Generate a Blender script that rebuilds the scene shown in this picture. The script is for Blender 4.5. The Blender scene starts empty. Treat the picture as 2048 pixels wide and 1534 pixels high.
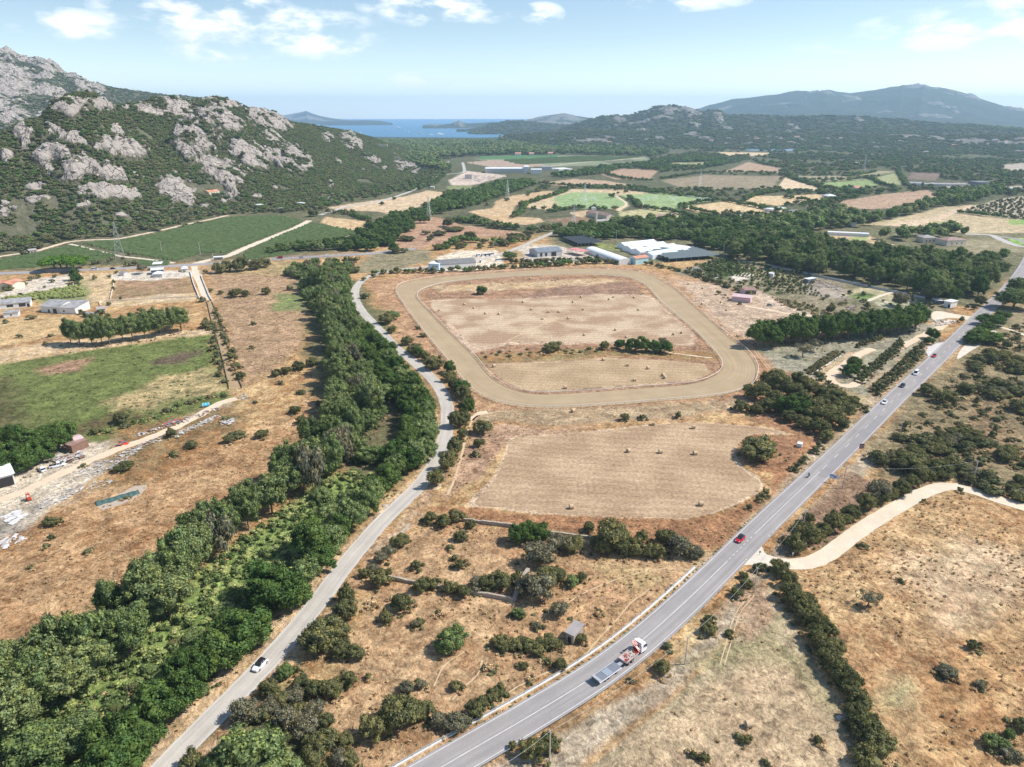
import bpy, bmesh, math, random
import numpy as np
from mathutils import Vector, Matrix
C = bpy.context.scene.collection
R = math.radians
rng = np.random.default_rng(7)
random.seed(7)
# ---------------------------------------------------------------- camera
CAM_H, PITCH, FPX, CX, CY = 120.0, R(20.75),1420.0,1024.0,767.0
cam_d = bpy.data.cameras.new('camera'); cam = bpy.data.objects.new('camera', cam_d); C.objects.link(cam)
cam_d.sensor_width = 36.0; cam_d.lens = FPX / 2048 * 36.0
cam_d.clip_start = 1.0; cam_d.clip_end = 200000.0
cam.location = (0,0, CAM_H); cam.rotation_euler = (R(90) - PITCH, 0,0)
sc = bpy.context.scene; sc.camera = cam
# ---------------------------------------------------------------- light
SUN_EL, SUN_AZ = R(48), R(84)          # azimuth clockwise from +Y
sun_d = bpy.data.lights.new('sun', 'SUN'); sun_d.energy = 4.6; sun_d.angle = R(0.53); sun_d.color = (1.0,0.95,0.88)
sun = bpy.data.objects.new('sun', sun_d); C.objects.link(sun)
sdir = Vector((math.sin(SUN_AZ) * math.cos(SUN_EL), math.cos(SUN_AZ) * math.cos(SUN_EL), math.sin(SUN_EL)))
sun.rotation_euler = (-sdir).to_track_quat('-Z', 'Y').to_euler()
sun.location = (300,100,400)
sc.view_settings.view_transform = 'Standard'; sc.view_settings.look = 'None'
sc.view_settings.gamma = 1.0; sc.view_settings.use_curve_mapping = False
sc.view_settings.exposure = 0.45
SKY_STRENGTH = 0.112
HAZE_DENSITY = 7.4e-5

def ray(u, v):
    x = (u - CX) / FPX; y = (CY - v) / FPX
    c, s = math.cos(PITCH), math.sin(PITCH)
    return Vector((x, c + y * s, -s + y * c))

def P(u, v, z=0.0):
    d = ray(u, v); t = (z - CAM_H) / d.z
    return Vector((d.x * t, d.y * t, z))

def azel(u, v):
    d = ray(u, v).normalized()
    return math.atan2(d.x, d.y), math.asin(d.z)

def proj(X, Y, Z):
    """numpy: world -> photograph pixel (2048 wide)"""
    c, s = math.cos(PITCH), math.sin(PITCH)
    dz = Z - CAM_H
    dep = Y * c - dz * s
    up = Y * s + dz * c
    return CX + FPX * X / dep, CY - FPX * up / dep, dep

def pxm(p):
    """photo pixels per metre at a world point"""
    _, _, d = proj(p.x, p.y, p.z)
    return FPX / d

def wpoly(pts, z=0.0):
    return [tuple(P(u, v, z)[:2]) for u, v in pts]
# ---------------------------------------------------------------- world
world = bpy.data.worlds.new('World'); sc.world = world; world.use_nodes = True
nt = world.node_tree; N = nt.nodes; L = nt.links
for n in list(N): N.remove(n)
wo = N.new('ShaderNodeOutputWorld'); bg = N.new('ShaderNodeBackground'); L.new(bg.outputs[0], wo.inputs[0])
bg.inputs[1].default_value = SKY_STRENGTH
sky = N.new('ShaderNodeTexSky'); sky.sky_type = 'NISHITA'; sky.sun_disc = False
sky.sun_elevation = SUN_EL; sky.sun_rotation = SUN_AZ; sky.altitude = 100
sky.air_density = 1.0; sky.dust_density = 0.4; sky.ozone_density = 1.8
tc = N.new('ShaderNodeTexCoord'); sep = N.new('ShaderNodeSeparateXYZ'); L.new(tc.outputs['Generated'], sep.inputs[0])
def wm(op, a, b=None, c=None, clamp=False):
    n = N.new('ShaderNodeMath'); n.operation = op; n.use_clamp = clamp
    for i, q in enumerate((a, b, c)):
        if q is None: continue
        if isinstance(q, (int, float)): n.inputs[i].default_value = q
        else: L.new(q, n.inputs[i])
    return n.outputs[0]
az = wm('ARCTAN2', sep.outputs[0], sep.outputs[1]); el = wm('ARCSINE', sep.outputs[2])
comb = N.new('ShaderNodeCombineXYZ'); L.new(az, comb.inputs[0]); L.new(wm('MULTIPLY', el, 2.6), comb.inputs[1])
nz = N.new('ShaderNodeTexNoise'); nz.inputs['Scale'].default_value = 17; nz.inputs['Detail'].default_value = 9; nz.inputs['Roughness'].default_value = 0.55
L.new(comb.outputs[0], nz.inputs['Vector'])
CLOUDS = [(135,50,85,26,.95),(400,22,170,42,1.),(560,60,190,42,1.),(440,92,95,34,1.),(640,80,110,34,.95),
          (880,14,150,34,1.),(1085,27,42,20,.9),(845,160,62,16,.8),(950,163,80,11,.65),(1380,2,110,18,.55),
          (1830,84,200,18,.5),(1960,52,190,34,.6),(2100,30,160,40,.7),(1016,170,24,8,.5),(180,160,500,12,.0)]
acc = None
for (cu, cv, ru, rv, s) in CLOUDS:
    if s <= 0: continue
    a0, e0 = azel(cu, cv); ra = ru / FPX; re = rv / FPX
    d = wm('ADD', wm('POWER', wm('ABSOLUTE', wm('DIVIDE', wm('SUBTRACT', az, a0), ra)),2.0), wm('POWER', wm('ABSOLUTE', wm('DIVIDE', wm('SUBTRACT', el, e0), re)),2.0))
    m = wm('MULTIPLY', wm('SUBTRACT', 1.0, d, clamp=True), s)
    acc = m if acc is None else wm('MAXIMUM', acc, m)
nf = wm('MULTIPLY', wm('SUBTRACT', nz.outputs['Fac'],0.43),6.5, clamp=True)
cl = wm('MULTIPLY', wm('MULTIPLY', wm('POWER', acc, 0.6), nf),1.1, clamp=True)
# sky colour raised near the horizon to offset dimming by the haze volume
mix = N.new('ShaderNodeMixRGB'); L.new(cl, mix.inputs[0])
gl_ = wm('POWER', wm('SUBTRACT', 1.0, wm('DIVIDE', wm('MAXIMUM', el, 0.0),0.13), clamp=True),2.0)
sk2 = N.new('ShaderNodeVectorMath'); sk2.operation = 'SCALE'; L.new(sky.outputs[0], sk2.inputs[0]); L.new(wm('ADD', 1.0, wm('MULTIPLY', gl_, 1.15)), sk2.inputs['Scale']); L.new(sk2.outputs[0], mix.inputs[1])
ramp = N.new('ShaderNodeMixRGB'); L.new(nf, ramp.inputs[0]); ramp.inputs[1].default_value = (7.2,7.7,8.3,1); ramp.inputs[2].default_value = (9.5,9.6,9.7,1)
L.new(ramp.outputs[0], mix.inputs[2])
L.new(mix.outputs[0], bg.inputs[0])
# ---------------------------------------------------------------- numpy noise
def _hash(ix, iy, seed):
    h = (ix.astype(np.int64) * 374761393 + iy.astype(np.int64) * 668265263 + seed * 974711) & 0x7fffffff
    h = ((h ^ (h >> 13)) * 1274126177) & 0x7fffffff
    h = h ^ (h >> 16)
    return (h & 0xffff) / 65535.0
def vnoise(x, y, seed=0):
    ix = np.floor(x); iy = np.floor(y); fx = x - ix; fy = y - iy
    fx = fx * fx * (3 - 2 * fx); fy = fy * fy * (3 - 2 * fy)
    a = _hash(ix, iy, seed); b = _hash(ix + 1, iy, seed); c = _hash(ix, iy + 1, seed); d = _hash(ix + 1, iy + 1, seed)
    return (a + (b - a) * fx) * (1 - fy) + (c + (d - c) * fx) * fy
def fbm(x, y, seed=0, octv=5, rough=.5):
    t = 0; amp = 1.0; tot = 0
    for o in range(octv):
        t = t + amp * vnoise(x * 2 ** o + 17.3 * o, y * 2 ** o - 9.1 * o, seed + o); tot += amp; amp *= rough
    return t / tot
def sstep(a, b, x):
    t = np.clip((x - a) / (b - a),0,1); return t * t * (3 - 2 * t)
def poly_sd(x, y, poly):
    """signed distance, positive inside"""
    d = np.full(x.shape, 1e18); ins = np.zeros(x.shape, bool); n = len(poly)
    for i in range(n):
        x0, y0 = poly[i]; x1, y1 = poly[(i + 1) % n]
        ex, ey = x1 - x0, y1 - y0
        t = np.clip(((x - x0) * ex + (y - y0) * ey) / (ex * ex + ey * ey + 1e-12),0,1)
        d = np.minimum(d, (x - x0 - t * ex) ** 2 + (y - y0 - t * ey) ** 2)
        cnd = ((y0 > y) != (y1 > y)) & (x < ex * (y - y0) / (ey + (1e-12 if ey == 0 else 0)) + x0)
        ins ^= cnd
    d = np.sqrt(d)
    return np.where(ins, d, -d)
def line_d(x, y, pts):
    d = np.full(np.shape(x),1e18)
    for i in range(len(pts) - 1):
        x0, y0 = pts[i][:2]; x1, y1 = pts[i + 1][:2]
        ex, ey = x1 - x0, y1 - y0
        t = np.clip(((x - x0) * ex + (y - y0) * ey) / (ex * ex + ey * ey + 1e-12),0,1)
        d = np.minimum(d, (x - x0 - t * ex) ** 2 + (y - y0 - t * ey) ** 2)
    return np.sqrt(d)
# ---------------------------------------------------------------- objects
def tag(o, label=None, cat=None, group=None, kind=None):
    if label: o['label'] = label
    if cat: o['category'] = cat
    if group: o['group'] = group
    if kind: o['kind'] = kind
    return o
def link(name, me, parent=None):
    o = bpy.data.objects.new(name, me); C.objects.link(o)
    if parent is not None: o.parent = parent
    return o
def empty(name, loc=(0,0,0), rz=0.0, label=None, cat=None, group=None):
    o = bpy.data.objects.new(name, None); C.objects.link(o)
    o.location = loc; o.rotation_euler = (0,0, rz); o.empty_display_size = .5
    return tag(o, label, cat, group)
def np_mesh(name, verts, faces, mats, matidx=None, smooth=False):
    """faces: (n,k) int array"""
    me = bpy.data.meshes.new(name)
    verts = np.asarray(verts, np.float32); faces = np.asarray(faces, np.int32)
    n, k = faces.shape
    me.vertices.add(len(verts)); me.vertices.foreach_set('co', verts.ravel())
    me.loops.add(n * k); me.loops.foreach_set('vertex_index', faces.ravel())
    me.polygons.add(n); me.polygons.foreach_set('loop_start', np.arange(0, n * k, k, dtype=np.int32))
    if matidx is not None: me.polygons.foreach_set('material_index', np.asarray(matidx, np.int32))
    if smooth: me.polygons.foreach_set('use_smooth', np.ones(n, bool))
    me.update(calc_edges=True)
    for m in (mats if isinstance(mats, (list, tuple)) else [mats]): me.materials.append(m)
    return me
class MB:
    """collects boxes, prisms and tubes into one mesh"""
    def __init__(s): s.v = []; s.f = []
    def add(s, vs, fs):
        b = len(s.v); s.v += [tuple(q) for q in vs]; s.f += [tuple(i + b for i in f) for f in fs]; return s
    def box(s, x0, x1, y0, y1, z0, z1):
        return s.add([(x0, y0, z0),(x1, y0, z0),(x1, y1, z0),(x0, y1, z0),(x0, y0, z1),(x1, y0, z1),(x1, y1, z1),(x0, y1, z1)],
                     [(3,2,1,0),(4,5,6,7),(0,1,5,4),(1,2,6,5),(2,3,7,6),(3,0,4,7)])
    def bar(s, a, b, w, h=None):
        a = Vector(a); b = Vector(b); h = h or w
        d = (b - a).normalized(); up = Vector((0,0,1)) if abs(d.z) < .95 else Vector((0,1,0))
        r = d.cross(up).normalized() * w / 2; t = r.cross(d).normalized() * h / 2
        vs = [a - r - t, a + r - t, a + r + t, a - r + t, b - r - t, b + r - t, b + r + t, b - r + t]
        return s.add(vs, [(0,1,2,3),(7,6,5,4),(0,4,5,1),(1,5,6,2),(2,6,7,3),(3,7,4,0)])
    def tube(s, a, b, r0, r1=None, n=8, caps=True):
        a = Vector(a); b = Vector(b); r1 = r0 if r1 is None else r1
        d = (b - a).normalized(); up = Vector((0,0,1)) if abs(d.z) < .95 else Vector((0,1,0))
        r = d.cross(up).normalized(); t = r.cross(d).normalized()
        vs = []
        for (c, q) in ((a, r0),(b, r1)):
            for i in range(n):
                an = 2 * math.pi * i / n; vs.append(c + r * math.cos(an) * q + t * math.sin(an) * q)
        fs = [(i, (i + 1) % n, n + (i + 1) % n, n + i) for i in range(n)]
        if caps: fs += [tuple(range(n - 1,-1,-1)), tuple(range(n, 2 * n))]
        return s.add(vs, fs)
    def prism(s, poly, z0, z1):
        n = len(poly)
        vs = [(x, y, z0) for x, y in poly] + [(x, y, z1) for x, y in poly]
        return s.add(vs, [(i, (i + 1) % n, n + (i + 1) % n, n + i) for i in range(n)] + [tuple(range(n - 1,-1,-1)), tuple(range(n, 2 * n))])
    def loft(s, secs):
        """secs: list of rings (equal length) of 3D points"""
        n = len(secs[0]); vs = [p for r in secs for p in r]; fs = []
        for k in range(len(secs) - 1):
            for i in range(n):
                fs.append((k * n + i, k * n + (i + 1) % n, (k + 1) * n + (i + 1) % n, (k + 1) * n + i))
        fs += [tuple(range(n - 1,-1,-1)), tuple(range((len(secs) - 1) * n, len(secs) * n))]
        return s.add(vs, fs)
    def mesh(s, name, mat, smooth=False):
        me = bpy.data.meshes.new(name); me.from_pydata([tuple(map(float, v)) for v in s.v],[], s.f); me.update()
        bm = bmesh.new(); bm.from_mesh(me); bmesh.ops.recalc_face_normals(bm, faces=bm.faces); bm.to_mesh(me); bm.free()
        if smooth: me.polygons.foreach_set('use_smooth', np.ones(len(me.polygons), bool))
        me.materials.append(mat); return me
    def build(s, name, mat, parent=None, smooth=False):
        return link(name, s.mesh(name, mat, smooth), parent)
def copy_tree(o, parent=None):
    c = o.copy(); C.objects.link(c)
    if parent is not None: c.parent = parent
    for ch in o.children: copy_tree(ch, c)
    return c
# ---------------------------------------------------------------- materials
def mat_new(name):
    m = bpy.data.materials.new(name); m.use_nodes = True; nt = m.node_tree
    for n in list(nt.nodes): nt.nodes.remove(n)
    out = nt.nodes.new('ShaderNodeOutputMaterial')
    return m, nt, out
def simple(name, col, rough=.7, var=.18, scale=2.0, metal=0.0, spec=.3, bump=0.0):
    m, nt, out = mat_new(name); N = nt.nodes; L = nt.links
    b = N.new('ShaderNodeBsdfPrincipled'); L.new(b.outputs[0], out.inputs[0])
    b.inputs['Roughness'].default_value = rough; b.inputs['Metallic'].default_value = metal
    b.inputs['Specular IOR Level'].default_value = spec
    tc = N.new('ShaderNodeTexCoord'); nz = N.new('ShaderNodeTexNoise'); nz.inputs['Scale'].default_value = scale; nz.inputs['Detail'].default_value = 5
    L.new(tc.outputs['Object'], nz.inputs['Vector'])
    mx = N.new('ShaderNodeMixRGB'); L.new(nz.outputs['Fac'], mx.inputs[0])
    mx.inputs[1].default_value = (*[c * (1 - var) for c in col],1); mx.inputs[2].default_value = (*[min(1, c * (1 + var)) for c in col],1)
    L.new(mx.outputs[0], b.inputs['Base Color'])
    if bump:
        bp = N.new('ShaderNodeBump'); bp.inputs['Strength'].default_value = bump; L.new(nz.outputs['Fac'], bp.inputs['Height']); L.new(bp.outputs[0], b.inputs['Normal'])
    return m
M = {}
def mat(key, *a, **k):
    if key not in M: M[key] = simple(key, *a, **k)
    return M[key]
def ribbed(name, col, axis=0, freq=3.0, var=.2, rough=.6, col2=None):
    """roofing sheet or tile: ribs by a wave texture, stains by noise"""
    m, nt, out = mat_new(name); N = nt.nodes; L = nt.links
    b = N.new('ShaderNodeBsdfPrincipled'); L.new(b.outputs[0], out.inputs[0]); b.inputs['Roughness'].default_value = rough
    b.inputs['Specular IOR Level'].default_value = .3
    tc = N.new('ShaderNodeTexCoord'); wv = N.new('ShaderNodeTexWave'); wv.bands_direction = 'XYZ'[axis]; wv.inputs['Scale'].default_value = freq
    L.new(tc.outputs['Object'], wv.inputs['Vector'])
    nz = N.new('ShaderNodeTexNoise'); nz.inputs['Scale'].default_value = .35; nz.inputs['Detail'].default_value = 7; L.new(tc.outputs['Object'], nz.inputs['Vector'])
    mx = N.new('ShaderNodeMixRGB'); L.new(nz.outputs['Fac'], mx.inputs[0]); c2 = col2 or [c * .6 for c in col]
    mx.inputs[1].default_value = (*col, 1); mx.inputs[2].default_value = (*c2,1)
    rp = N.new('ShaderNodeMapRange'); L.new(nz.outputs['Fac'], rp.inputs[0]); rp.inputs[1].default_value = .42; rp.inputs[2].default_value = .68; L.new(rp.outputs[0], mx.inputs[0])
    m2 = N.new('ShaderNodeMixRGB'); m2.blend_type = 'MULTIPLY'; m2.inputs[0].default_value = var; L.new(mx.outputs[0], m2.inputs[1]); L.new(wv.outputs['Color'], m2.inputs[2])
    L.new(m2.outputs[0], b.inputs['Base Color'])
    bp = N.new('ShaderNodeBump'); bp.inputs['Strength'].default_value = .3; bp.inputs['Distance'].default_value = .05; L.new(wv.outputs['Fac'], bp.inputs['Height']); L.new(bp.outputs[0], b.inputs['Normal'])
    return m
# ================================================================ ground
STRAW = (.59,.425,.22); TAN = (.50,.335,.17); RUST = (.35,.185,.08); BROWN = (.23,.145,.09); PALE = (.60,.47,.32)
GRN = (.145,.165,.055); LGRN = (.23,.30,.10); SCRUB = (.075,.09,.045); REDD = (.45,.27,.17); SAND = (.58,.48,.355)
DGRN = (.045,.08,.03); GREY = (.34,.30,.25); OLV = (.20,.19,.09)
# (outline in photo pixels on the ground plane, colour A, colour B, edge softness)
ZONES = [
 # ---- wide regions
 ([(-500,470),(2600,470),(2600,300),(2048,290),(1200,290),(900,300),(-500,300)],(.16,.15,.085), SCRUB, .02),
 ([(-900,600),(-300,300),(900,290),(2600,290),(2600,258),(-900,258)],(.10,.11,.065),(.06,.075,.04),.03),
 ([(-300,560),(0,545),(560,515),(720,500),(900,440),(900,380),(-300,380)],(.22,.19,.11), SCRUB, .02),
 ([(1240,530),(1400,520),(1500,520),(1860,610),(1960,615),(2020,560),(2400,560),(2400,440),(1100,440),(1100,500)],(.24,.21,.12),(.13,.13,.07),.01),
 ([(-300,700),(-60,1480),(-60,1620),(700,1620),(520,1260),(420,1190),(130,1300),(60,1370),(-60,1440),(-400,1440)],(.20,.21,.08),(.15,.13,.07),.01),
 # ---- left side
 ([(-60,740),(70,715),(200,695),(330,680),(425,668),(448,770),(470,800),(400,830),(250,880),(120,900),(-60,880)], GRN, (.16,.19,.06),.012),
 ([(90,730),(180,715),(170,740),(95,748)], REDD, BROWN, .01),
 ([(310,720),(395,700),(390,722),(320,728)],(.17,.12,.08),(.12,.09,.06),.01),
 ([(-60,740),(40,760),(60,830),(20,880),(-60,860)],(.15,.13,.06),(.10,.10,.04),.02),
 ([(210,800),(330,752),(425,740),(440,780),(300,820),(215,835)], STRAW, (.22,.2,.09),.015),
 ([(300,830),(180,870),(110,880),(160,845),(240,820)],(.15,.17,.05),(.14,.10,.055),.01),
 ([(-60,640),(130,632),(128,672),(-60,700)], STRAW, TAN, .01),
 ([(-60,702),(150,680),(420,655),(430,668),(250,690),(60,716),(-60,745)], TAN, PALE, .008),
 ([(225,562),(385,556),(385,588),(300,596),(225,600)], REDD, (.24,.19,.09),.006),
 ([(205,600),(300,592),(388,584),(388,600),(205,616)], STRAW, PALE, .004),
 ([(160,548),(240,545),(222,600),(135,612),(140,585)], STRAW, (.56,.42,.27),.003),
 ([(410,540),(600,530),(612,560),(600,700),(480,775),(430,600)],(.46,.30,.185),(.32,.215,.12),.01),
 ([(420,525),(600,520),(590,552),(430,545)],(.25,.22,.11), TAN, .01),
 ([(540,590),(610,585),(610,620),(550,620)], LGRN, OLV, .01),
 ([(0,580),(130,570),(170,560),(180,600),(160,620),(0,590)],(.30,.33,.14), OLV, .01),
 ([(0,590),(60,560),(140,548),(140,570),(60,588),(0,600)], SAND, (.62,.55,.46),.004),
 ([(215,552),(260,543),(400,540),(400,552),(300,562),(225,560)],(.66,.6,.52), SAND, .003),
 # scrapyard sand
 ([(-60,1000),(0,930),(60,915),(120,880),(200,885),(330,850),(450,800),(466,808),(350,870),(250,920),(190,950),(150,985),(95,1020),(70,1060),(-60,1110)], SAND, (.60,.51,.39),.006),
 ([(120,1010),(240,965),(250,1010),(200,1020)],(.42,.36,.29),(.36,.31,.25),.01),
 ([(230,870),(460,800),(500,830),(330,960),(200,990)],(.24,.19,.10), RUST, .02),
 ([(-80,1120),(150,1000),(420,900),(640,780),(640,880),(560,980),(350,1100),(200,1250),(-80,1400)],(.56,.37,.20),(.30,.155,.07),.02),
 ([(-60,1020),(100,1010),(60,1060),(-60,1100)], SAND, GREY, .01),
 # grass strip between the two belts, verge of the lane
 ([(-80,1560),(50,1405),(240,1290),(360,1180),(490,1075),(610,990),(690,940),(760,955),(700,1060),(600,1170),(480,1290),(330,1440),(240,1560)],(.29,.36,.115),(.17,.24,.07),.02),
 ([(600,560),(720,560),(800,700),(870,800),(860,900),(760,1000),(640,900)],(.10,.13,.05),(.22,.17,.10),.02),
 ([(230,1560),(330,1450),(520,1260),(640,1140),(740,1040),(830,950),(860,900),(862,820),(880,830),(885,900),(840,970),(740,1060),(600,1230),(400,1450),(300,1560)],(.58,.43,.28), TAN, .006),
 ([(340,1560),(520,1350),(640,1230),(720,1130),(830,1010),(880,930),(905,930),(860,1010),(740,1150),(600,1300),(420,1560)],(.55,.41,.27), RUST, .008),
 # between lane and track, around the track
 ([(735,560),(900,540),(1250,530),(1400,560),(1520,660),(1560,760),(1500,830),(1100,850),(960,840),(900,760),(800,680)],(.50,.325,.19),(.38,.215,.115),.01),
 ([(870,560),(1000,552),(1250,550),(1310,600),(1360,640),(1430,700),(1440,740),(1400,770),(1040,790),(980,755),(880,650),(840,590)],(.40,.24,.145),(.30,.18,.11),.01),
 ([(866,572),(1200,556),(1240,560),(1240,570),(1000,580),(885,585)],(.50,.38,.25), TAN, .006),
 ([(1100,575),(1270,565),(1290,590),(1180,600),(1000,605)],(.25,.16,.11),(.34,.21,.14),.01),
 ([(860,600),(1050,597),(1190,588),(1300,590),(1340,620),(1385,665),(1390,690),(1300,690),(1180,688),(1020,690),(945,705),(900,660)],(.49,.34,.235),(.56,.42,.29),.004),
 ([(1050,598),(1200,592),(1270,620),(1240,660),(1120,640)],(.60,.49,.34),(.52,.38,.26),.02),
 ([(950,712),(1110,700),(1200,698),(1350,700),(1440,705),(1440,722),(1250,712),(1100,722),(960,724)],(.28,.24,.12), RUST, .006),
 ([(975,727),(1100,723),(1230,716),(1350,722),(1405,728),(1420,742),(1395,760),(1250,772),(1100,783),(1045,780),(1005,760)],(.47,.34,.215),(.53,.385,.24),.004),
 # beyond the track: paddock with the pink stable
 ([(1345,560),(1400,562),(1430,570),(1500,590),(1620,635),(1560,650),(1500,690),(1450,650),(1390,600)],(.44,.31,.215),(.54,.41,.29),.01),
 ([(1455,560),(1530,578),(1640,620),(1660,650),(1600,640),(1520,606)],(.58,.45,.33),(.50,.38,.27),.006),
 # nursery strip
 ([(1350,545),(1420,520),(1500,515),(1600,540),(1780,580),(1900,610),(1900,640),(1700,655),(1640,640),(1540,590),(1440,570)],(.16,.16,.085),(.34,.27,.18),.006),
 ([(1400,530),(1480,522),(1500,545),(1430,560)],(.14,.20,.06), DGRN, .006),
 ([(1460,550),(1505,545),(1500,560),(1468,562)],(.72,.66,.58), SAND, .004),
 ([(1490,535),(1560,540),(1600,560),(1520,550)],(.48,.42,.24), OLV, .006),
 ([(1600,560),(1660,570),(1720,590),(1700,600),(1610,590)],(.42,.33,.25), GREY, .006),
 ([(1680,590),(1730,575),(1800,590),(1850,600),(1770,605)],(.56,.47,.31),(.40,.36,.2),.004),
 ([(1690,592),(1730,585),(1760,592),(1730,602)], LGRN, DGRN, .004),
 ([(1740,600),(1830,600),(1850,615),(1780,625)],(.16,.20,.07),(.5,.45,.34),.004),
 # triangle between dark row, main road and nursery rows
 ([(1500,700),(1700,672),(1840,650),(1900,650),(1840,740),(1760,800),(1700,790),(1640,760),(1560,740)],(.36,.31,.24),(.28,.27,.17),.008),
 ([(1625,745),(1700,705),(1740,700),(1690,760),(1660,770)],(.50,.40,.22),(.52,.37,.25),.006),
 ([(1640,770),(1760,800),(1720,840),(1660,800)],(.45,.33,.2),(.33,.26,.14),.008),
 ([(1500,700),(1560,740),(1640,770),(1700,820),(1640,880),(1500,840),(1530,760)],(.40,.22,.12),(.30,.17,.10),.01),
 ([(1730,770),(1850,680),(1875,670),(1860,700),(1800,760),(1740,810)],(.46,.33,.23),(.34,.28,.15),.006),
 # strips by the main road and mown field
 ([(960,822),(1230,815),(1450,800),(1500,790),(1480,815),(1400,830),(1230,845),(1100,848),(960,840)],(.45,.34,.21),(.38,.26,.15),.006),
 ([(930,870),(960,850),(1100,855),(1200,850),(1100,868),(1010,890),(960,960),(900,1000),(900,930)],(.38,.23,.145),(.50,.34,.22),.01),
 ([(1019,876),(1094,869),(1231,857),(1348,845),(1420,845),(1485,850),(1540,856),(1587,869),(1520,866),(1490,874),(1468,903),(1481,934),(1512,951),(1526,968),(1519,985),(1481,1004),(1426,1028),(1371,1040),(1315,1038),(1197,1036),(1080,1028),(1002,1018),(932,1014),(975,969),(1005,920)],(.555,.40,.265),(.61,.46,.31),.002),
 ([(860,1010),(931,1016),(1080,1030),(1315,1042),(1420,1040),(1540,985),(1545,950),(1500,925),(1600,870),(1640,880),(1600,930),(1440,1100),(1340,1100),(1100,1060),(860,1020)],(.42,.225,.115),(.30,.155,.08),.006),
 ([(1470,865),(1600,870),(1620,900),(1560,930),(1500,940),(1470,920)],(.36,.19,.10),(.27,.15,.085),.01),
 # enclosure + rough land between the roads
 ([(740,1150),(860,1040),(1080,1060),(1400,1110),(1380,1160),(1200,1270),(900,1480),(760,1560),(600,1560),(640,1400),(720,1260)],(.56,.385,.215),(.36,.205,.105),.01),
 ([(980,1230),(1100,1180),(1250,1160),(1330,1150),(1260,1230),(1120,1300),(1050,1290)],(.56,.36,.18),(.42,.25,.14),.03),
 ([(1180,1130),(1300,1140),(1340,1170),(1260,1180)],(.38,.30,.15), TAN, .02),
 # verge of the main road
 ([(900,1560),(1090,1480),(1330,1340),(1480,1180),(1620,1020),(1760,870),(1900,760),(1960,690),(1990,660),(1930,760),(1800,880),(1680,1000),(1560,1130),(1480,1240),(1360,1380),(1200,1500),(1150,1560)],(.52,.43,.31),(.36,.27,.18),.008),
 ([(1340,1180),(1500,1030),(1620,910),(1720,820),(1840,700),(1870,690),(1740,830),(1600,960),(1460,1110),(1400,1150)],(.50,.40,.27),(.35,.24,.14),.006),
 # right foreground fields
 ([(1150,1560),(1360,1390),(1500,1240),(1540,1170),(1600,1260),(1660,1380),(1720,1470),(1760,1560)],(.52,.38,.25),(.33,.29,.17),.006),
 ([(1340,1330),(1440,1280),(1560,1250),(1620,1330),(1660,1400),(1600,1400),(1500,1340),(1400,1350)],(.30,.28,.14),(.44,.34,.20),.03),
 ([(1460,1200),(1520,1150),(1560,1240),(1500,1280)],(.52,.38,.25),(.40,.26,.16),.01),
 ([(1560,1145),(1640,1140),(1720,1090),(1800,1030),(1900,985),(2060,1030),(2200,1080),(2400,1560),(1780,1560),(1720,1440),(1640,1280)],(.59,.41,.215),(.34,.18,.085),.006),
 ([(1780,1150),(1900,1080),(2048,1100),(2048,1230),(1900,1260),(1840,1200)],(.66,.51,.32),(.45,.30,.18),.03),
 ([(1760,1340),(1820,1360),(1800,1430),(1740,1400)],(.33,.32,.15),(.5,.38,.22),.03),
 ([(1860,1380),(2048,1250),(2048,1560),(1800,1560)],(.60,.40,.20),(.36,.19,.085),.03),
 # scrub right of the main road
 ([(1560,1080),(1700,940),(1740,960),(1840,960),(1860,975),(1780,1010),(1700,1060),(1600,1110)],(.33,.215,.14),(.25,.16,.10),.008),
 ([(1720,900),(1800,820),(1900,730),(1960,660),(2048,630),(2400,640),(2400,980),(2048,1000),(1900,960),(1780,960)],(.34,.26,.145),(.19,.16,.09),.01),
 ([(1850,880),(1960,800),(2048,790),(2048,900),(1900,930)],(.38,.24,.14),(.2,.16,.09),.03),
 ([(1980,620),(2048,600),(2100,640),(2048,700),(2000,690)],(.40,.30,.18),(.22,.20,.11),.01),
 ([(1200,1560),(1330,1440),(1430,1370),(1540,1320),(1600,1360),(1650,1440),(1700,1560)],(.58,.44,.27),(.44,.31,.19),.02),
 # ---- valley floor fields
 ([(650,416),(718,405),(814,392),(855,381),(889,385),(910,392),(869,402),(814,423),(793,431),(752,423),(700,421)],(.56,.42,.27),(.60,.45,.29),.002),
 ([(650,433),(735,443),(739,460),(695,462),(640,445)],(.60,.46,.28), TAN, .002),
 ([(735,484),(797,453),(855,433),(889,436),(923,450),(1043,464),(1060,470),(958,474),(872,488),(828,501),(752,494)],(.47,.31,.20),(.33,.19,.12),.004),
 ([(934,423),(985,416),(992,402),(1022,392),(1087,382),(1122,382),(1077,399),(1029,412),(1026,433),(1077,436),(1091,443),(1053,450),(1005,447),(975,436)],(.56,.42,.27), TAN, .002),
 ([(1040,412),(1108,392),(1146,378),(1231,378),(1300,386),(1231,392),(1258,412),(1241,423),(1210,416),(1128,416),(1087,419)],(.58,.44,.28),(.50,.40,.24),.002),
 ([(1105,395),(1146,384),(1225,386),(1258,408),(1230,417),(1128,417),(1112,408)],(.24,.35,.15),(.33,.40,.20),.005),
 ([(1242,390),(1312,386),(1400,394),(1442,402),(1400,406),(1351,418),(1289,416),(1262,402)],(.25,.35,.15),(.34,.40,.20),.003),
 ([(1238,424),(1289,417),(1351,420),(1375,434),(1300,440),(1240,432)],(.52,.42,.26),(.36,.38,.17),.002),
 ([(1366,414),(1446,403),(1526,406),(1505,421),(1461,428),(1391,425)],(.60,.46,.29), STRAW, .002),
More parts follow.
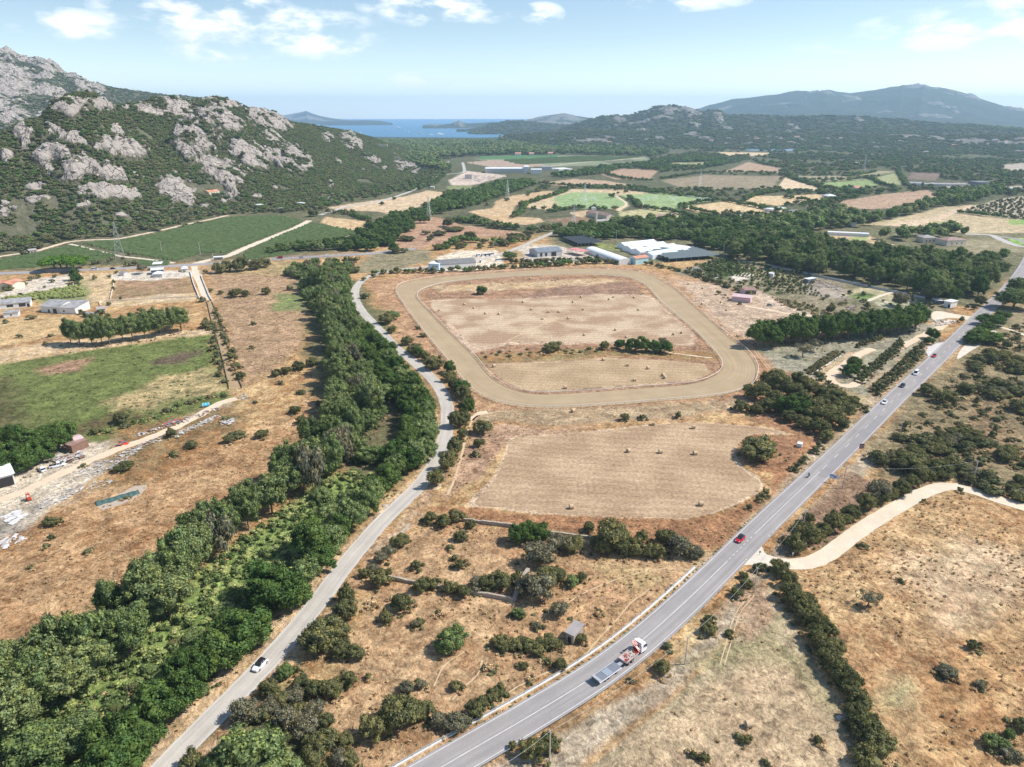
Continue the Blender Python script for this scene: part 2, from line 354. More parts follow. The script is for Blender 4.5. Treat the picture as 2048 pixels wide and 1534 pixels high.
 ([(1486,401),(1512,392),(1556,392),(1651,388),(1636,403),(1578,406),(1552,412)],(.60,.47,.31), STRAW, .002),
 ([(1680,403),(1767,388),(1855,380),(1884,393),(1775,417),(1694,419)],(.45,.32,.22),(.40,.27,.18),.002),
 ([(1556,374),(1570,355),(1592,363),(1643,377),(1629,381),(1552,381)],(.64,.50,.34),(.58,.44,.29),.001),
 ([(1581,352),(1687,352),(1738,359),(1647,363),(1603,359)],(.38,.31,.22),(.27,.25,.15),.001),
 ([(1640,366),(1746,359),(1757,370),(1720,375),(1662,373)],(.24,.34,.12),(.28,.32,.15),.001),
 ([(1753,355),(1789,346),(1808,370),(1771,366)],(.26,.33,.13),(.38,.34,.2),.001),
 ([(1700,350),(1760,342),(1795,343),(1740,352)],(.26,.28,.14),(.4,.32,.2),.001),
 ([(1446,344),(1497,324),(1563,337),(1556,346)],(.44,.31,.21),(.38,.27,.18),.001),
 ([(1322,361),(1410,350),(1563,352),(1548,377),(1439,379),(1355,374)],(.36,.28,.19),(.22,.19,.12),.003),
 ([(1727,450),(1830,428),(1884,414),(1972,408),(1921,426),(2048,439),(2300,440),(2300,470),(2048,466),(1936,468),(1848,454),(1775,451)],(.54,.41,.26),(.44,.37,.22),.003),
 ([(1760,450),(1880,430),(1930,412),(1972,408),(1935,420),(1840,452)],(.64,.50,.35),(.56,.42,.28),.004),
 ([(1850,446),(1900,442),(1925,448),(1890,454)],(.33,.38,.14),(.44,.38,.22),.004),
 ([(2010,440),(2100,438),(2100,450),(2020,450)],(.26,.40,.12),(.33,.38,.14),.002),
 ([(2015,478),(2100,472),(2100,492),(2030,488)],(.20,.38,.08),(.30,.40,.12),.001),
 ([(1917,425),(1994,399),(2048,392),(2300,392),(2300,440),(2048,436)],(.50,.42,.30),(.40,.34,.24),.002),
 ([(951,318),(992,312),(1163,311),(1292,313),(1299,320),(1210,330),(1094,334),(1053,330)],(.20,.25,.14),(.27,.27,.18),.002),
 ([(960,312),(1120,310),(1100,318),(960,318)],(.08,.20,.08),(.10,.18,.08),.001),
 ([(930,325),(990,319),(1100,330),(1060,334),(980,334)],(.42,.31,.23),(.38,.29,.22),.001),
 ([(1197,347),(1248,337),(1316,341),(1299,358),(1231,359)],(.45,.31,.21),(.36,.24,.16),.001),
 ([(1080,366),(1146,358),(1210,361),(1265,370),(1111,372)],(.50,.36,.25),(.44,.30,.20),.001),
 ([(1299,332),(1350,325),(1430,324),(1400,335)],(.34,.32,.17),(.28,.28,.15),.001),
 ([(1435,304),(1541,306),(1534,313),(1446,311)],(.60,.48,.34), STRAW, .001),
 ([(1200,322),(1260,318),(1300,326),(1230,330)],(.26,.26,.16), SCRUB, .001),
 ([(1599,293),(1650,288),(1700,286),(1870,288),(1804,297),(1700,300)],(.50,.40,.29),(.42,.33,.24),.001),
 ([(1100,292),(1300,290),(1330,296),(1150,298)],(.42,.35,.25),(.2,.2,.12),.001),
 ([(860,296),(960,292),(1000,296),(900,300)],(.42,.35,.25),(.2,.2,.12),.001),
 ([(1826,344),(1884,348),(1870,361),(1815,358)],(.25,.18,.14),(.20,.15,.12),.001),
 ([(1880,372),(2048,372),(2048,380),(1890,382)],(.56,.46,.36), GREY, .001),
 ([(2000,330),(2048,326),(2080,340),(2020,345)],(.5,.42,.33), GREY, .001),
 ([(1026,277),(1135,282),(1060,288),(980,284)],(.30,.26,.21),(.26,.23,.18),.001),
 ([(896,361),(934,342),(1016,351),(971,364),(940,372),(903,370)],(.66,.56,.46),(.50,.38,.30),.002),
 ([(890,372),(940,370),(960,378),(900,382)],(.24,.28,.13), OLV, .002),
 ([(1137,425),(1180,420),(1200,430),(1160,436)],(.58,.46,.32), TAN, .001),
 ([(1090,440),(1150,432),(1190,440),(1130,448)],(.28,.19,.12),(.24,.17,.11),.001),
 ([(1512,412),(1600,424),(1620,432),(1500,428)],(.55,.43,.28), STRAW, .001),
 ([(1640,480),(1660,466),(1740,472),(1790,490),(1720,490)],(.54,.43,.30), TAN, .002),
 ([(1700,474),(1740,474),(1730,484),(1700,482)],(.36,.42,.15),(.4,.4,.2),.001),
 ([(1900,480),(2010,478),(2048,500),(1930,512)],(.34,.29,.18),(.25,.22,.13),.004),
 # yards north of the track
 ([(880,512),(918,501),(991,501),(1012,513),(1006,530),(962,540),(860,545),(850,540),(870,525)],(.70,.59,.44),(.62,.52,.40),.003),
 ([(1045,490),(1110,490),(1210,512),(1160,525),(1060,525),(1030,505)],(.62,.54,.44),(.45,.38,.30),.003),
 ([(990,505),(1045,503),(1050,515),(1010,518)],(.44,.30,.16),(.38,.27,.16),.002),
 ([(1180,485),(1240,490),(1240,500),(1200,498)],(.26,.32,.08), OLV, .002),
 ([(700,545),(740,505),(860,500),(870,520),(760,545)],(.20,.18,.10),(.32,.26,.16),.006),
]
def build_ground():
    th = np.concatenate([np.linspace(70,49.2,40, endpoint=False), np.linspace(49.2,0.9,1010), np.geomspace(0.88,0.435,30)])
    r = CAM_H / np.tan(np.radians(th)); r[r < 1] = 1
    azs = np.radians(np.concatenate([np.linspace(-85,-40,50, endpoint=False), np.linspace(-40,40,1000), np.linspace(40,85,51)[1:]]))
    RR, AA = np.meshgrid(r, azs, indexing='ij')
    X = (RR * np.sin(AA)).ravel(); Y = (RR * np.cos(AA)).ravel()
    nr, nc = RR.shape
    rr = RR.ravel()
    A = np.empty((X.size, 3), np.float32); B = np.empty((X.size, 3), np.float32)
    A[:] = TAN; B[:] = RUST
    # slow drift of the dry ground between straw and rust
    f = sstep(.42,.62, fbm(X / 38, Y / 38,3))[:, None]
    A[:] = A * (1 - f) + np.array(STRAW) * f
    wx = (fbm(X / 14, Y / 14,11) - .5) * 2; wy = (fbm(X / 14, Y / 14,12) - .5) * 2
    wl = (fbm(X / 60, Y / 60,13) - .5) * 2
    for pts, ca, cb, soft in ZONES:
        poly = wpoly(pts); px = np.array([p[0] for p in poly]); py = np.array([p[1] for p in poly])
        rc = math.hypot(px.mean(), py.mean()); s = max(.6, soft * rc)
        sel = np.where((X > px.min() - 4 * s) & (X < px.max() + 4 * s) & (Y > py.min() - 4 * s) & (Y < py.max() + 4 * s))[0]
        if not len(sel): continue
        x = X[sel] + wx[sel] * min(s * 1.8,8) ; y = Y[sel] + wy[sel] * min(s * 1.8,8)
        sd = poly_sd(x, y, poly)
        a = sstep(-s, s, sd)[:, None].astype(np.float32)
        A[sel] = A[sel] * (1 - a) + np.array(ca, np.float32) * a
        B[sel] = B[sel] * (1 - a) + np.array(cb, np.float32) * a
    # big soft tone drift
    g = (0.92 + .16 * fbm(X / 120, Y / 120,31))[:, None]; A *= g; B *= g
    Z = np.zeros_like(X)
    idx = np.arange(nr * nc).reshape(nr, nc)
    F = np.stack([idx[:-1, :-1], idx[:-1,1:], idx[1:, 1:], idx[1:, :-1]],-1).reshape(-1,4)[:, ::-1]
    m, nt, out = mat_new('ground_soil'); N = nt.nodes; L = nt.links
    b = N.new('ShaderNodeBsdfPrincipled'); L.new(b.outputs[0], out.inputs[0]); b.inputs['Roughness'].default_value = .95; b.inputs['Specular IOR Level'].default_value = .05
    a1 = N.new('ShaderNodeAttribute'); a1.attribute_name = 'tone_a'; a2 = N.new('ShaderNodeAttribute'); a2.attribute_name = 'tone_b'
    tc = N.new('ShaderNodeTexCoord')
    def noise(sc_, det, rough=.6, dist=0):
        n = N.new('ShaderNodeTexNoise'); n.inputs['Scale'].default_value = sc_; n.inputs['Detail'].default_value = det; n.inputs['Roughness'].default_value = rough
        n.inputs['Distortion'].default_value = dist
        L.new(tc.outputs['Object'], n.inputs['Vector']); return n.outputs['Fac']
    def mth(op, p, q, cl=False):
        n = N.new('ShaderNodeMath'); n.operation = op; n.use_clamp = cl
        for i, w in enumerate((p, q)):
            if isinstance(w, (int, float)): n.inputs[i].default_value = w
            else: L.new(w, n.inputs[i])
        return n.outputs[0]
    big = noise(.035,4); mid = noise(.22,8,.68,.6); fine = noise(1.1,5,.75,.4)
    k = mth('ADD', mth('MULTIPLY', big, .5), mth('ADD', mth('MULTIPLY', mid, .8), mth('MULTIPLY', fine, .5)))
    k = mth('MULTIPLY', mth('SUBTRACT', k, .76),3.6, True)
    mx = N.new('ShaderNodeMixRGB'); L.new(k, mx.inputs[0]); L.new(a1.outputs['Color'], mx.inputs[1]); L.new(a2.outputs['Color'], mx.inputs[2])
    # small dry weeds: dark flecks and pale flecks
    fl = noise(.75,3,.5); fd = mth('MULTIPLY', mth('SUBTRACT', fl, .60),9.0, True)
    m2 = N.new('ShaderNodeMixRGB'); m2.blend_type = 'MULTIPLY'; L.new(mth('MULTIPLY', fd, .55), m2.inputs[0]); L.new(mx.outputs[0], m2.inputs[1]); m2.inputs[2].default_value = (.50,.48,.36,1)
    fp = mth('MULTIPLY', mth('SUBTRACT', .40, noise(.9,4,.6,.5)),8.0, True)
    m3 = N.new('ShaderNodeMixRGB'); m3.blend_type = 'MULTIPLY'; L.new(mth('MULTIPLY', fp, .5), m3.inputs[0]); L.new(m2.outputs[0], m3.inputs[1]); m3.inputs[2].default_value = (1.35,1.32,1.25,1)
    ln = noise(.13,7,.62,.8); l2 = noise(.55,4,.7,1.2)
    lf = mth('MULTIPLY', mth('ADD', mth('MULTIPLY', mth('SUBTRACT', ln, .5),2.1),1.0), mth('ADD', mth('MULTIPLY', mth('SUBTRACT', l2,.5),3.1),1.0))
    lc = N.new('ShaderNodeClamp'); L.new(lf, lc.inputs[0]); lc.inputs[1].default_value = .36; lc.inputs[2].default_value = 1.6
    vs_ = N.new('ShaderNodeVectorMath'); vs_.operation = 'SCALE'; L.new(m3.outputs[0], vs_.inputs[0]); L.new(lc.outputs[0], vs_.inputs['Scale'])
    L.new(vs_.outputs[0], b.inputs['Base Color'])
    bp = N.new('ShaderNodeBump'); bp.inputs['Strength'].default_value = .8; bp.inputs['Distance'].default_value = .9
    L.new(mth('ADD', fine, mth('MULTIPLY', mid, 1.5)), bp.inputs['Height']); L.new(bp.outputs[0], b.inputs['Normal'])
    me = np_mesh('ground', np.stack([X, Y, Z],1), F, m)
    for nm, arr in (('tone_a', A),('tone_b', B)):
        at = me.attributes.new(nm, 'FLOAT_COLOR', 'POINT')
        at.data.foreach_set('color', np.concatenate([arr, np.ones((len(arr),1), np.float32)],1).ravel())
    o = link('ground', me); tag(o, kind='structure')
build_ground()
# ---------------------------------------------------------------- ribbons
def smooth_line(pts, closed=False, step=4.0):
    pts = [Vector((p[0], p[1])) for p in pts]; n = len(pts); out = []
    rng_ = range(n if closed else n - 1)
    for i in rng_:
        p0 = pts[(i - 1) % n] if (closed or i > 0) else pts[0] * 2 - pts[1]
        p1 = pts[i]; p2 = pts[(i + 1) % n]
        p3 = pts[(i + 2) % n] if (closed or i + 2 < n) else p2 * 2 - p1
        k = max(1, int((p2 - p1).length / step))
        for j in range(k):
            t = j / k
            q = .5 * ((2 * p1) + (p2 - p0) * t + (2 * p0 - 5 * p1 + 4 * p2 - p3) * t * t + (3 * p1 - p0 - 3 * p2 + p3) * t ** 3)
            out.append(q)
    if not closed: out.append(pts[-1])
    return out
def gline(px, closed=False, step=4.0, relax=0):
    pts = [Vector(P(u, v)[:2]) for u, v in px]
    for _ in range(relax):
        pts = [pts[i] if (not closed and i in (0, len(pts) - 1)) else (pts[i - 1] + pts[i] * 2 + pts[(i + 1) % len(pts)]) / 4 for i in range(len(pts))]
    return smooth_line(pts, closed, step)
def normals2(line, closed=False):
    n = len(line); out = []
    for i in range(n):
        a = line[(i - 1) % n] if (closed or i > 0) else line[0]
        b = line[(i + 1) % n] if (closed or i < n - 1) else line[-1]
        d = (b - a).normalized(); out.append(Vector((-d.y, d.x)))
    return out
def ribbon_mesh(mb, line, w0, w1, z, closed=False, jag=0.0, seed=1):
    """strip between signed offsets w0 (right) and w1 (left) of the line"""
    nn = normals2(line, closed); n = len(line); rr = random.Random(seed); vs = []
    for i in range(n):
        j0 = rr.uniform(-jag, jag); j1 = rr.uniform(-jag, jag)
        a = line[i] + nn[i] * (w0 + j0); b = line[i] + nn[i] * (w1 + j1)
        vs += [(a.x, a.y, z),(b.x, b.y, z)]
    fs = [(2 * i, 2 * ((i + 1) % n),2 * ((i + 1) % n) + 1,2 * i + 1) for i in range(n if closed else n - 1)]
    mb.add(vs, fs)
def attr_coords(me, line, S_, across_n=2, closed=False):
    n = len(me.vertices); ac = np.zeros(n, np.float32); al = np.zeros(n, np.float32)
    k = np.arange(n); ac[:] = (k % across_n) / (across_n - 1); al[:] = np.array(S_, np.float32)[np.minimum(k // across_n, len(S_) - 1)]
    for nm, a in (('across', ac),('along', al)): me.attributes.new(nm, 'FLOAT', 'POINT').data.foreach_set('value', a)
def road_mat(name, ca, cb, rut, n_ruts, stripes=0.0, amp=.06):
    m, nt, out = mat_new(name); N = nt.nodes; L = nt.links
    b = N.new('ShaderNodeBsdfPrincipled'); L.new(b.outputs[0], out.inputs[0]); b.inputs['Roughness'].default_value = .9; b.inputs['Specular IOR Level'].default_value = .12
    def at(nm): q = N.new('ShaderNodeAttribute'); q.attribute_name = nm; return q.outputs['Fac']
    def mth(op, p, q=None, cl=False):
        n = N.new('ShaderNodeMath'); n.operation = op; n.use_clamp = cl
        for i, w in enumerate((p, q)):
            if w is None: continue
            if isinstance(w, (int, float)): n.inputs[i].default_value = w
            else: L.new(w, n.inputs[i])
        return n.outputs[0]
    ac, al = at('across'), at('along'); tc = N.new('ShaderNodeTexCoord')
    def nz(vec, s, d, r=.6):
        n = N.new('ShaderNodeTexNoise'); n.inputs['Scale'].default_value = s; n.inputs['Detail'].default_value = d; n.inputs['Roughness'].default_value = r; L.new(vec, n.inputs['Vector']); return n.outputs['Fac']
    cv = N.new('ShaderNodeCombineXYZ'); L.new(mth('MULTIPLY', ac, 9.0 if not stripes else stripes), cv.inputs[0]); L.new(mth('MULTIPLY', al, .03 if not stripes else .006), cv.inputs[1])
    streak = nz(cv.outputs[0],1.0,5,.65); blot = nz(tc.outputs['Object'],.09,6,.65); fine = nz(tc.outputs['Object'],2.2,4,.7)
    ruts = mth('MULTIPLY', mth('COSINE', mth('MULTIPLY', ac, 6.2832 * n_ruts)), rut)
    f = mth('ADD', mth('ADD', mth('MULTIPLY', mth('SUBTRACT', streak, .5), amp * 5), mth('MULTIPLY', mth('SUBTRACT', blot, .5), amp * 4)), mth('ADD', mth('MULTIPLY', mth('SUBTRACT', fine, .5), amp * 3), ruts))
    mx = N.new('ShaderNodeMixRGB'); L.new(mth('ADD', mth('MULTIPLY', f, 2.2),.5, True), mx.inputs[0]); mx.inputs[1].default_value = (*ca, 1); mx.inputs[2].default_value = (*cb, 1)
    v = N.new('ShaderNodeVectorMath'); v.operation = 'SCALE'; L.new(mx.outputs[0], v.inputs[0]); L.new(mth('ADD', 1.0, f), v.inputs['Scale']); L.new(v.outputs[0], b.inputs['Base Color'])
    bp = N.new('ShaderNodeBump'); bp.inputs['Strength'].default_value = .25; bp.inputs['Distance'].default_value = .1; L.new(mth('ADD', fine, mth('MULTIPLY', streak, 2.0 if stripes else .3)), bp.inputs['Height']); L.new(bp.outputs[0], b.inputs['Normal'])
    return m
def surface_mat(name, ca, cb, scale, rough=.9, speck=.3, detail=7):
    m, nt, out = mat_new(name); N = nt.nodes; L = nt.links
    b = N.new('ShaderNodeBsdfPrincipled'); L.new(b.outputs[0], out.inputs[0]); b.inputs['Roughness'].default_value = rough; b.inputs['Specular IOR Level'].default_value = .15
    tc = N.new('ShaderNodeTexCoord')
    n1 = N.new('ShaderNodeTexNoise'); n1.inputs['Scale'].default_value = scale; n1.inputs['Detail'].default_value = detail; n1.inputs['Roughness'].default_value = .65; L.new(tc.outputs['Object'], n1.inputs['Vector'])
    n2 = N.new('ShaderNodeTexNoise'); n2.inputs['Scale'].default_value = scale * 14; n2.inputs['Detail'].default_value = 3; L.new(tc.outputs['Object'], n2.inputs['Vector'])
    rp = N.new('ShaderNodeMapRange'); L.new(n1.outputs['Fac'], rp.inputs[0]); rp.inputs[1].default_value = .3; rp.inputs[2].default_value = .7
    mx = N.new('ShaderNodeMixRGB'); L.new(rp.outputs[0], mx.inputs[0]); mx.inputs[1].default_value = (*ca, 1); mx.inputs[2].default_value = (*cb, 1)
    m2 = N.new('ShaderNodeMixRGB'); m2.blend_type = 'OVERLAY'; m2.inputs[0].default_value = speck; L.new(mx.outputs[0], m2.inputs[1]); L.new(n2.outputs['Color'], m2.inputs[2])
    L.new(m2.outputs[0], b.inputs['Base Color'])
    bp = N.new('ShaderNodeBump'); bp.inputs['Strength'].default_value = .2; bp.inputs['Distance'].default_value = .1; L.new(n2.outputs['Fac'], bp.inputs['Height']); L.new(bp.outputs[0], b.inputs['Normal'])
    return m
M['asphalt'] = road_mat('asphalt', (.27,.25,.24),(.335,.31,.295),-.025,4, amp=.085)
M['hwy_asphalt'] = surface_mat('highway_asphalt', (.30,.28,.27),(.34,.32,.31),.12,.85,.12)
M['asphalt_old'] = surface_mat('asphalt_old', (.41,.385,.36),(.49,.46,.425),.15,.9,.2)
M['lane_asphalt'] = road_mat('lane_asphalt', (.41,.375,.33),(.50,.46,.40),.03,2, amp=.1)
M['asphalt_dark'] = surface_mat('asphalt_dark', (.25,.235,.23),(.28,.265,.26),.2,.85,.12)
M['gravel'] = surface_mat('gravel', (.54,.48,.39),(.66,.60,.50),.2,.95,.35)
M['dirt'] = surface_mat('dirt', (.60,.46,.32),(.68,.54,.39),.15,.95,.3)
M['trail'] = surface_mat('trail', (.50,.365,.22),(.60,.45,.28),.3,.95,.3)
M['dirt_pale'] = surface_mat('dirt_pale', (.58,.49,.365),(.68,.585,.45),.12,.95,.25)
M['track_sand'] = road_mat('track_sand', (.325,.24,.145),(.43,.33,.205),.0,1, stripes=22.0, amp=.075)
M['paint'] = surface_mat('road_paint', (.50,.48,.46),(.72,.70,.67),.8,.7,.2)
M['concrete'] = surface_mat('concrete', (.60,.57,.52),(.70,.67,.61),.3,.85,.2)
# main road
MAIN_PX = [(740,1620),(881,1534),(1080,1421),(1190,1356),(1283,1283),(1350,1225),(1457,1121),(1504,1073),(1567,1011),(1635,949),(1707,879),(1758,829),(1796,789),(1837,755),(1884,708),(1929,664),(1963,629),(1997,597),(2028,567),(2050,535),(2062,510),(2066,490),(2050,478),(2000,473)]
MAIN = gline(MAIN_PX, step=3.0, relax=1)
HW = 3.75

def cum(line):
    s = [0.0]
    for i in range(1, len(line)): s.append(s[-1] + (line[i] - line[i - 1]).length)
    return s
def at_s(line, S, s):
    s = max(0, min(S[-1] - 1e-6, s)); i = int(np.searchsorted(S, s, side='right')) - 1; i = min(i, len(line) - 2)
    t = (s - S[i]) / (S[i + 1] - S[i]); p = line[i].lerp(line[i + 1], t); d = (line[i + 1] - line[i]).normalized()
    return p, d
def near_s(line, S, u, v):
    q = Vector(P(u, v)[:2]); k = min(range(len(line)), key=lambda i: (line[i] - q).length)
    return S[k]
SM = cum(MAIN)
mb = MB(); ribbon_mesh(mb, MAIN, -4.35,4.35,.05, jag=.06); o = mb.build('main_road', M['asphalt']); attr_coords(o.data, MAIN, SM); tag(o, kind='structure')
def sub(line, S, a, b, step=3.0):
    n = max(2, int((b - a) / step) + 1); return [at_s(line, S, a + (b - a) * i / (n - 1))[0] for i in range(n)]
mb = MB()
s_j0 = near_s(MAIN, SM, 1458,1120); s_j1 = near_s(MAIN, SM, 1506,1072); s_d = near_s(MAIN, SM, 1640,945)
ribbon_mesh(mb, MAIN, HW - .08, HW + .08,.06)
ribbon_mesh(mb, sub(MAIN, SM, 0, near_s(MAIN, SM, 1470,1110)),-HW - .08,-HW + .08,.06)
ribbon_mesh(mb, sub(MAIN, SM, near_s(MAIN, SM, 1530,1050), SM[-1]),-HW - .08,-HW + .08,.06)
ribbon_mesh(mb, sub(MAIN, SM, 0, s_j0),-.09,.09,.06)
ribbon_mesh(mb, sub(MAIN, SM, s_j1, s_d),-.09,.09,.06)
s = s_j0 + 1
while s < s_j1 - 1: ribbon_mesh(mb, sub(MAIN, SM, s, s + 1.1,1),-.09,.09,.06); s += 2.4
s = s_d + 3
while s < SM[-1] - 10: ribbon_mesh(mb, sub(MAIN, SM, s, s + 4.5),-.09,.09,.06); s += 12
for k in range(8):
    s0 = near_s(MAIN, SM, 1470,1110); s1 = near_s(MAIN, SM, 1530,1050); a = s0 + (s1 - s0) * k / 8
    if k in (0,6,7): ribbon_mesh(mb, sub(MAIN, SM, a + .5, a + 1.4,1),-HW - .1,-HW + .1,.062)
tag(mb.build('main_road_markings', M['paint']), kind='structure')
# darker repaired lane
sp = near_s(MAIN, SM, 1640,955)
mb = MB(); ribbon_mesh(mb, sub(MAIN, SM, sp, near_s(MAIN, SM, 1760,830)),-HW + .12,-.12,.055); tag(mb.build('road_patch', M['asphalt_dark']), kind='structure')
# gravel lay-by left of the road and mouth of the white track
def poly_sheet(name, px, z, mat_, jag=0, kind='structure'):
    line = gline(px, closed=True, step=3.0); mbb = MB()
    vs = [(p.x, p.y, z) for p in line]; mbb.add(vs, [tuple(range(len(vs)))])
    me = mbb.mesh(name, mat_); bm = bmesh.new(); bm.from_mesh(me); bmesh.ops.triangulate(bm, faces=bm.faces); bm.to_mesh(me); bm.free()
    return tag(link(name, me), kind=kind)
M['layby'] = surface_mat('layby_gravel', (.50,.47,.45),(.58,.55,.52),.15,.9,.2)
poly_sheet('lay_by', [(1858,716),(1853,705),(1855,695),(1868,688),(1900,680),(1935,660),(1950,655),(1925,676),(1890,706),(1868,728)],.045, M['layby'])
poly_sheet('track_mouth', [(1472,1132),(1500,1096),(1528,1060),(1535,1062),(1522,1090),(1530,1106),(1545,1118),(1530,1130),(1500,1130)],.045, M['gravel'])
poly_sheet('road_shoulder', [(1925,695),(1960,672),(1985,660),(1995,664),(1975,682),(1945,700),(1915,718)],.044, M['gravel'])
poly_sheet('yard_entrance', [(1955,640),(1945,634),(1910,628),(1875,622),(1862,628),(1868,640),(1900,636),(1935,640),(1947,648)],.04, M['dirt_pale'])
# side road (lane)
LANE_PX = [(230,1650),(320,1534),(463,1403),(518,1340),(590,1262),(635,1208),(693,1125),(757,1047),(806,1002),(836,978),(861,944),(882,903),(895,862),(898,825),(890,790),(872,765),(852,745),(827,721),(800,704),(780,685),(764,664),(742,642),(720,620),(709,599),(709,580),(716,564),(739,551),(768,544),(810,537),(860,533),(905,528),(960,521),(1010,507),(1045,492),(1075,478),(1100,468),(1122,458),(1160,452)]
LANE = gline(LANE_PX, step=3.0, relax=1); SL = cum(LANE)
mb = MB(); ribbon_mesh(mb, LANE, -2.9,2.9,.04, jag=.16); o = mb.build('side_road', M['lane_asphalt']); attr_coords(o.data, LANE, SL); tag(o, kind='structure')
mb = MB(); ribbon_mesh(mb, sub(LANE, SL, 0, near_s(LANE, SL, 861,944)),2.48,2.6,.05); ribbon_mesh(mb, sub(LANE, SL, 0, near_s(LANE, SL, 861,944)),-2.6,-2.48,.05)
M['paint_worn'] = surface_mat('worn_paint', (.54,.53,.51),(.62,.61,.59),.8,.8,.2)
tag(mb.build('side_road_markings', M['paint_worn']), kind='structure')
def path(name, px, w, m_, z=.03, jag=.35, step=3.0, closed=False):
    l = gline(px, step=step, closed=closed); b = MB(); ribbon_mesh(b, l, -w / 2, w / 2, z, jag=jag, closed=closed); return tag(b.build(name, m_), kind='structure'), l
path('white_track', [(1490,1116),(1520,1117),(1567,1127),(1614,1126),(1653,1110),(1688,1084),(1739,1048),(1798,1012),(1849,985),(1895,972),(1935,979),(1974,991),(2013,1004),(2060,1018),(2120,1040)],5.4, M['dirt_pale'], step=2.0, jag=.14)
path('scrub_track', [(1985,650),(2005,655),(2030,663),(2060,674)],3.0, M['dirt_pale'])
path('yard_track', [(-40,1010),(30,990),(90,962),(150,935),(230,900),(300,875),(350,855),(400,830),(440,806),(475,797)],4.5, M['dirt'], jag=.6)
path('nursery_track', [(1905,640),(1880,655),(1850,670),(1800,695),(1750,730),(1715,765),(1695,772),(1668,766),(1660,752),(1680,735),(1720,708),(1745,697)],4.6, M['dirt'], jag=.5)
path('nursery_path', [(1735,602),(1760,592),(1790,583)],3.0, M['dirt_pale'])
path('paddock_track', [(1625,632),(1590,630),(1550,622),(1520,617),(1490,612)],3.5, M['dirt'], jag=.5)
path('walled_track', [(388,532),(392,548),(398,562),(404,575),(410,590),(414,600)],5.0, M['dirt_pale'], jag=.3)
path('vineyard_track', [(-60,528),(0,513),(68,503),(100,494),(137,484),(180,480),(239,477),(300,465),(342,456),(375,448),(410,441),(455,431)],6, M['dirt'], jag=.8)
path('vineyard_track', [(140,488),(200,503),(239,512),(290,518),(349,526)],4.0, M['dirt_pale'], jag=.4)
path('vineyard_track', [(619,441),(590,456),(547,473),(500,492),(478,502),(455,512),(420,520),(390,527)],8.0, M['dirt_pale'], jag=.8)
path('vineyard_track', [(725,462),(700,472),(660,482)],4.0, M['dirt'], jag=.4)
path('field_track', [(940,840),(960,826),(975,824)],3, M['dirt'], jag=.4)
path('field_track', [(985,826),(955,832),(940,850),(930,880),(925,905),(912,950),(895,990)],.9, M['trail'], jag=.15)
path('valley_track', [(1236,421),(1252,410),(1250,404),(1240,397),(1232,392)],4, M['dirt'], jag=.5)
path('valley_track', [(1090,334),(1150,326),(1230,320),(1290,316)],7, M['dirt'], jag=.5, step=20)
path('valley_road', [(640,430),(700,412),(760,402),(815,385),(835,375),(860,362),(885,350),(925,345),(928,335),(925,325)],7, M['asphalt_old'], step=10)
path('far_lane', [(1930,468),(1980,470),(2000,478),(2030,490),(2070,496)],8, M['asphalt_old'])
for l_ in ([(884,608),(920,613),(965,621),(1020,630),(1095,640)],[(1016,681),(1058,661),(1105,641)],[(1105,641),(1150,652),(1210,662)]): path('grass_trail', l_, .8, M['trail'], z=.03, jag=.25)
for l_ in ([(1170,1312),(1195,1280),(1235,1238),(1262,1205),(1300,1178)],[(905,1400),(930,1372),(955,1350),(965,1320)],[(1080,1235),(1120,1215),(1180,1180),(1260,1150),(1340,1135)],[(868,1372),(890,1330),(935,1300)],[(1000,1395),(1060,1360),(1120,1335)]): path('grass_trail', l_, .35, M['trail'], z=.02, jag=.1, step=1.5)
for d_ in (0,5): path('wheel_ruts', [(1508 + d_, 700),(1522 + d_, 720),(1540 + d_, 742),(1552 + d_, 756)],.4, M['trail'], z=.02, jag=.1)
for d_ in (0,9): path('wheel_ruts', [(1500 + d_, 1190),(1470 + d_, 1230),(1452 + d_, 1290),(1440 + d_, 1330)],.25, M['trail'], z=.02, jag=.1, step=1.5)
path('grove_path', [(1300,700),(1390,712),(1425,716)],1.5, M['dirt'], jag=.3)
# highway on the left with its viaduct
HWY_PX = [(-120,551),(0,547),(100,543),(191,539),(300,534),(376,530),(440,526),(513,521),(560,518),(620,514.5),(700,510),(760,505),(830,497)]
HWY = gline(HWY_PX, step=6); SH = cum(HWY)
mb = MB(); ribbon_mesh(mb, HWY, -5.2,5.2,.06); tag(mb.build('highway', M['hwy_asphalt']), kind='structure')
mb = MB(); ribbon_mesh(mb, HWY, -4.7,-4.5,.08); ribbon_mesh(mb, HWY, 4.5,4.7,.08); ribbon_mesh(mb, HWY, -.1,.1,.08); tag(mb.build('highway_markings', M['paint']), kind='structure')
# race track
OUTER_PX = [(793,582),(797,574),(806,568),(830,562),(890,553),(958,548),(1060,541),(1163,537.5),(1231,538.5),(1282,544.5),(1317,558),(1350,578),(1382,607),(1416,637),(1450,667),(1485,695),(1502,712),(1513,731),(1514,749),(1507,766),(1491,777),(1450,789),(1399,796),(1348,800),(1265,807),(1163,814),(1094,816),(1043,813),(1009,808),(978,798),(952,784),(930,763),(903,729),(855,671),(821,627),(797,592)]
INNER_PX = [(834,591),(839,584),(855,576),(889,567),(957,558.5),(1060,552),(1163,549),(1245,553.5),(1272,561),(1295,574),(1320,602),(1350,628),(1384,656),(1427,700),(1442,720),(1446,735),(1438,747),(1421,757),(1389,767),(1348,772),(1265,778),(1197,784),(1128,787.5),(1077,789),(1036,782),(1003,768),(979,750),(941,705),(889,655),(856,620),(837,600)]
OUTER = gline(OUTER_PX, True, 3.0); INNER = gline(INNER_PX, True, 3.0)
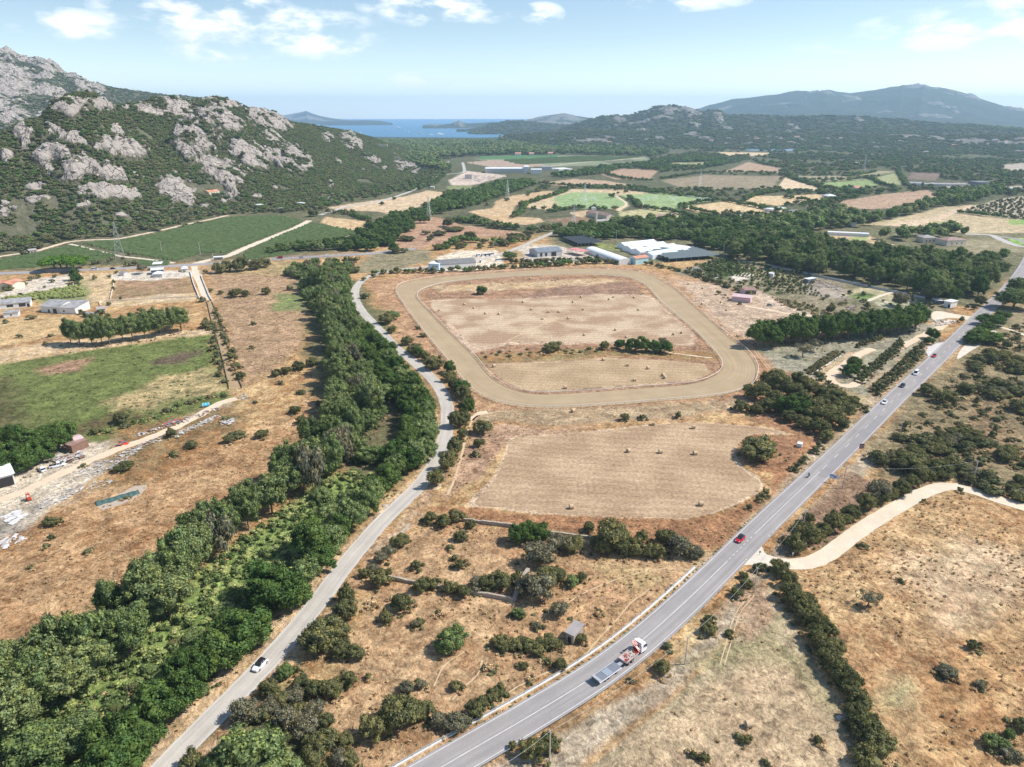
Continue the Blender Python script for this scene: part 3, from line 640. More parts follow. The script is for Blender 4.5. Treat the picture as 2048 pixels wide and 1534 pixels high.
def resample(line, n):
    l = line + [line[0]]; S = cum(l); return [at_s(l, S, S[-1] * i / n)[0] for i in range(n)]
NT_ = 360
o_ = resample(OUTER, NT_); i_ = resample(INNER, NT_ * 3)
vs = []; fs = []
k0 = min(range(len(i_)), key=lambda k: (i_[k] - o_[0]).length)
prev = k0; idxs = []
for k in range(NT_):
    # nearest inner point that does not run backwards
    best = min(range(prev, prev + 12), key=lambda q: (i_[q % len(i_)] - o_[k]).length); prev = best; idxs.append(best % len(i_))
for k in range(NT_):
    a = o_[k]; b = i_[idxs[k]]
    for j in range(5): q = a.lerp(b, j / 4); vs.append((q.x, q.y, .03))
for k in range(NT_):
    for j in range(4): a = 5 * k + j; b = 5 * ((k + 1) % NT_) + j; fs.append((a, a + 1, b + 1, b))
mb = MB(); mb.add(vs, fs); o = mb.build('race_track', M['track_sand']); attr_coords(o.data, None, cum(o_ + [o_[0]]),5); tag(o, kind='structure')
# mown swaths of the two big hay fields: thin sheets with rows
def mown(name, px, z, rot, ca, cb, freq, dist=2.0):
    m, nt, out = mat_new(name); N = nt.nodes; L = nt.links
    b = N.new('ShaderNodeBsdfPrincipled'); L.new(b.outputs[0], out.inputs[0]); b.inputs['Roughness'].default_value = .95; b.inputs['Specular IOR Level'].default_value = .05
    tc = N.new('ShaderNodeTexCoord'); mp = N.new('ShaderNodeMapping'); mp.inputs['Rotation'].default_value[2] = rot; L.new(tc.outputs['Object'], mp.inputs['Vector'])
    wv = N.new('ShaderNodeTexWave'); wv.bands_direction = 'Y'; wv.inputs['Scale'].default_value = freq; wv.inputs['Distortion'].default_value = dist; wv.inputs['Detail'].default_value = 4; wv.inputs['Detail Scale'].default_value = .25
    L.new(mp.outputs[0], wv.inputs['Vector'])
    n1 = N.new('ShaderNodeTexNoise'); n1.inputs['Scale'].default_value = .05; n1.inputs['Detail'].default_value = 6; L.new(tc.outputs['Object'], n1.inputs['Vector'])
    n2 = N.new('ShaderNodeTexNoise'); n2.inputs['Scale'].default_value = .9; n2.inputs['Detail'].default_value = 6; n2.inputs['Roughness'].default_value = .7; L.new(tc.outputs['Object'], n2.inputs['Vector'])
    r1 = N.new('ShaderNodeMapRange'); L.new(n1.outputs['Fac'], r1.inputs[0]); r1.inputs[1].default_value = .42; r1.inputs[2].default_value = .6
    mx = N.new('ShaderNodeMixRGB'); L.new(r1.outputs[0], mx.inputs[0]); mx.inputs[1].default_value = (*ca, 1); mx.inputs[2].default_value = (*cb, 1)
    r2 = N.new('ShaderNodeMapRange'); L.new(wv.outputs['Fac'], r2.inputs[0]); r2.inputs[3].default_value = .93; r2.inputs[4].default_value = 1.06
    r3 = N.new('ShaderNodeMapRange'); L.new(n2.outputs['Fac'], r3.inputs[0]); r3.inputs[1].default_value = .3; r3.inputs[2].default_value = .7; r3.inputs[3].default_value = .55; r3.inputs[4].default_value = 1.45
    mm = N.new('ShaderNodeMath'); mm.operation = 'MULTIPLY'; L.new(r2.outputs[0], mm.inputs[0]); L.new(r3.outputs[0], mm.inputs[1])
    vm = N.new('ShaderNodeVectorMath'); vm.operation = 'SCALE'; L.new(mx.outputs[0], vm.inputs[0]); L.new(mm.outputs[0], vm.inputs['Scale'])
    L.new(vm.outputs[0], b.inputs['Base Color'])
    bp = N.new('ShaderNodeBump'); bp.inputs['Strength'].default_value = .15; bp.inputs['Distance'].default_value = .2; L.new(wv.outputs['Fac'], bp.inputs['Height']); L.new(bp.outputs[0], b.inputs['Normal'])
    return poly_sheet(name, px, z, m)
mown('hay_field', [(1026,878),(1094,871),(1231,859),(1348,847),(1420,847),(1485,852),(1530,857),(1560,864),(1510,868),(1485,880),(1466,903),(1476,934),(1500,950),(1520,966),(1516,982),(1481,1000),(1426,1024),(1371,1036),(1315,1034),(1197,1032),(1080,1024),(1010,1015),(950,1008),(985,965),(1010,920)],.022, R(8),(.345,.235,.145),(.44,.315,.20),.075,9)
mown('paddock_field', [(985,729),(1100,725),(1230,718),(1340,722),(1400,729),(1416,742),(1395,757),(1250,770),(1100,780),(1048,778),(1008,760)],.022, R(5),(.35,.25,.15),(.44,.32,.195),.08,4)
mown('paddock_field', [(868,602),(1050,598),(1190,590),(1290,594),(1330,622),(1375,665),(1375,686),(1300,686),(1180,684),(1020,684),(955,694),(910,655)],.022, R(-5),(.35,.235,.15),(.50,.385,.26),.07,9)
# water and sea
def water_mat(name, col, rough=.15, bscale=.05, bstr=.3):
    m, nt, out = mat_new(name); N = nt.nodes; L = nt.links
    b = N.new('ShaderNodeBsdfPrincipled'); L.new(b.outputs[0], out.inputs[0]); b.inputs['Base Color'].default_value = (*col, 1); b.inputs['Roughness'].default_value = rough
    tc = N.new('ShaderNodeTexCoord'); nz = N.new('ShaderNodeTexNoise'); nz.inputs['Scale'].default_value = bscale; nz.inputs['Detail'].default_value = 5; L.new(tc.outputs['Object'], nz.inputs['Vector'])
    bp = N.new('ShaderNodeBump'); bp.inputs['Strength'].default_value = bstr; bp.inputs['Distance'].default_value = 2; L.new(nz.outputs['Fac'], bp.inputs['Height']); L.new(bp.outputs[0], b.inputs['Normal'])
    return m
M['sea'] = water_mat('sea_water', (.06,.19,.32),.45,.02,.5)
mb = MB(); a = [P(560,268,1.0), P(700,273,1.0), P(800,274.5,1.0), P(900,275,1.0), P(970,275.5,1.0), P(1010,274,1.0), P(1050,270,1.0), P(1100,264,1)]
far = [(Vector((math.tan(q) * 21500,21500,1.0))) for q in (R(33), R(-35))]
vs = [tuple(p) for p in a] + [tuple(far[0]), tuple(far[1])]; mb.add(vs, [tuple(range(len(vs)))])
tag(mb.build('sea', M['sea']), kind='structure')
M['pond'] = water_mat('pond_water', (.16,.27,.36),.3,.05,.3)
for px in ([(1480,298),(1520,296),(1585,297),(1610,299),(1570,302),(1500,301)],[(1298,318),(1312,317),(1316,322),(1302,324)]):
    line = gline(px, True, 20); mb = MB(); mb.add([(p.x, p.y, .1) for p in line],[tuple(range(len(line)))]); tag(mb.build('water', M['pond']), kind='structure')
# ================================================================ hills
def interp(pts, u):
    xs = [p[0] for p in pts]; return np.interp(u, xs, [p[1] for p in pts])
def hor_dist(u, v, z=0.0):
    p = P(u, v, z); return math.hypot(p.x, p.y)
def az_of(u):   # azimuth of image column at the horizon height
    return np.arctan((np.asarray(u, float) - CX) / FPX / math.cos(PITCH) * 1.0)
def ridge_tan(u, v):
    """tan of elevation of a pixel and its azimuth"""
    x = (u - CX) / FPX; y = (CY - v) / FPX; c, s = math.cos(PITCH), math.sin(PITCH)
    dx, dy, dz = x, c + y * s, -s + y * c
    return np.arctan2(dx, dy), dz / np.hypot(dx, dy)
def rock_mat(name, veg_a, veg_b, rock_a, rock_b, crack=.04):
    m, nt, out = mat_new(name); N = nt.nodes; L = nt.links
    b = N.new('ShaderNodeBsdfPrincipled'); L.new(b.outputs[0], out.inputs[0]); b.inputs['Roughness'].default_value = .9; b.inputs['Specular IOR Level'].default_value = .1
    at = N.new('ShaderNodeAttribute'); at.attribute_name = 'rock'; tc = N.new('ShaderNodeTexCoord')
    def nz(s, d, r=.6, dist=0.):
        n = N.new('ShaderNodeTexNoise'); n.inputs['Scale'].default_value = s; n.inputs['Detail'].default_value = d; n.inputs['Roughness'].default_value = r; n.inputs['Distortion'].default_value = dist; L.new(tc.outputs['Object'], n.inputs['Vector']); return n.outputs['Fac']
    def mr(x, a, b_, c=0., d=1.):
        n = N.new('ShaderNodeMapRange'); L.new(x, n.inputs[0]); n.inputs[1].default_value = a; n.inputs[2].default_value = b_; n.inputs[3].default_value = c; n.inputs[4].default_value = d; return n.outputs[0]
    mv = N.new('ShaderNodeMixRGB'); L.new(mr(nz(crack * 2,7,.7),.35,.65), mv.inputs[0]); mv.inputs[1].default_value = (*veg_a, 1); mv.inputs[2].default_value = (*veg_b, 1)
    mrk = N.new('ShaderNodeMixRGB'); L.new(mr(nz(crack * 1.2,8,.7),.35,.65), mrk.inputs[0]); mrk.inputs[1].default_value = (*rock_a, 1); mrk.inputs[2].default_value = (*rock_b, 1)
    vo = N.new('ShaderNodeTexVoronoi'); vo.feature = 'DISTANCE_TO_EDGE'; vo.inputs['Scale'].default_value = crack
    mp = N.new('ShaderNodeMapping'); mp.inputs['Scale'].default_value = (1.6,.8,1.3); mp.inputs['Rotation'].default_value = (.3,.2,.5)
    wn = N.new('ShaderNodeTexNoise'); wn.inputs['Scale'].default_value = crack * .8; wn.inputs['Detail'].default_value = 4; L.new(tc.outputs['Object'], wn.inputs['Vector'])
    wa = N.new('ShaderNodeVectorMath'); wa.operation = 'MULTIPLY_ADD'; L.new(wn.outputs['Color'], wa.inputs[0]); wa.inputs[1].default_value = (18,18,18); L.new(tc.outputs['Object'], wa.inputs[2])
    L.new(wa.outputs[0], mp.inputs['Vector']); L.new(mp.outputs[0], vo.inputs['Vector'])
    ck0 = mr(vo.outputs['Distance'],.0,.05,.0,1.); cm_ = mr(nz(crack * .9,4),.45,.58,0.,1.); ckm = N.new('ShaderNodeMath'); ckm.operation = 'MAXIMUM'; L.new(ck0, ckm.inputs[0]); L.new(cm_, ckm.inputs[1]); ck = ckm.outputs[0]
    mc = N.new('ShaderNodeMixRGB'); mc.inputs[1].default_value = (.10,.095,.075,1); L.new(ck, mc.inputs[0]); L.new(mrk.outputs[0], mc.inputs[2])
    mx = N.new('ShaderNodeMixRGB'); L.new(mr(at.outputs['Fac'],.45,.55), mx.inputs[0]); L.new(mv.outputs[0], mx.inputs[1]); L.new(mc.outputs[0], mx.inputs[2])
    L.new(mx.outputs[0], b.inputs['Base Color'])
    bp = N.new('ShaderNodeBump'); bp.inputs['Strength'].default_value = .8; bp.inputs['Distance'].default_value = 4
    mh = N.new('ShaderNodeMath'); mh.operation = 'ADD'; L.new(nz(crack * 3,6,.65), mh.inputs[0]); mr2 = N.new('ShaderNodeMath'); mr2.operation = 'MULTIPLY'; L.new(ck, mr2.inputs[0]); L.new(at.outputs['Fac'], mr2.inputs[1]); L.new(mr2.outputs[0], mh.inputs[1])
    L.new(mh.outputs[0], bp.inputs['Height']); L.new(bp.outputs[0], b.inputs['Normal'])
    return m
GRID = {}
def hill(name, ridge, foot, Rr, depth, mat_, shape=1.0, noise=(6,60), rocks=(), rock_bias=0.0, nu=500, nt_=160, back=.5, seed=1, rock_lift=0.0, ufoot=None, rscale=30.0, rock_u=None):
    """ridge: px profile; foot: metres from camera (number) or px profile of the front foot; Rr: ridge range (number or profile in metres)"""
    u0, u1 = ridge[0][0], ridge[-1][0]; U = np.linspace(u0, u1, nu)
    V = interp(ridge, U); az_, tn = ridge_tan(U, V)
    rr = interp(Rr, U) if isinstance(Rr, (list, tuple)) else np.full(nu, float(Rr))
    if isinstance(foot, (int, float)): rf = np.full(nu, float(foot))
    else:
        fv = interp(foot, U); rf = np.array([hor_dist(a, b) for a, b in zip(U, fv)])
    rf = np.minimum(rf, rr - 30)
    zr = CAM_H + rr * tn
    zr = np.maximum(zr, 1.0)
    t = np.concatenate([np.linspace(-.04,1, nt_), np.linspace(1,1 + back, nt_ // 4)[1:]])
    T, _ = np.meshgrid(t, U, indexing='ij')
    RRg = rf[None, :] + (rr - rf)[None, :] * T
    Zg = np.where(T <= 1, zr[None, :] * np.clip(T, 0,1) ** shape, zr[None, :] * (1 - ((T - 1) / back) ** 1.5 * 1.02))
    AZ = np.broadcast_to(az_[None, :], T.shape)
    X = RRg * np.sin(AZ); Y = RRg * np.cos(AZ)
    env = np.clip(T * 6,0,1) * np.where(T > 1,1, np.clip((1 - T) * 10,.25,1))
    amp, wl = noise
    nse = (fbm(X / wl, Y / wl, seed, 6,.55) - .5) * 2
    Z = Zg + amp * nse * env * np.clip(zr[None, :] / (zr.max() + 1e-6) * 1.5,.15,1)
    # keep the far skyline exact: re-aim the ridge row
    uu, vv, dep = proj(X, Y, Z)
    rk = np.zeros_like(X)
    wxx = (fbm(X / rscale * 2.2, Y / rscale * 2.2, seed + 50,5) - .5) * 2; wyy = (fbm(X / rscale * 2.2, Y / rscale * 2.2, seed + 60,5) - .5) * 2
    for (x0, x1, y0, y1, rot, lift) in rocks:
        cx, cy, rx, ry = (x0 + x1) / 2,(y0 + y1) / 2,(x1 - x0) / 2,(y1 - y0) / 2
        du = (uu - cx + wxx * rx * .45); dv = (vv - cy + wyy * ry * .5)
        # rot shears the patch downhill to the right
        dv2 = dv - rot * du
        q = 1 - np.sqrt((du / rx) ** 2 + (dv2 / ry) ** 2)
        w = np.clip(q * 2.2,0,1)
        rk = np.maximum(rk, np.clip(q * 3 + .18,0,1) * (q > -.2) * (fbm(X / 20, Y / 20, seed + 77,4) > .37))
        Z = Z + lift * np.sqrt(np.clip(q * 1.15,0,1)) * (.75 + .5 * fbm(X / 12, Y / 12, seed + 7,4))
    if rock_bias is not None:
        n2 = fbm(X / rscale, Y / rscale * .7, seed + 20,6,.6) * .75 + .25 * fbm(X / rscale / 4, Y / rscale / 4, seed + 21,3)
        n2 = n2 + (rock_bias if rock_u is None else rock_bias + interp(rock_u[0], uu) + interp(rock_u[1], vv))
        r2 = sstep(.60,.64, n2); rk = np.maximum(rk, r2)
        Z = Z + rock_lift * sstep(.60,.72, n2) * (.5 + fbm(X / 8, Y / 8, seed + 30,4))
    # blocky relief on the rocks
    blk = np.floor(fbm(X / 16, Y / 16, seed + 41,3) * 9) / 9
    Z = Z + rk * (blk - .5) * min(rock_lift + 4,9) * (1 if rock_lift else .3)
    Z = np.maximum(Z, -1.2)
    idx = np.arange(X.size).reshape(X.shape)
    F = np.stack([idx[:-1, :-1], idx[:-1,1:], idx[1:, 1:], idx[1:, :-1]],-1).reshape(-1,4)
    me = np_mesh(name, np.stack([X.ravel(), Y.ravel(), Z.ravel()],1), F, mat_)
    at = me.attributes.new('rock', 'FLOAT', 'POINT'); at.data.foreach_set('value', rk.ravel().astype(np.float32))
    tag(link(name, me), kind='structure')
    return X, Y, Z, rk, uu, vv
VEG = (.075,.085,.045); VEG2 = (.17,.15,.10); ROCK = (.47,.405,.35); ROCK2 = (.36,.32,.285)
M['hill_near'] = rock_mat('hillside', VEG, VEG2,(.43,.375,.325),(.28,.25,.225),.07)
M['hill_far'] = rock_mat('far_hillside', (.035,.048,.03),(.055,.065,.038),(.25,.23,.20),(.15,.14,.12),.02)
FRONT_RIDGE = [(-420,330),(-200,300),(-60,275),(0,266),(20,260),(50,245),(84,235),(100,214),(117,200),(135,193),(160,189),(182,188),(200,195),(235,211),(250,209),(285,203),(320,197),(350,200),(386,203),(410,198),(440,199),(478,207),(489,216),(520,221),(547,228),(581,245),(610,250),(632,255),(665,259),(700,264),(728,270),(770,286),(800,292),(840,303),(870,312),(900,324)]
FRONT_FOOT = [(-420,560),(-200,510),(0,478),(150,462),(300,440),(420,418),(520,408),(640,398),(700,385),(760,375),(830,358),(870,346),(900,336)]
FRONT_RANGE = [(-420,1100),(0,1050),(180,1150),(300,1350),(480,1500),(700,2000),(800,2400),(900,2900)]
ROCKS = [(92,178,196,236,0,9),(165,235,196,222,.1,5),(20,112,252,292,-.1,12),(62,150,292,335,-.05,14),(188,302,282,322,.15,14),(110,206,323,364,-.3,12),(180,266,340,370,.05,14),(140,292,368,402,.1,6),(314,396,352,410,.45,8),
         (340,440,243,322,-.1,22),(452,545,283,338,.35,14),(530,628,294,344,.3,14),(395,500,318,366,.35,7),(290,395,197,224,.1,8),(245,345,210,230,.15,5),(405,492,198,216,.1,7),(388,500,218,262,.3,12),(484,585,222,258,.35,10),(335,440,224,250,.3,4),
         (52,104,389,407,-.1,4),(52,92,362,382,-.1,4),(522,572,262,286,.35,5),(640,668,266,280,.1,5),(676,712,262,280,.1,5),(682,728,274,302,.4,7),(722,748,305,320,.2,6),(740,764,314,328,.3,6),(786,842,325,346,.35,6),(762,776,334,341,0,5),(670,684,318,334,.3,4),
         (215,252,250,272,.2,5),(0,30,300,330,0,8),(0,22,400,412,0,3),(95,125,255,268,0,5),(440,480,350,385,.3,5),(655,668,364,376,0,6),(540,560,370,380,0,3),(398,420,405,418,.1,2),(505,530,385,396,.1,2),(150,185,405,418,0,2),(225,262,425,436,0,2)]
HX, HY, HZ, HRK, HU, HV = hill('hill', FRONT_RIDGE, FRONT_FOOT, FRONT_RANGE, 0, M['hill_near'], shape=.92, noise=(7,90), rocks=ROCKS, rock_bias=-.07, nu=900, nt_=520, back=.35, seed=5, rock_lift=5, rscale=22)
BACK_RIDGE = [(-420,60),(-200,66),(-60,84),(0,98),(14,97),(24,104),(36,112),(55,115),(75,114),(100,125),(118,136),(132,146),(150,148),(163,156),(185,170),(205,172),(240,178),(270,182),(305,187),(340,191),(400,196),(450,208),(520,235),(560,262)]
BX, BY, BZ, BRK, BU, BV = hill('hill', BACK_RIDGE, 1900.0,3300.0,0, M['hill_near'], shape=1.0, noise=(16,140), rocks=[(-60,70,118,200,.4,12),(55,130,118,146,.3,10),(-40,60,200,250,.3,8),(145,215,152,190,.3,8),(60,110,225,245,.3,5)], rock_bias=.02, nu=500, nt_=260, back=.3, seed=9, rock_lift=9, rscale=60,
     rock_u=([(-400,.05),(0,.05),(110,.02),(180,-.03),(230,-.12),(600,-.15)],[(0,0),(400,0)]))
FH = M['hill_far']
G4 = hill('headland', [(915,268),(935,262),(960,256),(985,248),(1010,243),(1040,241),(1065,244),(1100,248),(1150,250),(1230,253),(1300,256)],4800.0,5900.0,0, FH, noise=(10,400), rock_bias=-.1, nu=240, nt_=50, seed=14, rscale=120)
hill('hill', [(1040,245),(1055,240),(1075,234),(1100,230),(1130,226),(1150,231),(1175,235),(1210,240),(1260,246)],7000.0,8500.0,0, FH, noise=(10,500), rock_bias=0.03, nu=200, nt_=40, seed=15, rscale=200, rock_lift=5)
G1 = hill('rocky_ridge', [(1120,262),(1150,250),(1185,240),(1215,230),(1240,233),(1265,228),(1290,222),(1310,213),(1335,212),(1352,210),(1375,214),(1400,221),(1420,219),(1442,222),(1460,230),(1500,230),(1560,233),(1640,234),(1720,237),(1800,242),(1880,248),(1960,252),(2048,258),(2300,268)],3300.0,4600.0,0, FH, shape=1.15,
     noise=(22,330), rocks=[(1225,1250,232,246,.2,12),(1318,1350,214,232,.2,12),(1425,1450,226,246,.3,12),(1570,1600,248,258,.3,6)], rock_bias=-.05, nu=520, nt_=150, seed=21, rock_lift=10, rscale=110, rock_u=([(1100,.03),(1440,.03),(1520,-.01),(2300,-.05)],[(0,.0),(400,.0)]))
G2 = hill('foothills', [(1000,272),(1080,266),(1180,262),(1300,264),(1420,262),(1540,266),(1640,270),(1760,268),(1900,272),(2048,270),(2300,262)],2950.0,3500.0,0, FH, shape=1.1, noise=(7,200), rock_bias=.0, nu=400, nt_=60, seed=33, rscale=80, rock_lift=2)
G3 = hill('mountain', [(1255,240),(1290,226),(1330,218),(1400,220),(1430,213),(1465,204),(1500,196),(1530,191),(1560,188),(1600,185),(1640,182),(1655,179),(1662,180),(1675,184),(1700,186),(1740,181),(1770,178),(1790,175),(1805,172),(1815,175),(1840,173),(1848,170),(1862,176),(1890,178),(1920,183),(1945,190),(1980,202),(2010,211),(2048,217),(2120,232),(2300,250)],6800.0,9600.0,0, FH, shape=1.3,
     noise=(75,620), rock_bias=-.02, nu=520, nt_=120, seed=44, rock_lift=22, rscale=300)
hill('island', [(545,238),(555,232),(575,229),(592,226),(602,224),(612,222),(622,226),(640,232),(660,236),(690,240),(720,243)],10000.0,12000.0,0, FH, noise=(8,900), rock_bias=.0, nu=120, nt_=24, seed=51, rscale=400)
hill('island', [(640,246),(660,243),(700,241),(740,240.5),(765,242),(785,246)],9000.0,10000.0,0, FH, noise=(4,500), rock_bias=-.05, nu=100, nt_=20, seed=52, rscale=300)
hill('islet', [(845,251),(862,248),(880,249.5),(900,247.5),(912,244),(918,241.5),(924,244),(935,247),(960,246),(985,244),(1010,245),(1030,250)],6900.0,7500.0,0, FH, noise=(3,200), rocks=[(900,932,240,250,0,5),(850,880,247,252,0,2)], rock_bias=-.03, nu=160, nt_=24, seed=53, rscale=100, rock_lift=3)
def far_z(u, v):
    best = None
    for G in (G1, G2, G3, G4):
        d = (G[4] - u) ** 2 + (G[5] - v) ** 2; rg = np.hypot(G[0], G[1]); m_ = (d < 14) & (G[2] > 2)
        if m_.any():
            k = np.where(m_.ravel())[0]; k = k[np.argmin(rg.ravel()[k])]
            if best is None or rg.flat[k] < best[0]: best = (rg.flat[k], Vector((G[0].flat[k], G[1].flat[k], G[2].flat[k])))
    return best[1] if best else None
def hill_z(us, vs):
    """nearest hillside vertex for a photo pixel"""
    d = (HU - us) ** 2 + (HV - vs) ** 2; k = int(np.argmin(d)); return Vector((HX.ravel()[k], HY.ravel()[k], HZ.ravel()[k]))
# ================================================================ foliage
def leaf_mat(name, ca, cb, trans=.25, inner=True):
    if inner: M[name + '_in'] = leaf_mat(name + '_in', [c * .85 for c in ca],[c * .85 for c in cb],.1, False)
    m, nt, out = mat_new(name); N = nt.nodes; L = nt.links
    df = N.new('ShaderNodeBsdfDiffuse'); tr = N.new('ShaderNodeBsdfTranslucent'); ms = N.new('ShaderNodeMixShader'); ms.inputs[0].default_value = trans
    L.new(df.outputs[0], ms.inputs[1]); L.new(tr.outputs[0], ms.inputs[2]); L.new(ms.outputs[0], out.inputs[0])
    oi = N.new('ShaderNodeObjectInfo'); geo = N.new('ShaderNodeNewGeometry')
    a = N.new('ShaderNodeMixRGB'); L.new(oi.outputs['Random'], a.inputs[0]); a.inputs[1].default_value = (*ca, 1); a.inputs[2].default_value = (*cb, 1)
    tcx = N.new('ShaderNodeTexCoord'); nn_ = N.new('ShaderNodeTexNoise'); nn_.inputs['Scale'].default_value = 3.0; nn_.inputs['Detail'].default_value = 3; L.new(tcx.outputs['Object'], nn_.inputs['Vector'])
    a2 = N.new('ShaderNodeMixRGB'); a2.blend_type = 'MULTIPLY'; rr_ = N.new('ShaderNodeMapRange'); L.new(nn_.outputs['Fac'], rr_.inputs[0]); rr_.inputs[1].default_value = .42; rr_.inputs[2].default_value = .62; L.new(rr_.outputs[0], a2.inputs[0]); L.new(a.outputs[0], a2.inputs[1]); a2.inputs[2].default_value = (1.45,1.25,.95,1); a = a2
    r = N.new('ShaderNodeMapRange'); L.new(geo.outputs['Random Per Island'], r.inputs[0]); r.inputs[3].default_value = .45 if inner else 1; r.inputs[4].default_value = 1.65 if inner else 1
    v = N.new('ShaderNodeVectorMath'); v.operation = 'SCALE'; L.new(a.outputs[0], v.inputs[0]); L.new(r.outputs[0], v.inputs['Scale'])
    L.new(v.outputs[0], df.inputs[0]); L.new(v.outputs[0], tr.inputs[0])
    return m
M['lf_euc'] = leaf_mat('eucalyptus_leaves', (.120,.172,.070),(.190,.235,.105))
M['lf_dark'] = leaf_mat('dark_leaves', (.062,.115,.036),(.105,.165,.052))
M['lf_bush'] = leaf_mat('shrub_leaves', (.112,.128,.062),(.185,.188,.090))
M['lf_grey'] = leaf_mat('grey_shrub_leaves', (.150,.155,.110),(.19,.185,.130))
M['lf_bright'] = leaf_mat('bright_leaves', (.13,.19,.075),(.20,.26,.115))
M['lf_pine'] = leaf_mat('pine_needles', (.09,.18,.03),(.10,.20,.035))
M['lf_scrub'] = leaf_mat('scrub_leaves', (.085,.102,.055),(.150,.158,.085))
M['lf_dry'] = leaf_mat('dry_stalks', (.60,.47,.29),(.40,.29,.17),.15)
M['lf_vine'] = leaf_mat('vine_leaves', (.055,.12,.035),(.085,.155,.045))
M['lf_reed'] = leaf_mat('reed_leaves', (.30,.38,.15),(.38,.42,.20))
M['bark'] = simple('bark', (.22,.17,.13),.9,.3,3.0)
def ico(sub):
    bm = bmesh.new(); bmesh.ops.create_icosphere(bm, subdivisions=sub, radius=1.0)
    v = np.array([q.co[:] for q in bm.verts]); f = np.array([[q.index for q in p.verts] for p in bm.faces]); bm.free(); return v, f
ICO1 = ico(1); ICO2 = ico(2)
def crown_mesh(name, m, seed, H=1.6, z0=0.0, nclump=30, cr=.34, leaf=.045, nleaf=70, squash=1.0, flat=1.0, spread=.75, core=.86, top=0.0):
    """crown of unit radius; height H above z0; leaf quads sit on lumpy clumps"""
    r = np.random.default_rng(seed)
    n = nclump; hz = (H - z0) / 2; zc = z0 + hz
    d = r.normal(size=(n * 3,3)); d /= np.linalg.norm(d, axis=1)[:, None]
    d = d[d[:, 2] > -.65][:n]; n = len(d)
    rad = r.uniform(.45,1.0, n) ** .5 * spread
    env = 1 + .18 * np.sin(np.arctan2(d[:, 1], d[:, 0]) * 2 + r.uniform(0,6)) + r.uniform(-.12,.12, n)
    c = d * (rad * env)[:, None]; c[:, 2] = c[:, 2] * hz * flat + zc + top * r.uniform(-1,1, n) * hz
    cs = cr * r.uniform(.7,1.25, n)
    V = []; F4 = []; nv = 0
    iv, if_ = ICO1
    F3 = []
    for k in range(n):
        jit = 1 + r.uniform(-.14,.14,(len(iv),1))
        q = iv * jit * cs[k] * core; q = q * [1,1, min(1.0, hz * squash)] + c[k]
        V.append(q); F3.append(if_ + nv); nv += len(iv)
    # a filled heart keeps the crown opaque
    iv2, if2 = ICO2; q = iv2 * (1 + r.uniform(-.1,.1,(len(iv2),1))) * [.46,.46, hz * .55] + [0,0, zc - hz * .15]; V.append(q); F3.append(if2 + nv); nv += len(iv2)
    tri = np.concatenate(F3)
    # leaves
    m_ = n * nleaf; ci = np.repeat(np.arange(n), nleaf)
    ld = r.normal(size=(m_, 3)); ld /= np.linalg.norm(ld, axis=1)[:, None]
    out = c[ci] - [0,0, zc - hz * .3]; out /= (np.linalg.norm(out, axis=1)[:, None] + 1e-6)
    ld = ld + out * .55; ld /= np.linalg.norm(ld, axis=1)[:, None]
    pos = c[ci] + ld * (cs[ci] * (.84 + .5 * r.random(m_) ** 2.2))[:, None] * [1,1, min(1.0, hz * squash)]
    keep = pos[:, 2] > z0 * .0 + .01; pos = pos[keep]; ld = ld[keep]; m_ = len(pos)
    nn = ld + r.normal(size=(m_, 3)) * .42; nn /= np.linalg.norm(nn, axis=1)[:, None]
    t = np.cross(nn, r.normal(size=(m_, 3))); t /= np.linalg.norm(t, axis=1)[:, None]; b = np.cross(nn, t)
    s = leaf * r.uniform(.6,1.4, m_)[:, None]; t = t * s; b = b * s * .75
    q = np.stack([pos - t - b, pos + t - b * .6, pos + t * .8 + b, pos - t * .7 + b],1).reshape(-1,3)
    quad = np.arange(m_ * 4).reshape(-1,4) + nv
    # two islands kinds in one mesh: triangles as degenerate-free loops
    me = bpy.data.meshes.new(name); verts = np.concatenate(V + [q]).astype(np.float32)
    me.vertices.add(len(verts)); me.vertices.foreach_set('co', verts.ravel())
    loops = np.concatenate([tri.ravel(), quad.ravel()]).astype(np.int32); me.loops.add(len(loops)); me.loops.foreach_set('vertex_index', loops)
    st = np.concatenate([np.arange(len(tri)) * 3, len(tri) * 3 + np.arange(m_) * 4]).astype(np.int32)
    me.polygons.add(len(st)); me.polygons.foreach_set('loop_start', st); me.update(calc_edges=True); me.materials.append(m)
    return me
def trunk_mesh(name, seed, h, r0=.07, limbs=5):
    r = random.Random(seed); b = MB(); p = Vector((0,0,-.03)); n = 4
    for i in range(n):
        q = Vector((r.uniform(-.05,.05) * i, r.uniform(-.05,.05) * i, h * (i + 1) / n)); b.tube(p, q, r0 * (1 - i * .16), r0 * (1 - (i + 1) * .16),7, caps=(i == 0)); p = q
    for k in range(limbs):
        a = 2 * math.pi * k / limbs + r.uniform(-.4,.4); z = h * r.uniform(.45,.85)
        b.tube((0,0, z),(math.cos(a) * .5, math.sin(a) * .5, z + h * r.uniform(.3,.5)), r0 * .4, r0 * .12,5, caps=False)
    return b.mesh(name, M['bark'], smooth=True)
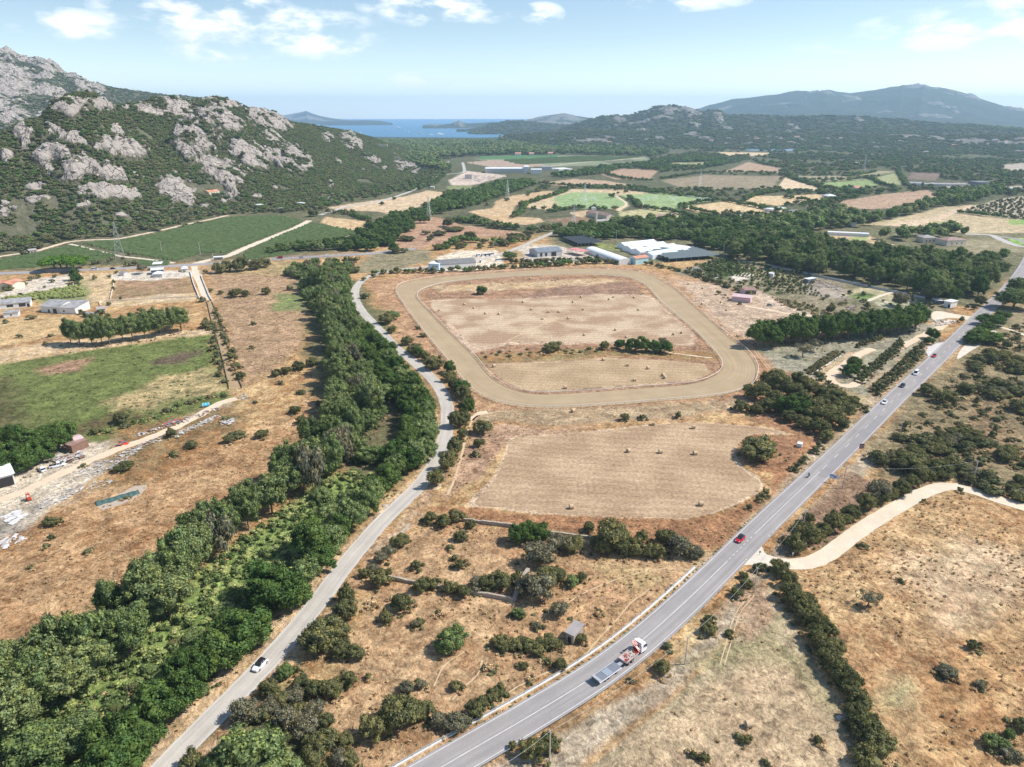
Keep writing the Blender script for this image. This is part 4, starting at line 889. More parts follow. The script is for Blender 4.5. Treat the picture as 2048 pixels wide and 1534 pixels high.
# kind -> list of (crown mesh, trunk mesh, unit height)
KIND = {}
def mk(kind, n, m, H, z0, trunk_h=None, **kw):
    L_ = []
    for i in range(n):
        h = H * (1 + .12 * ((i * 37) % 5 - 2) / 2)
        L_.append((crown_mesh(kind + '_crown', m, 100 + i * 7 + len(kind), H=h, z0=z0 * h / H, **kw), trunk_mesh('trunk', i + 3, trunk_h * h / H) if trunk_h else None, h))
    KIND[kind] = L_
mk('euc', 5, M['lf_euc'],2.7,.35,1.7, nclump=62, cr=.235, leaf=.040, nleaf=95, spread=.88, flat=1.0, core=.76)
mk('dark', 5, M['lf_dark'],1.75,.08,.9, nclump=56, cr=.25, leaf=.038, nleaf=100, spread=.84, core=.76)
mk('pinrow', 3, M['lf_dark'],2.3,.35,1.3, nclump=52, cr=.27, leaf=.042, nleaf=85, spread=.82, core=.76)
mk('bush', 5, M['lf_bush'],1.45,.0, None, nclump=44, cr=.26, leaf=.040, nleaf=90, spread=.76, core=.76)
mk('grey', 3, M['lf_grey'],1.3,.0, None, nclump=30, cr=.33, leaf=.045, nleaf=80, spread=.66, core=.7)
mk('bright', 3, M['lf_bright'],1.6,.0, None, nclump=54, cr=.25, leaf=.036, nleaf=110, spread=.82, core=.78)
mk('olive', 3, M['lf_grey'],1.9,.55,1.0, nclump=22, cr=.36, leaf=.07, nleaf=60, spread=.65)
mk('umbrella', 1, M['lf_pine'],1.15,.62,.8, nclump=60, cr=.20, leaf=.045, nleaf=60, spread=.85)
mk('bare', 2, M['lf_grey'],1.6,.5,1.2, nclump=26, cr=.22, leaf=.03, nleaf=90, spread=.8, core=.25)
# small versions for plants a few pixels wide
mk('s_tree', 3, M['lf_dark'],1.7,.12, None, nclump=11, cr=.45, leaf=.13, nleaf=14, spread=.62)
mk('s_euc', 3, M['lf_euc'],2.5,.4, None, nclump=12, cr=.42, leaf=.14, nleaf=14, spread=.68)
mk('s_bush', 3, M['lf_scrub'],1.35,.0, None, nclump=9, cr=.46, leaf=.13, nleaf=13, spread=.58)
mk('tuft', 3, M['lf_dry'],.9,.0, None, nclump=7, cr=.36, leaf=.11, nleaf=16, spread=.75, core=.35)
mk('weed', 2, M['lf_bright'],.8,.0, None, nclump=7, cr=.36, leaf=.12, nleaf=16, spread=.75, core=.4)
mk('reed', 3, M['lf_reed'],2.2,.0, None, nclump=14, cr=.34, leaf=.06, nleaf=50, spread=.7)
mk('maquis', 3, M['lf_scrub'],1.2,.0, None, nclump=18, cr=.4, leaf=.075, nleaf=34, spread=.62)
def rock_meshes():
    L_ = []
    for i in range(6):
        r = np.random.default_rng(900 + i); iv, if_ = ico(3); d = r.normal(size=(9,3)) * [1,1,.7]; d /= np.linalg.norm(d, axis=1)[:, None]; q = iv.copy()
        for k in range(9):      # flat faces cut off a ball
            t = q @ d[k]; c_ = r.uniform(.38,.75); q = q - np.outer(np.maximum(t - c_, 0), d[k])
        q = q * (1 + (fbm(iv[:, 0] * 3 + i, iv[:, 1] * 3 + iv[:, 2] * 2, i, 3)[:, None] - .5) * .25); q[:, 2] = q[:, 2] * .55 + .3
        me = np_mesh('boulder', q, if_, M['granite'], smooth=False); L_.append((me, None, .85))
    KIND['rock'] = L_
M['granite'] = simple('granite', (.42,.37,.33),.95,.35,2.2, bump=.6)
rock_meshes()
SMALLER = {'euc': 's_euc', 'dark': 's_tree', 'pinrow': 's_tree', 'bush': 's_bush', 'grey': 's_bush', 'bright': 's_tree', 'olive': 's_bush', 'bare': 's_bush', 'maquis': 's_bush'}
PL = []     # plants: dict(kind, x, y, z, w, h, cls)
def plant(kind, p, w, h=None, cls=None, where=None, lab=None):
    H = KIND[kind][0][2] / 2 * w
    PL.append(dict(kind=kind, p=Vector((p[0], p[1], p[2] if len(p) > 2 else 0.0)), w=w, h=h or H, cls=cls or ('tree' if kind in ('euc', 'dark', 'pinrow', 'olive', 'umbrella', 'bare') else 'shrub'), where=where, lab=lab, used=False))
def px_plants(kind, lst, where=None, hf=None, z=0.0):
    for t in lst:
        u, v, wp = t[:3]; p = P(u, v); w = wp / pxm(p)
        p = p + Vector((0, w * .30,0))      # the crown stands a little behind its lowest visible edge
        h = None
        if len(t) > 3: h = t[3]
        elif hf: h = w * hf
        plant(kind, p, w, h, where=where)
def scatter(kinds, px, spacing, wr, hr, where=None, keep=1.0, seed=1, avoid=(), noise_thr=None, zf=None, cls=None, nscale=40, lift=0):
    poly = wpoly(px); xs = [q[0] for q in poly]; ys = [q[1] for q in poly]; r = np.random.default_rng(seed)
    gx = np.arange(min(xs), max(xs), spacing); gy = np.arange(min(ys), max(ys), spacing)
    if not len(gx) or not len(gy): return
    GX, GY = np.meshgrid(gx, gy); GX = GX.ravel() + r.uniform(-.5,.5, GX.size) * spacing; GY = GY.ravel() + r.uniform(-.5,.5, GY.size) * spacing
    k = poly_sd(GX, GY, poly) > 0
    k &= r.uniform(0,1, k.size) < keep
    if noise_thr is not None: k &= fbm(GX / nscale, GY / nscale, seed + 5,4) > noise_thr
    for av in avoid: k &= poly_sd(GX, GY, av) < 0
    for (ln, dd) in ROADS: 
        if k.any(): kk = np.where(k)[0]; k[kk[line_d(GX[kk], GY[kk], ln) < dd + wr[0] * .35]] = False
    for x, y in zip(GX[k], GY[k]):
        kd = kinds[r.integers(len(kinds))]; w = r.uniform(*wr)
        plant(kd, (x, y, 0), w, r.uniform(*hr) * (w / ((wr[0] + wr[1]) / 2)) ** .7, where=where, cls=cls)
def along(kinds, px, step, wr, hr, where=None, jit=1.5, seed=1, cls=None):
    l = gline(px, step=2.0); S = cum(l); s = 0; r = random.Random(seed)
    while s < S[-1]:
        p, d = at_s(l, S, s); w = r.uniform(*wr)
        plant(r.choice(kinds),(p.x + r.uniform(-jit, jit), p.y + r.uniform(-jit, jit),0), w, r.uniform(*hr), where=where, cls=cls)
        s += step * r.uniform(.75,1.25) * w / ((wr[0] + wr[1]) / 2)
ROADS = [(MAIN[::6],5.5),(LANE[::6],4.0),(gline([(1490,1116),(1567,1127),(1614,1126),(1653,1110),(1688,1084),(1739,1048),(1798,1012),(1849,985),(1895,972),(1935,979),(1974,991),(2013,1004),(2060,1018)], step=6),3.4),(HWY[::4],8)]
# ---- belt of eucalyptus along the stream
BELT_E = [(-160,1600),(-120,1450),(0,1375),(110,1320),(215,1245),(300,1185),(350,1130),(410,1090),(460,1030),(530,985),(600,930),(645,870),(660,800),(668,700),(640,620),(625,565),(655,560),(695,630),(715,720),(750,790),(755,860),(720,930),(630,980),(545,1040),(460,1105),(398,1165),(315,1240),(215,1325),(120,1395),(-60,1600)]
scatter(['euc', 'euc', 'euc', 'euc', 'bright', 'grey'], BELT_E, 6.6,(6.5,11.5),(8.5,16), where='the stream belt', seed=3)
px_plants('euc', [(60,1445,110,14),(125,1425,100,13),(20,1495,110,14),(175,1385,90,12),(-20,1440,110,14),(250,1330,90,13),(330,1255,90,13),(90,1385,100,15)], where='the stream belt')
# ---- dark trees on the lane side of the belt
along(['dark'],[(200,1600),(255,1530),(330,1440),(395,1375),(455,1310),(505,1262)],7.0,(9,12),(8,10.5), where='the lane west verge', seed=5)
along(['dark', 'bright'],[(120,1620),(180,1540),(270,1470)],11,(9,11.5),(8,10), where='the lane west verge', seed=15)
along(['dark', 'dark', 'bright'],[(590,1205),(640,1130),(690,1070),(740,1010),(790,960),(835,925),(850,895),(855,860),(845,820),(820,780),(790,745),(765,710),(735,680),(705,650),(690,615),(690,580)],6.6,(7.5,10.5),(7,9.5), where='the lane west verge', seed=6)
along(['dark'],[(790,930),(815,890),(822,850),(800,800),(765,760),(735,720),(700,680)],7.5,(7.5,10),(7,9.5), where='the lane west verge', seed=7)
px_plants('dark', [(535,1235,110),(625,1120,90),(470,1330,105),(310,1460,95)], where='the lane west verge', hf=.85)
px_plants('bright', [(330,1395,80),(500,1300,75),(150,1520,120),(60,1550,130),(20,1480,60),(400,1395,34),(640,1005,45),(735,930,60),(660,1040,45),(700,870,60),(770,800,50),(700,1010,40),(745,690,45),(785,640,30)], where='the stream belt', hf=.55)
px_plants('bright', [(380,1290,40),(440,1240,36),(520,1165,34),(470,1205,24),(600,1080,30),(300,1360,40),(220,1430,36),(560,1130,24),(345,1330,30),(420,1345,40),(660,1020,26)], where='the stream belt', hf=.5)
scatter(['bright', 'maquis', 'bush'],[(100,1500),(240,1390),(340,1300),(430,1215),(560,1090),(640,1010),(690,990),(600,1100),(480,1230),(380,1330),(260,1430)],6.5,(2.5,5.5),(1.5,3), seed=42, keep=.5, where='the stream belt')
scatter(['weed', 'weed', 'reed'],[(-80,1560),(50,1405),(240,1290),(360,1180),(490,1075),(610,990),(690,940),(760,955),(700,1060),(600,1170),(480,1290),(330,1440),(240,1560)],2.0,(1.4,3.4),(.8,1.8), keep=.85, seed=41, cls='weed')
scatter(['bright', 'bright', 'bright', 'reed'],[(655,690),(720,720),(770,800),(775,850),(740,860),(700,780),(660,740)],7,(4,8),(3.5,6), where='the stream belt', seed=18, keep=.8)
scatter(['bright', 'euc', 'bright'],[(600,545),(690,545),(700,600),(690,640),(640,650),(612,600)],7,(7,10),(6,9), where='the stream belt', seed=8)
scatter(['bright', 'bright', 'grey'],[(560,545),(620,530),(700,522),(710,545),(650,560),(600,560)],8,(6,9),(5,7), where='the viaduct', seed=9)
along(['dark', 'bright'],[(545,507),(580,503),(620,501),(660,500),(690,497)],7,(9,12),(7,9), where='the viaduct', seed=10)
along(['dark', 'bright'],[(560,500),(600,496),(650,492),(690,488)],8,(8,12),(7,9), where='the viaduct', seed=11)
# ---- trees right of the lane
px_plants('bush', [(869,977,36,7),(893,945,40,7.5),(909,912,36,6.5),(924,880,26,5),(915,858,40,7),(930,830,32,6.5),(927,803,34,7),(912,783,32,6),(897,765,30,5.5),(868,741,40,7),(852,724,24,5),(826,709,34,5.5),(813,692,26,5),(782,702,24,5),(770,650,36,6.5),(783,668,22,4.5),(729,598,20,4),(727,562,12,3),(746,556,12,3),(845,675,16,2.5),(834,660,14,2.5),(642,1312,92,7.5),(668,1290,55,6),(690,1245,50,5.5),(692,1212,40,5.5),(936,815,24,6),(931,848,24,5),(905,925,26,5)], where='the lane east verge')
px_plants('dark', [(921,793,30,6.5),(935,830,28,6.5),(925,790,28,6),(900,748,26,6),(838,715,24,5)], where='the lane east verge')
# ---- isolated shrubs: enclosure and the rough land
ENC = 'the walled enclosure'; RG = 'the rough ground between the roads'
px_plants('bush', [(797,1098,37),(922,1085,29),(1080,1079,35),(910,1122,16),(922,1141,27),(1178,1067,27),(830,1142,24),(1000,1186,50),(975,1184,40),(1035,1175,36),(763,1177,48),(842,1189,40),(869,1181,30),(900,1190,36),(928,1199,33),(728,1158,26),(1096,1180,56),(1115,1168,40),(860,1050,30),(885,1058,34),(912,1048,34),(940,1060,26)], where=ENC, hf=.75)
px_plants('dark', [(1040,1090,46),(1062,1088,46),(1085,1085,40)], where=ENC, hf=.85)
px_plants('grey', [(1115,1103,48),(1078,1142,74),(1068,1210,78),(955,1186,38),(1140,1107,40),(760,1130,34),(775,1115,30),(745,1150,30)], where=ENC, hf=.68)
px_plants('bush', [(1147,1107,42),(1229,1108,80),(1272,1115,46),(1315,1120,40),(1334,1095,44),(1205,1110,46),(1298,1118,36),(1250,1114,46),(1285,1085,28),(1162,1166,25),(691,1213,38),(803,1228,48),(771,1248,32),(836,1254,20),(1162,1289,26),(1123,1344,31),(1098,1333,18),(1047,1340,20),(912,1384,26),(681,1320,42),(709,1326,40),(695,1377,38),(665,1400,44),(734,1361,17),(849,1444,48),(799,1468,86),(744,1490,66),(828,1452,60),(770,1475,60),(955,1437,42),(982,1408,34),(998,1394,28),(965,1420,34),(1355,1100,30),(1385,1115,30),(1325,1353,37),(1096,1514,50),(1065,1529,56),(1025,1500,20)], where=RG, hf=.75)
px_plants('bright', [(900,1310,64),(1037,1238,26),(1145,1176,30)], where=RG, hf=.75)
px_plants('bush', [(998,1298,40),(1030,1304,36),(1060,1308,40),(1096,1300,44),(1080,1312,36),(1115,1300,30),(1048,1296,30),(1012,1306,30)], where=RG, hf=.55)
px_plants('grey', [(1119,1240,45),(1074,1260,20),(1368,1118,60),(1395,1122,34),(881,1460,40),(905,1468,50),(925,1462,40),(842,1381,24),(810,1389,32),(830,1258,22),(900,1100,14),(540,1437,48),(587,1413,44),(575,1462,60),(610,1484,60),(626,1444,50),(676,1540,50),(490,1452,64),(520,1500,50)], where=RG, hf=.7)
px_plants('bush', [(536,1397,42),(626,1400,46),(661,1400,44),(645,1515,60),(626,1545,60),(560,1420,40),(600,1385,36),(380,1560,60),(700,1545,40),(650,1470,45),(590,1350,20)], where=RG, hf=.8)
px_plants('bright', [(567,1362,40),(490,1590,150),(560,1600,90),(545,1470,34),(430,1590,90)], where=RG, hf=.7)
px_plants('bush', [(1260,1366,14),(560,1500,40),(600,1440,40),(520,1450,40),(620,1510,44),(690,1500,40)], where=RG, hf=.7)
px_plants('tuft', [(980,1345,26),(1195,1235,20),(790,1205,24),(740,1215,26),(880,1235,20),(1060,1365,20)], where=RG)
# ---- right foreground hedge and fields
HD = 'the hedge below the white track'
px_plants('bush', [(1563,1158,38),(1579,1178,42),(1583,1206,44),(1598,1222,50),(1618,1218,34),(1622,1257,46),(1641,1262,42),(1637,1288,46),(1649,1311,46),(1672,1316,44),(1676,1358,50),(1696,1380,50),(1712,1405,52),(1725,1430,48),(1555,1145,30),(1660,1335,44),(1606,1240,40),(1660,1278,36),(1690,1360,34),(1625,1235,38)], where=HD, hf=.85)
px_plants('bush', [(1630,1248,30),(1740,1492,70),(1762,1520,64),(1725,1480,50),(1750,1560,80),(1690,1385,30),(1715,1450,50),(1745,1465,44)], where=HD, hf=.7)
px_plants('bush', [(1520,1146,26),(1495,1178,26),(1477,1198,28),(1488,1160,20),(1422,1248,22),(1416,1273,34),(1460,1275,20),(1728,1097,16),(1849,1006,12),(1921,985,15),(1493,1491,24),(1478,1480,16),(1411,1526,24),(1387,1518,18),(1637,1490,20),(1534,1534,18),(1802,1166,12),(1952,1303,28),(2044,1464,32)], where='the dry field right of the white track', hf=.7)
px_plants('bright', [(1985,1498,32),(2009,1503,28),(2021,1480,24),(1426,1266,16)], where='the dry field right of the white track', hf=.8)
px_plants('bare', [(1743,1222,50,4.5)], where='the dry field right of the white track')
px_plants('grey', [(1903,1360,42),(1890,1350,30),(1965,1380,24),(2030,1525,40),(1335,1300,22)], where='the dry field right of the white track', hf=.5)
WT = 'the north side of the white track'
px_plants('bush', [(1672,1066,48),(1650,1076,36),(1616,1094,56),(1596,1108,46),(1706,1046,42),(1738,1023,42),(1768,1010,34),(1806,994,40),(1848,966,40),(1872,962,32),(1575,1088,20),(1602,1065,26),(1618,1048,26),(1590,1095,30),(1690,1054,32),(1636,1084,32),(1828,978,32),(1786,1000,28),(1655,1072,30)], where=WT, hf=.8)
px_plants('grey', [(1762,1006,54,7)], where=WT)
px_plants('bush', [(1532,990,18),(1520,1004,14),(1500,1020,14),(1583,941,14),(1526,998,14),(1596,938,18),(1611,922,16),(1630,908,18),(1656,884,32),(1606,930,14),(1640,897,18),(1590,944,12)], where='the left verge of the main road', hf=.7)
# ---- bush clumps between field and main road
CL = 'the thicket beside the race track'
px_plants('bush', [(1524,922,82,7),(1519,802,52),(1560,787,60),(1485,826,32),(1515,830,30),(1539,826,40),(1587,803,56),(1621,792,46),(1608,820,50),(1669,820,54),(1666,857,62),(1690,838,48),(1642,833,50),(1645,871,44),(1615,861,38),(1580,847,34),(1705,820,40),(1632,778,16),(1555,815,44),(1570,830,44),(1625,845,44),(1600,775,40),(1540,770,36),(1690,862,34),(1650,800,40)], where=CL, hf=.7)
px_plants('dark', [(1591,837,56),(1610,830,36)], where=CL, hf=.75)
px_plants('bush', [(1357,838,18),(1250,843,20),(1286,841,16),(964,873,40),(959,897,26),(951,914,16),(1104,706,38,5.5),(1209,701,24),(975,860,20)], where='the race track fence', hf=.75)
px_plants('dark', [(1240,699,24),(1262,704,30),(1285,706,36),(1305,706,30),(1313,708,26),(1333,708,30),(963,590,22,6)], where='the race track infield', hf=.8)
px_plants('grey', [(1326,690,18,4)], where='the race track infield')
scatter(['maquis', 'tuft'],[(960,705),(1110,696),(1200,696),(1240,702),(1100,712),(965,716)],4,(2,4),(.6,1.3), seed=14, keep=.7, where='the race track infield', cls='weed')
# ---- dark row and big eucalyptus wood right
along(['pinrow'],[(1512,694),(1560,690),(1600,686),(1650,681),(1700,678),(1750,672),(1800,667),(1845,655)],8.5,(12,15),(12.5,15.5), where='the dark row by the paddock', seed=21, jit=1)
along(['pinrow'],[(1530,684),(1600,676),(1680,670),(1760,664),(1840,650)],9.5,(11,14),(12,15), where='the dark row by the paddock', seed=22, jit=1)
scatter(['euc', 'euc', 'dark'],[(1446,518),(1520,532),(1592,547),(1683,562),(1750,573),(1811,584),(1870,605),(1920,603),(1965,596),(1994,580),(2018,552),(1990,535),(1900,535),(1850,530),(1740,512),(1630,498),(1530,487),(1460,502)],12.5,(11,16),(13,17.5), where='the eucalyptus wood behind the nursery', seed=23)
px_plants('euc', [(2040,622,70,13),(2056,600,60,13)], where='the right edge of the road'); px_plants('dark', [(1990,655,50,7),(1965,688,60,7.5),(1985,690,50,6),(1948,690,36,5),(1975,668,36,6),(2010,640,30,5)], where='the right edge of the road')
px_plants('bare', [(1609,718,38,8),(1633,706,34,7)], where='the triangle by the nursery track')
px_plants('dark', [(1703,756,38,6),(1711,737,30,5),(1716,745,30,6),(1868,680,26,6),(1860,690,18,4)], where='the triangle by the nursery track')
px_plants('grey', [(1805,615,34,10),(1925,645,14,4),(1860,600,30,9),(1880,595,24,9)], where='the nursery')
px_plants('bush', [(1663,628,22),(1735,618,16),(1965,612,24),(1935,618,10),(1950,620,12),(1438,590,12),(1480,610,8)], where='the nursery', hf=.8)
for (px, st, wr, hr) in (([(1743,783),(1780,752),(1815,722),(1845,695)],5.2,(2.8,4.2),(2.6,3.6)),([(1752,790),(1790,757),(1825,727),(1845,705)],4.4,(3,4.2),(2,2.8)),([(1715,762),(1745,736),(1775,710),(1800,688)],5,(3,4.4),(3,4)),([(1722,765),(1755,735),(1790,706),(1805,690)],5,(3,4),(2.4,3.2))):
    along(['olive'], px, st, wr, hr, where='the potted olive rows', seed=31, jit=.6)
for (px, st, wr, hr) in (([(1620,748),(1650,728),(1685,706)],3,(2.2,3),(1.4,2)),([(1615,742),(1645,722),(1675,702)],3,(2,3),(1.2,1.8)),([(1716,695),(1740,686),(1770,676)],3.5,(2.2,3.2),(2,2.8)),([(1720,690),(1745,682),(1775,672)],3.5,(2.2,3.2),(2,2.8)),([(1800,730),(1830,700),(1855,682)],3,(2,3),(1.2,1.6))):
    along(['grey', 'maquis'], px, st, wr, hr, where='the potted shrub rows', seed=32, jit=.4, cls='shrub')
scatter(['maquis', 'bush', 'olive', 'weed'],[(1350,545),(1420,520),(1500,515),(1600,540),(1640,560),(1600,590),(1540,590),(1440,572)],6.0,(2,5),(1.6,3.4), where='the nursery', seed=24, keep=.75, avoid=[wpoly([(1458,552),(1505,547),(1500,561),(1466,564)])])
scatter(['maquis', 'weed', 'tuft'],[(1530,588),(1600,605),(1700,640),(1700,655),(1640,640),(1540,600)],4.5,(2,4),(1,1.8), where='the nursery', seed=25, keep=.85)
scatter(['maquis', 'bush', 'grey'],[(1650,590),(1720,585),(1850,605),(1900,625),(1850,640),(1700,640),(1640,610)],7,(2,4.5),(1.4,2.6), where='the nursery', seed=26, keep=.5)
px_plants('olive', [(1822,600,14,6),(1738,576,10,5)], where='the nursery')
for k in range(9):      # rows of potted stock
    a_ = k / 8; along(['weed', 'bright', 'maquis'][k % 3:k % 3 + 1],[(1400 + 18 * a_, 530 + 26 * a_),(1450 + 18 * a_, 522 + 30 * a_),(1500 + 20 * a_, 526 + 34 * a_)],2.6,(1.8,2.8),(1.0,1.9), seed=300 + k, jit=.3, cls='weed')
for k in range(8):
    a_ = k / 7; along([['maquis', 'weed', 'olive', 'weed'][k % 4]],[(1515 + 40 * a_, 548 + 38 * a_),(1560 + 40 * a_, 548 + 40 * a_),(1600 + 45 * a_, 552 + 42 * a_)],3.0,(1.8,3.0),(1.0,2.0), seed=320 + k, jit=.3, cls='weed')
# hedges
along(['bush', 'maquis'],[(1630,748),(1660,775),(1690,795),(1720,812),(1740,830)],4.5,(3,5),(1.4,2.4), where='the thicket beside the race track', seed=33)
along(['bush', 'bush', 'dark'],[(755,548),(800,546),(850,546),(890,545)],5.5,(5,8),(3.5,5), where='the far bend of the race track', seed=34)
along(['bush', 'bush', 'bright'],[(900,543),(960,541),(1010,537),(1060,535),(1110,532),(1160,529),(1210,527),(1240,528)],5.0,(5,8),(3.5,5.5), where='the far bend of the race track', seed=35)
along(['bush'],[(1020,528),(1080,526),(1140,523),(1200,520)],5.5,(5,8),(3.5,5), where='the far bend of the race track', seed=36)
along(['bush', 'maquis'],[(1290,530),(1330,536),(1370,545),(1400,556),(1450,574),(1500,592)],5.5,(4,7),(2.5,4), where='the far bend of the race track', seed=37)
px_plants('bright', [(1020,520,28,7)], where='the far bend of the race track')
# scrub right of the main road
scatter(['bush', 'maquis', 'maquis', 'grey'],[(1575,1075),(1700,955),(1765,908),(1825,840),(1900,768),(1955,715),(2005,668),(2048,650),(2160,700),(2200,1010),(2048,1000),(1920,962),(1880,955),(1790,975)],6.3,(4,9),(2,4.2), where='the scrub right of the main road', seed=45, noise_thr=.525, nscale=18, avoid=[wpoly([(1560,1090),(1700,950),(1760,935),(1830,950),(1850,975),(1700,1060)])])
along(['bush', 'maquis'],[(1765,925),(1790,932),(1830,945),(1880,950),(1930,965),(1990,985),(2060,1005)],5.5,(5,9),(2.6,4.2), where='the scrub right of the main road', seed=46)
scatter(['s_bush', 'maquis', 'grey'],[(1745,905),(1815,845),(1895,765),(1955,712),(2005,668),(2048,650),(2160,700),(2200,1010),(2048,1000),(1920,962),(1880,955),(1790,965)],4.4,(1.6,3.8),(.8,2.0), where='the scrub right of the main road', seed=48, keep=.42)
scatter(['bush', 'bush', 'maquis'],[(1790,900),(1850,870),(1930,858),(1990,880),(1990,900),(1900,900),(1850,915)],5,(4,7.5),(2.2,3.6), where='the scrub right of the main road', seed=49, keep=.85)
px_plants('bush', [(1860,795,40),(1900,810,44),(1940,790,36),(1985,720,36),(1830,950,60),(1885,960,60),(1815,938,50)], where='the scrub right of the main road', hf=.6)
# ---- left fields
along(['euc'],[(142,690),(170,691),(200,690),(235,686),(270,681),(300,674),(340,668),(372,660)],6.0,(8,11),(12,15.5), where='the tall row behind the green field', seed=51, jit=1.5)
along(['euc'],[(190,672),(240,668),(300,660),(350,655)],8.0,(7,10),(10,14), where='the tall row behind the green field', seed=52, jit=1.5)
px_plants('bush', [(408,658,24,5),(425,655,16,4),(100,675,12),(90,690,10),(36,676,12),(468,596,28),(490,594,20),(530,590,22),(578,582,18),(440,590,16),(404,605,16),(552,755,22,4),(572,750,22,4),(595,742,26,4.5),(620,735,26,5),(430,700,16),(436,730,16),(463,720,20),(470,740,22),(480,760,22),(428,660,14),(505,650,12),(510,808,10),(502,698,12),(340,877,24,4),(245,945,34,3.5),(95,1055,28),(112,1050,20),(590,830,26),(600,850,26),(455,888,24),(345,915,18),(520,878,24),(530,870,16),(560,770,14),(60,1140,14),(100,1080,16),(640,815,20),(165,935,12),(190,870,20),(240,850,34)], where='the left fields', hf=.65)
px_plants('maquis', [(380,898,30),(250,1000,14),(170,1110,20),(90,1098,18),(470,880,34),(450,842,20),(600,790,20)], where='the left fields', hf=.4)
px_plants('dark', [(8,940,60,9),(40,948,60,8),(75,930,56,8.5),(60,912,60,9),(112,905,50,9),(125,885,44,8),(20,900,60,9),(90,893,46,8),(-20,960,60,9)], where='the white shed', hf=None)
along(['weed', 'maquis'],[(190,868),(240,855),(300,838),(340,822),(400,800),(450,790)],4.5,(3,5),(1.2,2), where='the scrapyard track', seed=53)
along(['maquis', 'bush'],[(417,640),(428,680),(440,720),(452,765)],6,(2.5,4.5),(1.5,2.8), where='the canal', seed=57, jit=2.5)
along(['maquis', 'bush', 'tuft'],[(428,620),(448,665),(462,710),(480,760)],5,(2.5,4.5),(1.5,2.8), where='the canal', seed=58, jit=1.5)
px_plants('umbrella', [(112,543,60,11),(138,543,62,11),(92,546,44,10),(100,545,58,11),(125,544,60,11),(148,546,44,10)], where='the orange roofed house')
px_plants('dark', [(147,562,20,9),(152,568,22,7)], where='the orange roofed house')
px_plants('bush', [(60,562,14),(75,558,12),(102,566,14,3),(108,556,12,3),(88,577,8),(10,583,14),(20,582,14),(48,572,12),(155,572,12),(140,576,12),(218,557,10),(226,568,10),(188,560,10,3.5),(226,580,9),(240,600,10),(216,612,12),(232,548,10),(268,532,18),(253,534,14),(160,630,16),(168,634,14),(200,632,18),(180,640,16),(60,640,20,3),(280,627,16),(320,628,14),(10,648,12),(368,545,6),(410,548,12),(435,548,30),(450,544,28),(480,545,40),(510,540,30),(530,536,26),(420,585,12)], where='the left fields', hf=.75)
px_plants('olive', [(282,549,22,8)], where='the canopy beside the highway')
scatter(['reed'],[(0,598),(60,590),(120,578),(160,574),(172,592),(150,596),(90,598),(0,606)],3.0,(2.6,3.8),(1.6,2.6), cls='weed', seed=54)
# vineyard edge shrubs
along(['maquis', 'bush'],[(170,532),(195,528),(212,526)],6,(5,8),(3,4), where='the pylon', seed=55)
px_plants('bush', [(258,512,12,4),(245,519,8),(215,526,10,4),(222,522,12,4),(310,463,28,4.5),(367,454,22,4),(395,450,18,4),(40,486,24,4),(45,510,20,4),(70,492,22,4),(625,434,22,9),(200,470,20),(120,478,26),(90,486,26)], where='the pylon', hf=.6)
# ---- hill foot olive scrub, valley woods (mass)
HILLFOOT = [(-300,560),(0,508),(80,500),(137,480),(239,473),(342,452),(455,428),(600,425),(690,400),(800,380),(830,372),(870,350),(860,340),(700,375),(520,400),(300,432),(0,465),(-300,500)]
scatter(['bush', 's_bush', 's_bush', 's_tree'], HILLFOOT, 9,(7,12),(3.5,6), where='the hill foot', seed=61, keep=.75, cls='scrub')
OPEN = [wpoly(z[0]) for z in ZONES if z[0][0][1] < 500 and z[0][0][0] > 500 and max(p[1] for p in z[0]) < 560 and z[3] < .0045]
FIELDPOLY = OPEN + [wpoly([(720,560),(720,512),(1012,495),(1060,485),(1380,480),(1440,520),(1400,560),(1250,540)]), wpoly([(1440,560),(1440,505),(1540,480),(1640,495),(1850,525),(2020,530),(2020,620),(1840,620)])]
QUARRY = wpoly([(885,375),(900,358),(940,340),(965,330),(1090,330),(1090,350),(1016,352),(971,366)])
FIELDPOLY.append(QUARRY)
def woods(kinds, px, spacing, wr, hr, seed, keep=1., thr=None, cls='wood', nscale=120):
    scatter(kinds, px, spacing, wr, hr, seed=seed, keep=keep, avoid=FIELDPOLY, noise_thr=thr, cls=cls, nscale=nscale)
along(['dark'],[(745,500),(760,478),(775,462),(800,448),(830,436),(860,426),(885,415),(905,406),(920,398),(950,390),(985,384),(1010,376),(1035,368)],6,(10,14),(7,10), seed=62, jit=16, cls='wood')
along(['dark'],[(745,500),(760,478),(775,462),(800,448),(830,436),(860,426),(885,415),(905,406),(920,398),(950,390),(985,384),(1010,376),(1035,368)],5,(10,14),(7,10), seed=63, jit=26, cls='wood')
woods(['dark'],[(860,412),(905,392),(960,380),(1000,366),(1055,362),(1075,370),(1020,388),(985,400),(930,418),(880,424)],11,(10,14),(7,10),64)
woods(['dark', 's_tree', 'bush'],[(905,438),(960,444),(1020,456),(1090,462),(1120,455),(1130,462),(1110,472),(1040,466),(960,452),(905,446)],10,(8,12),(6,8),65)
woods(['bush', 'bush', 'dark'],[(705,548),(715,515),(735,505),(790,500),(850,512),(870,522),(850,536),(770,545)],8.5,(7,11),(4,6),66, keep=.85, cls='shrub')
woods(['bush', 'bush', 'dark'],[(850,508),(870,490),(940,482),(1000,478),(1050,470),(1060,482),(1030,496),(1000,500),(900,500)],9.5,(8,12),(4.5,6.5),67, keep=.6)
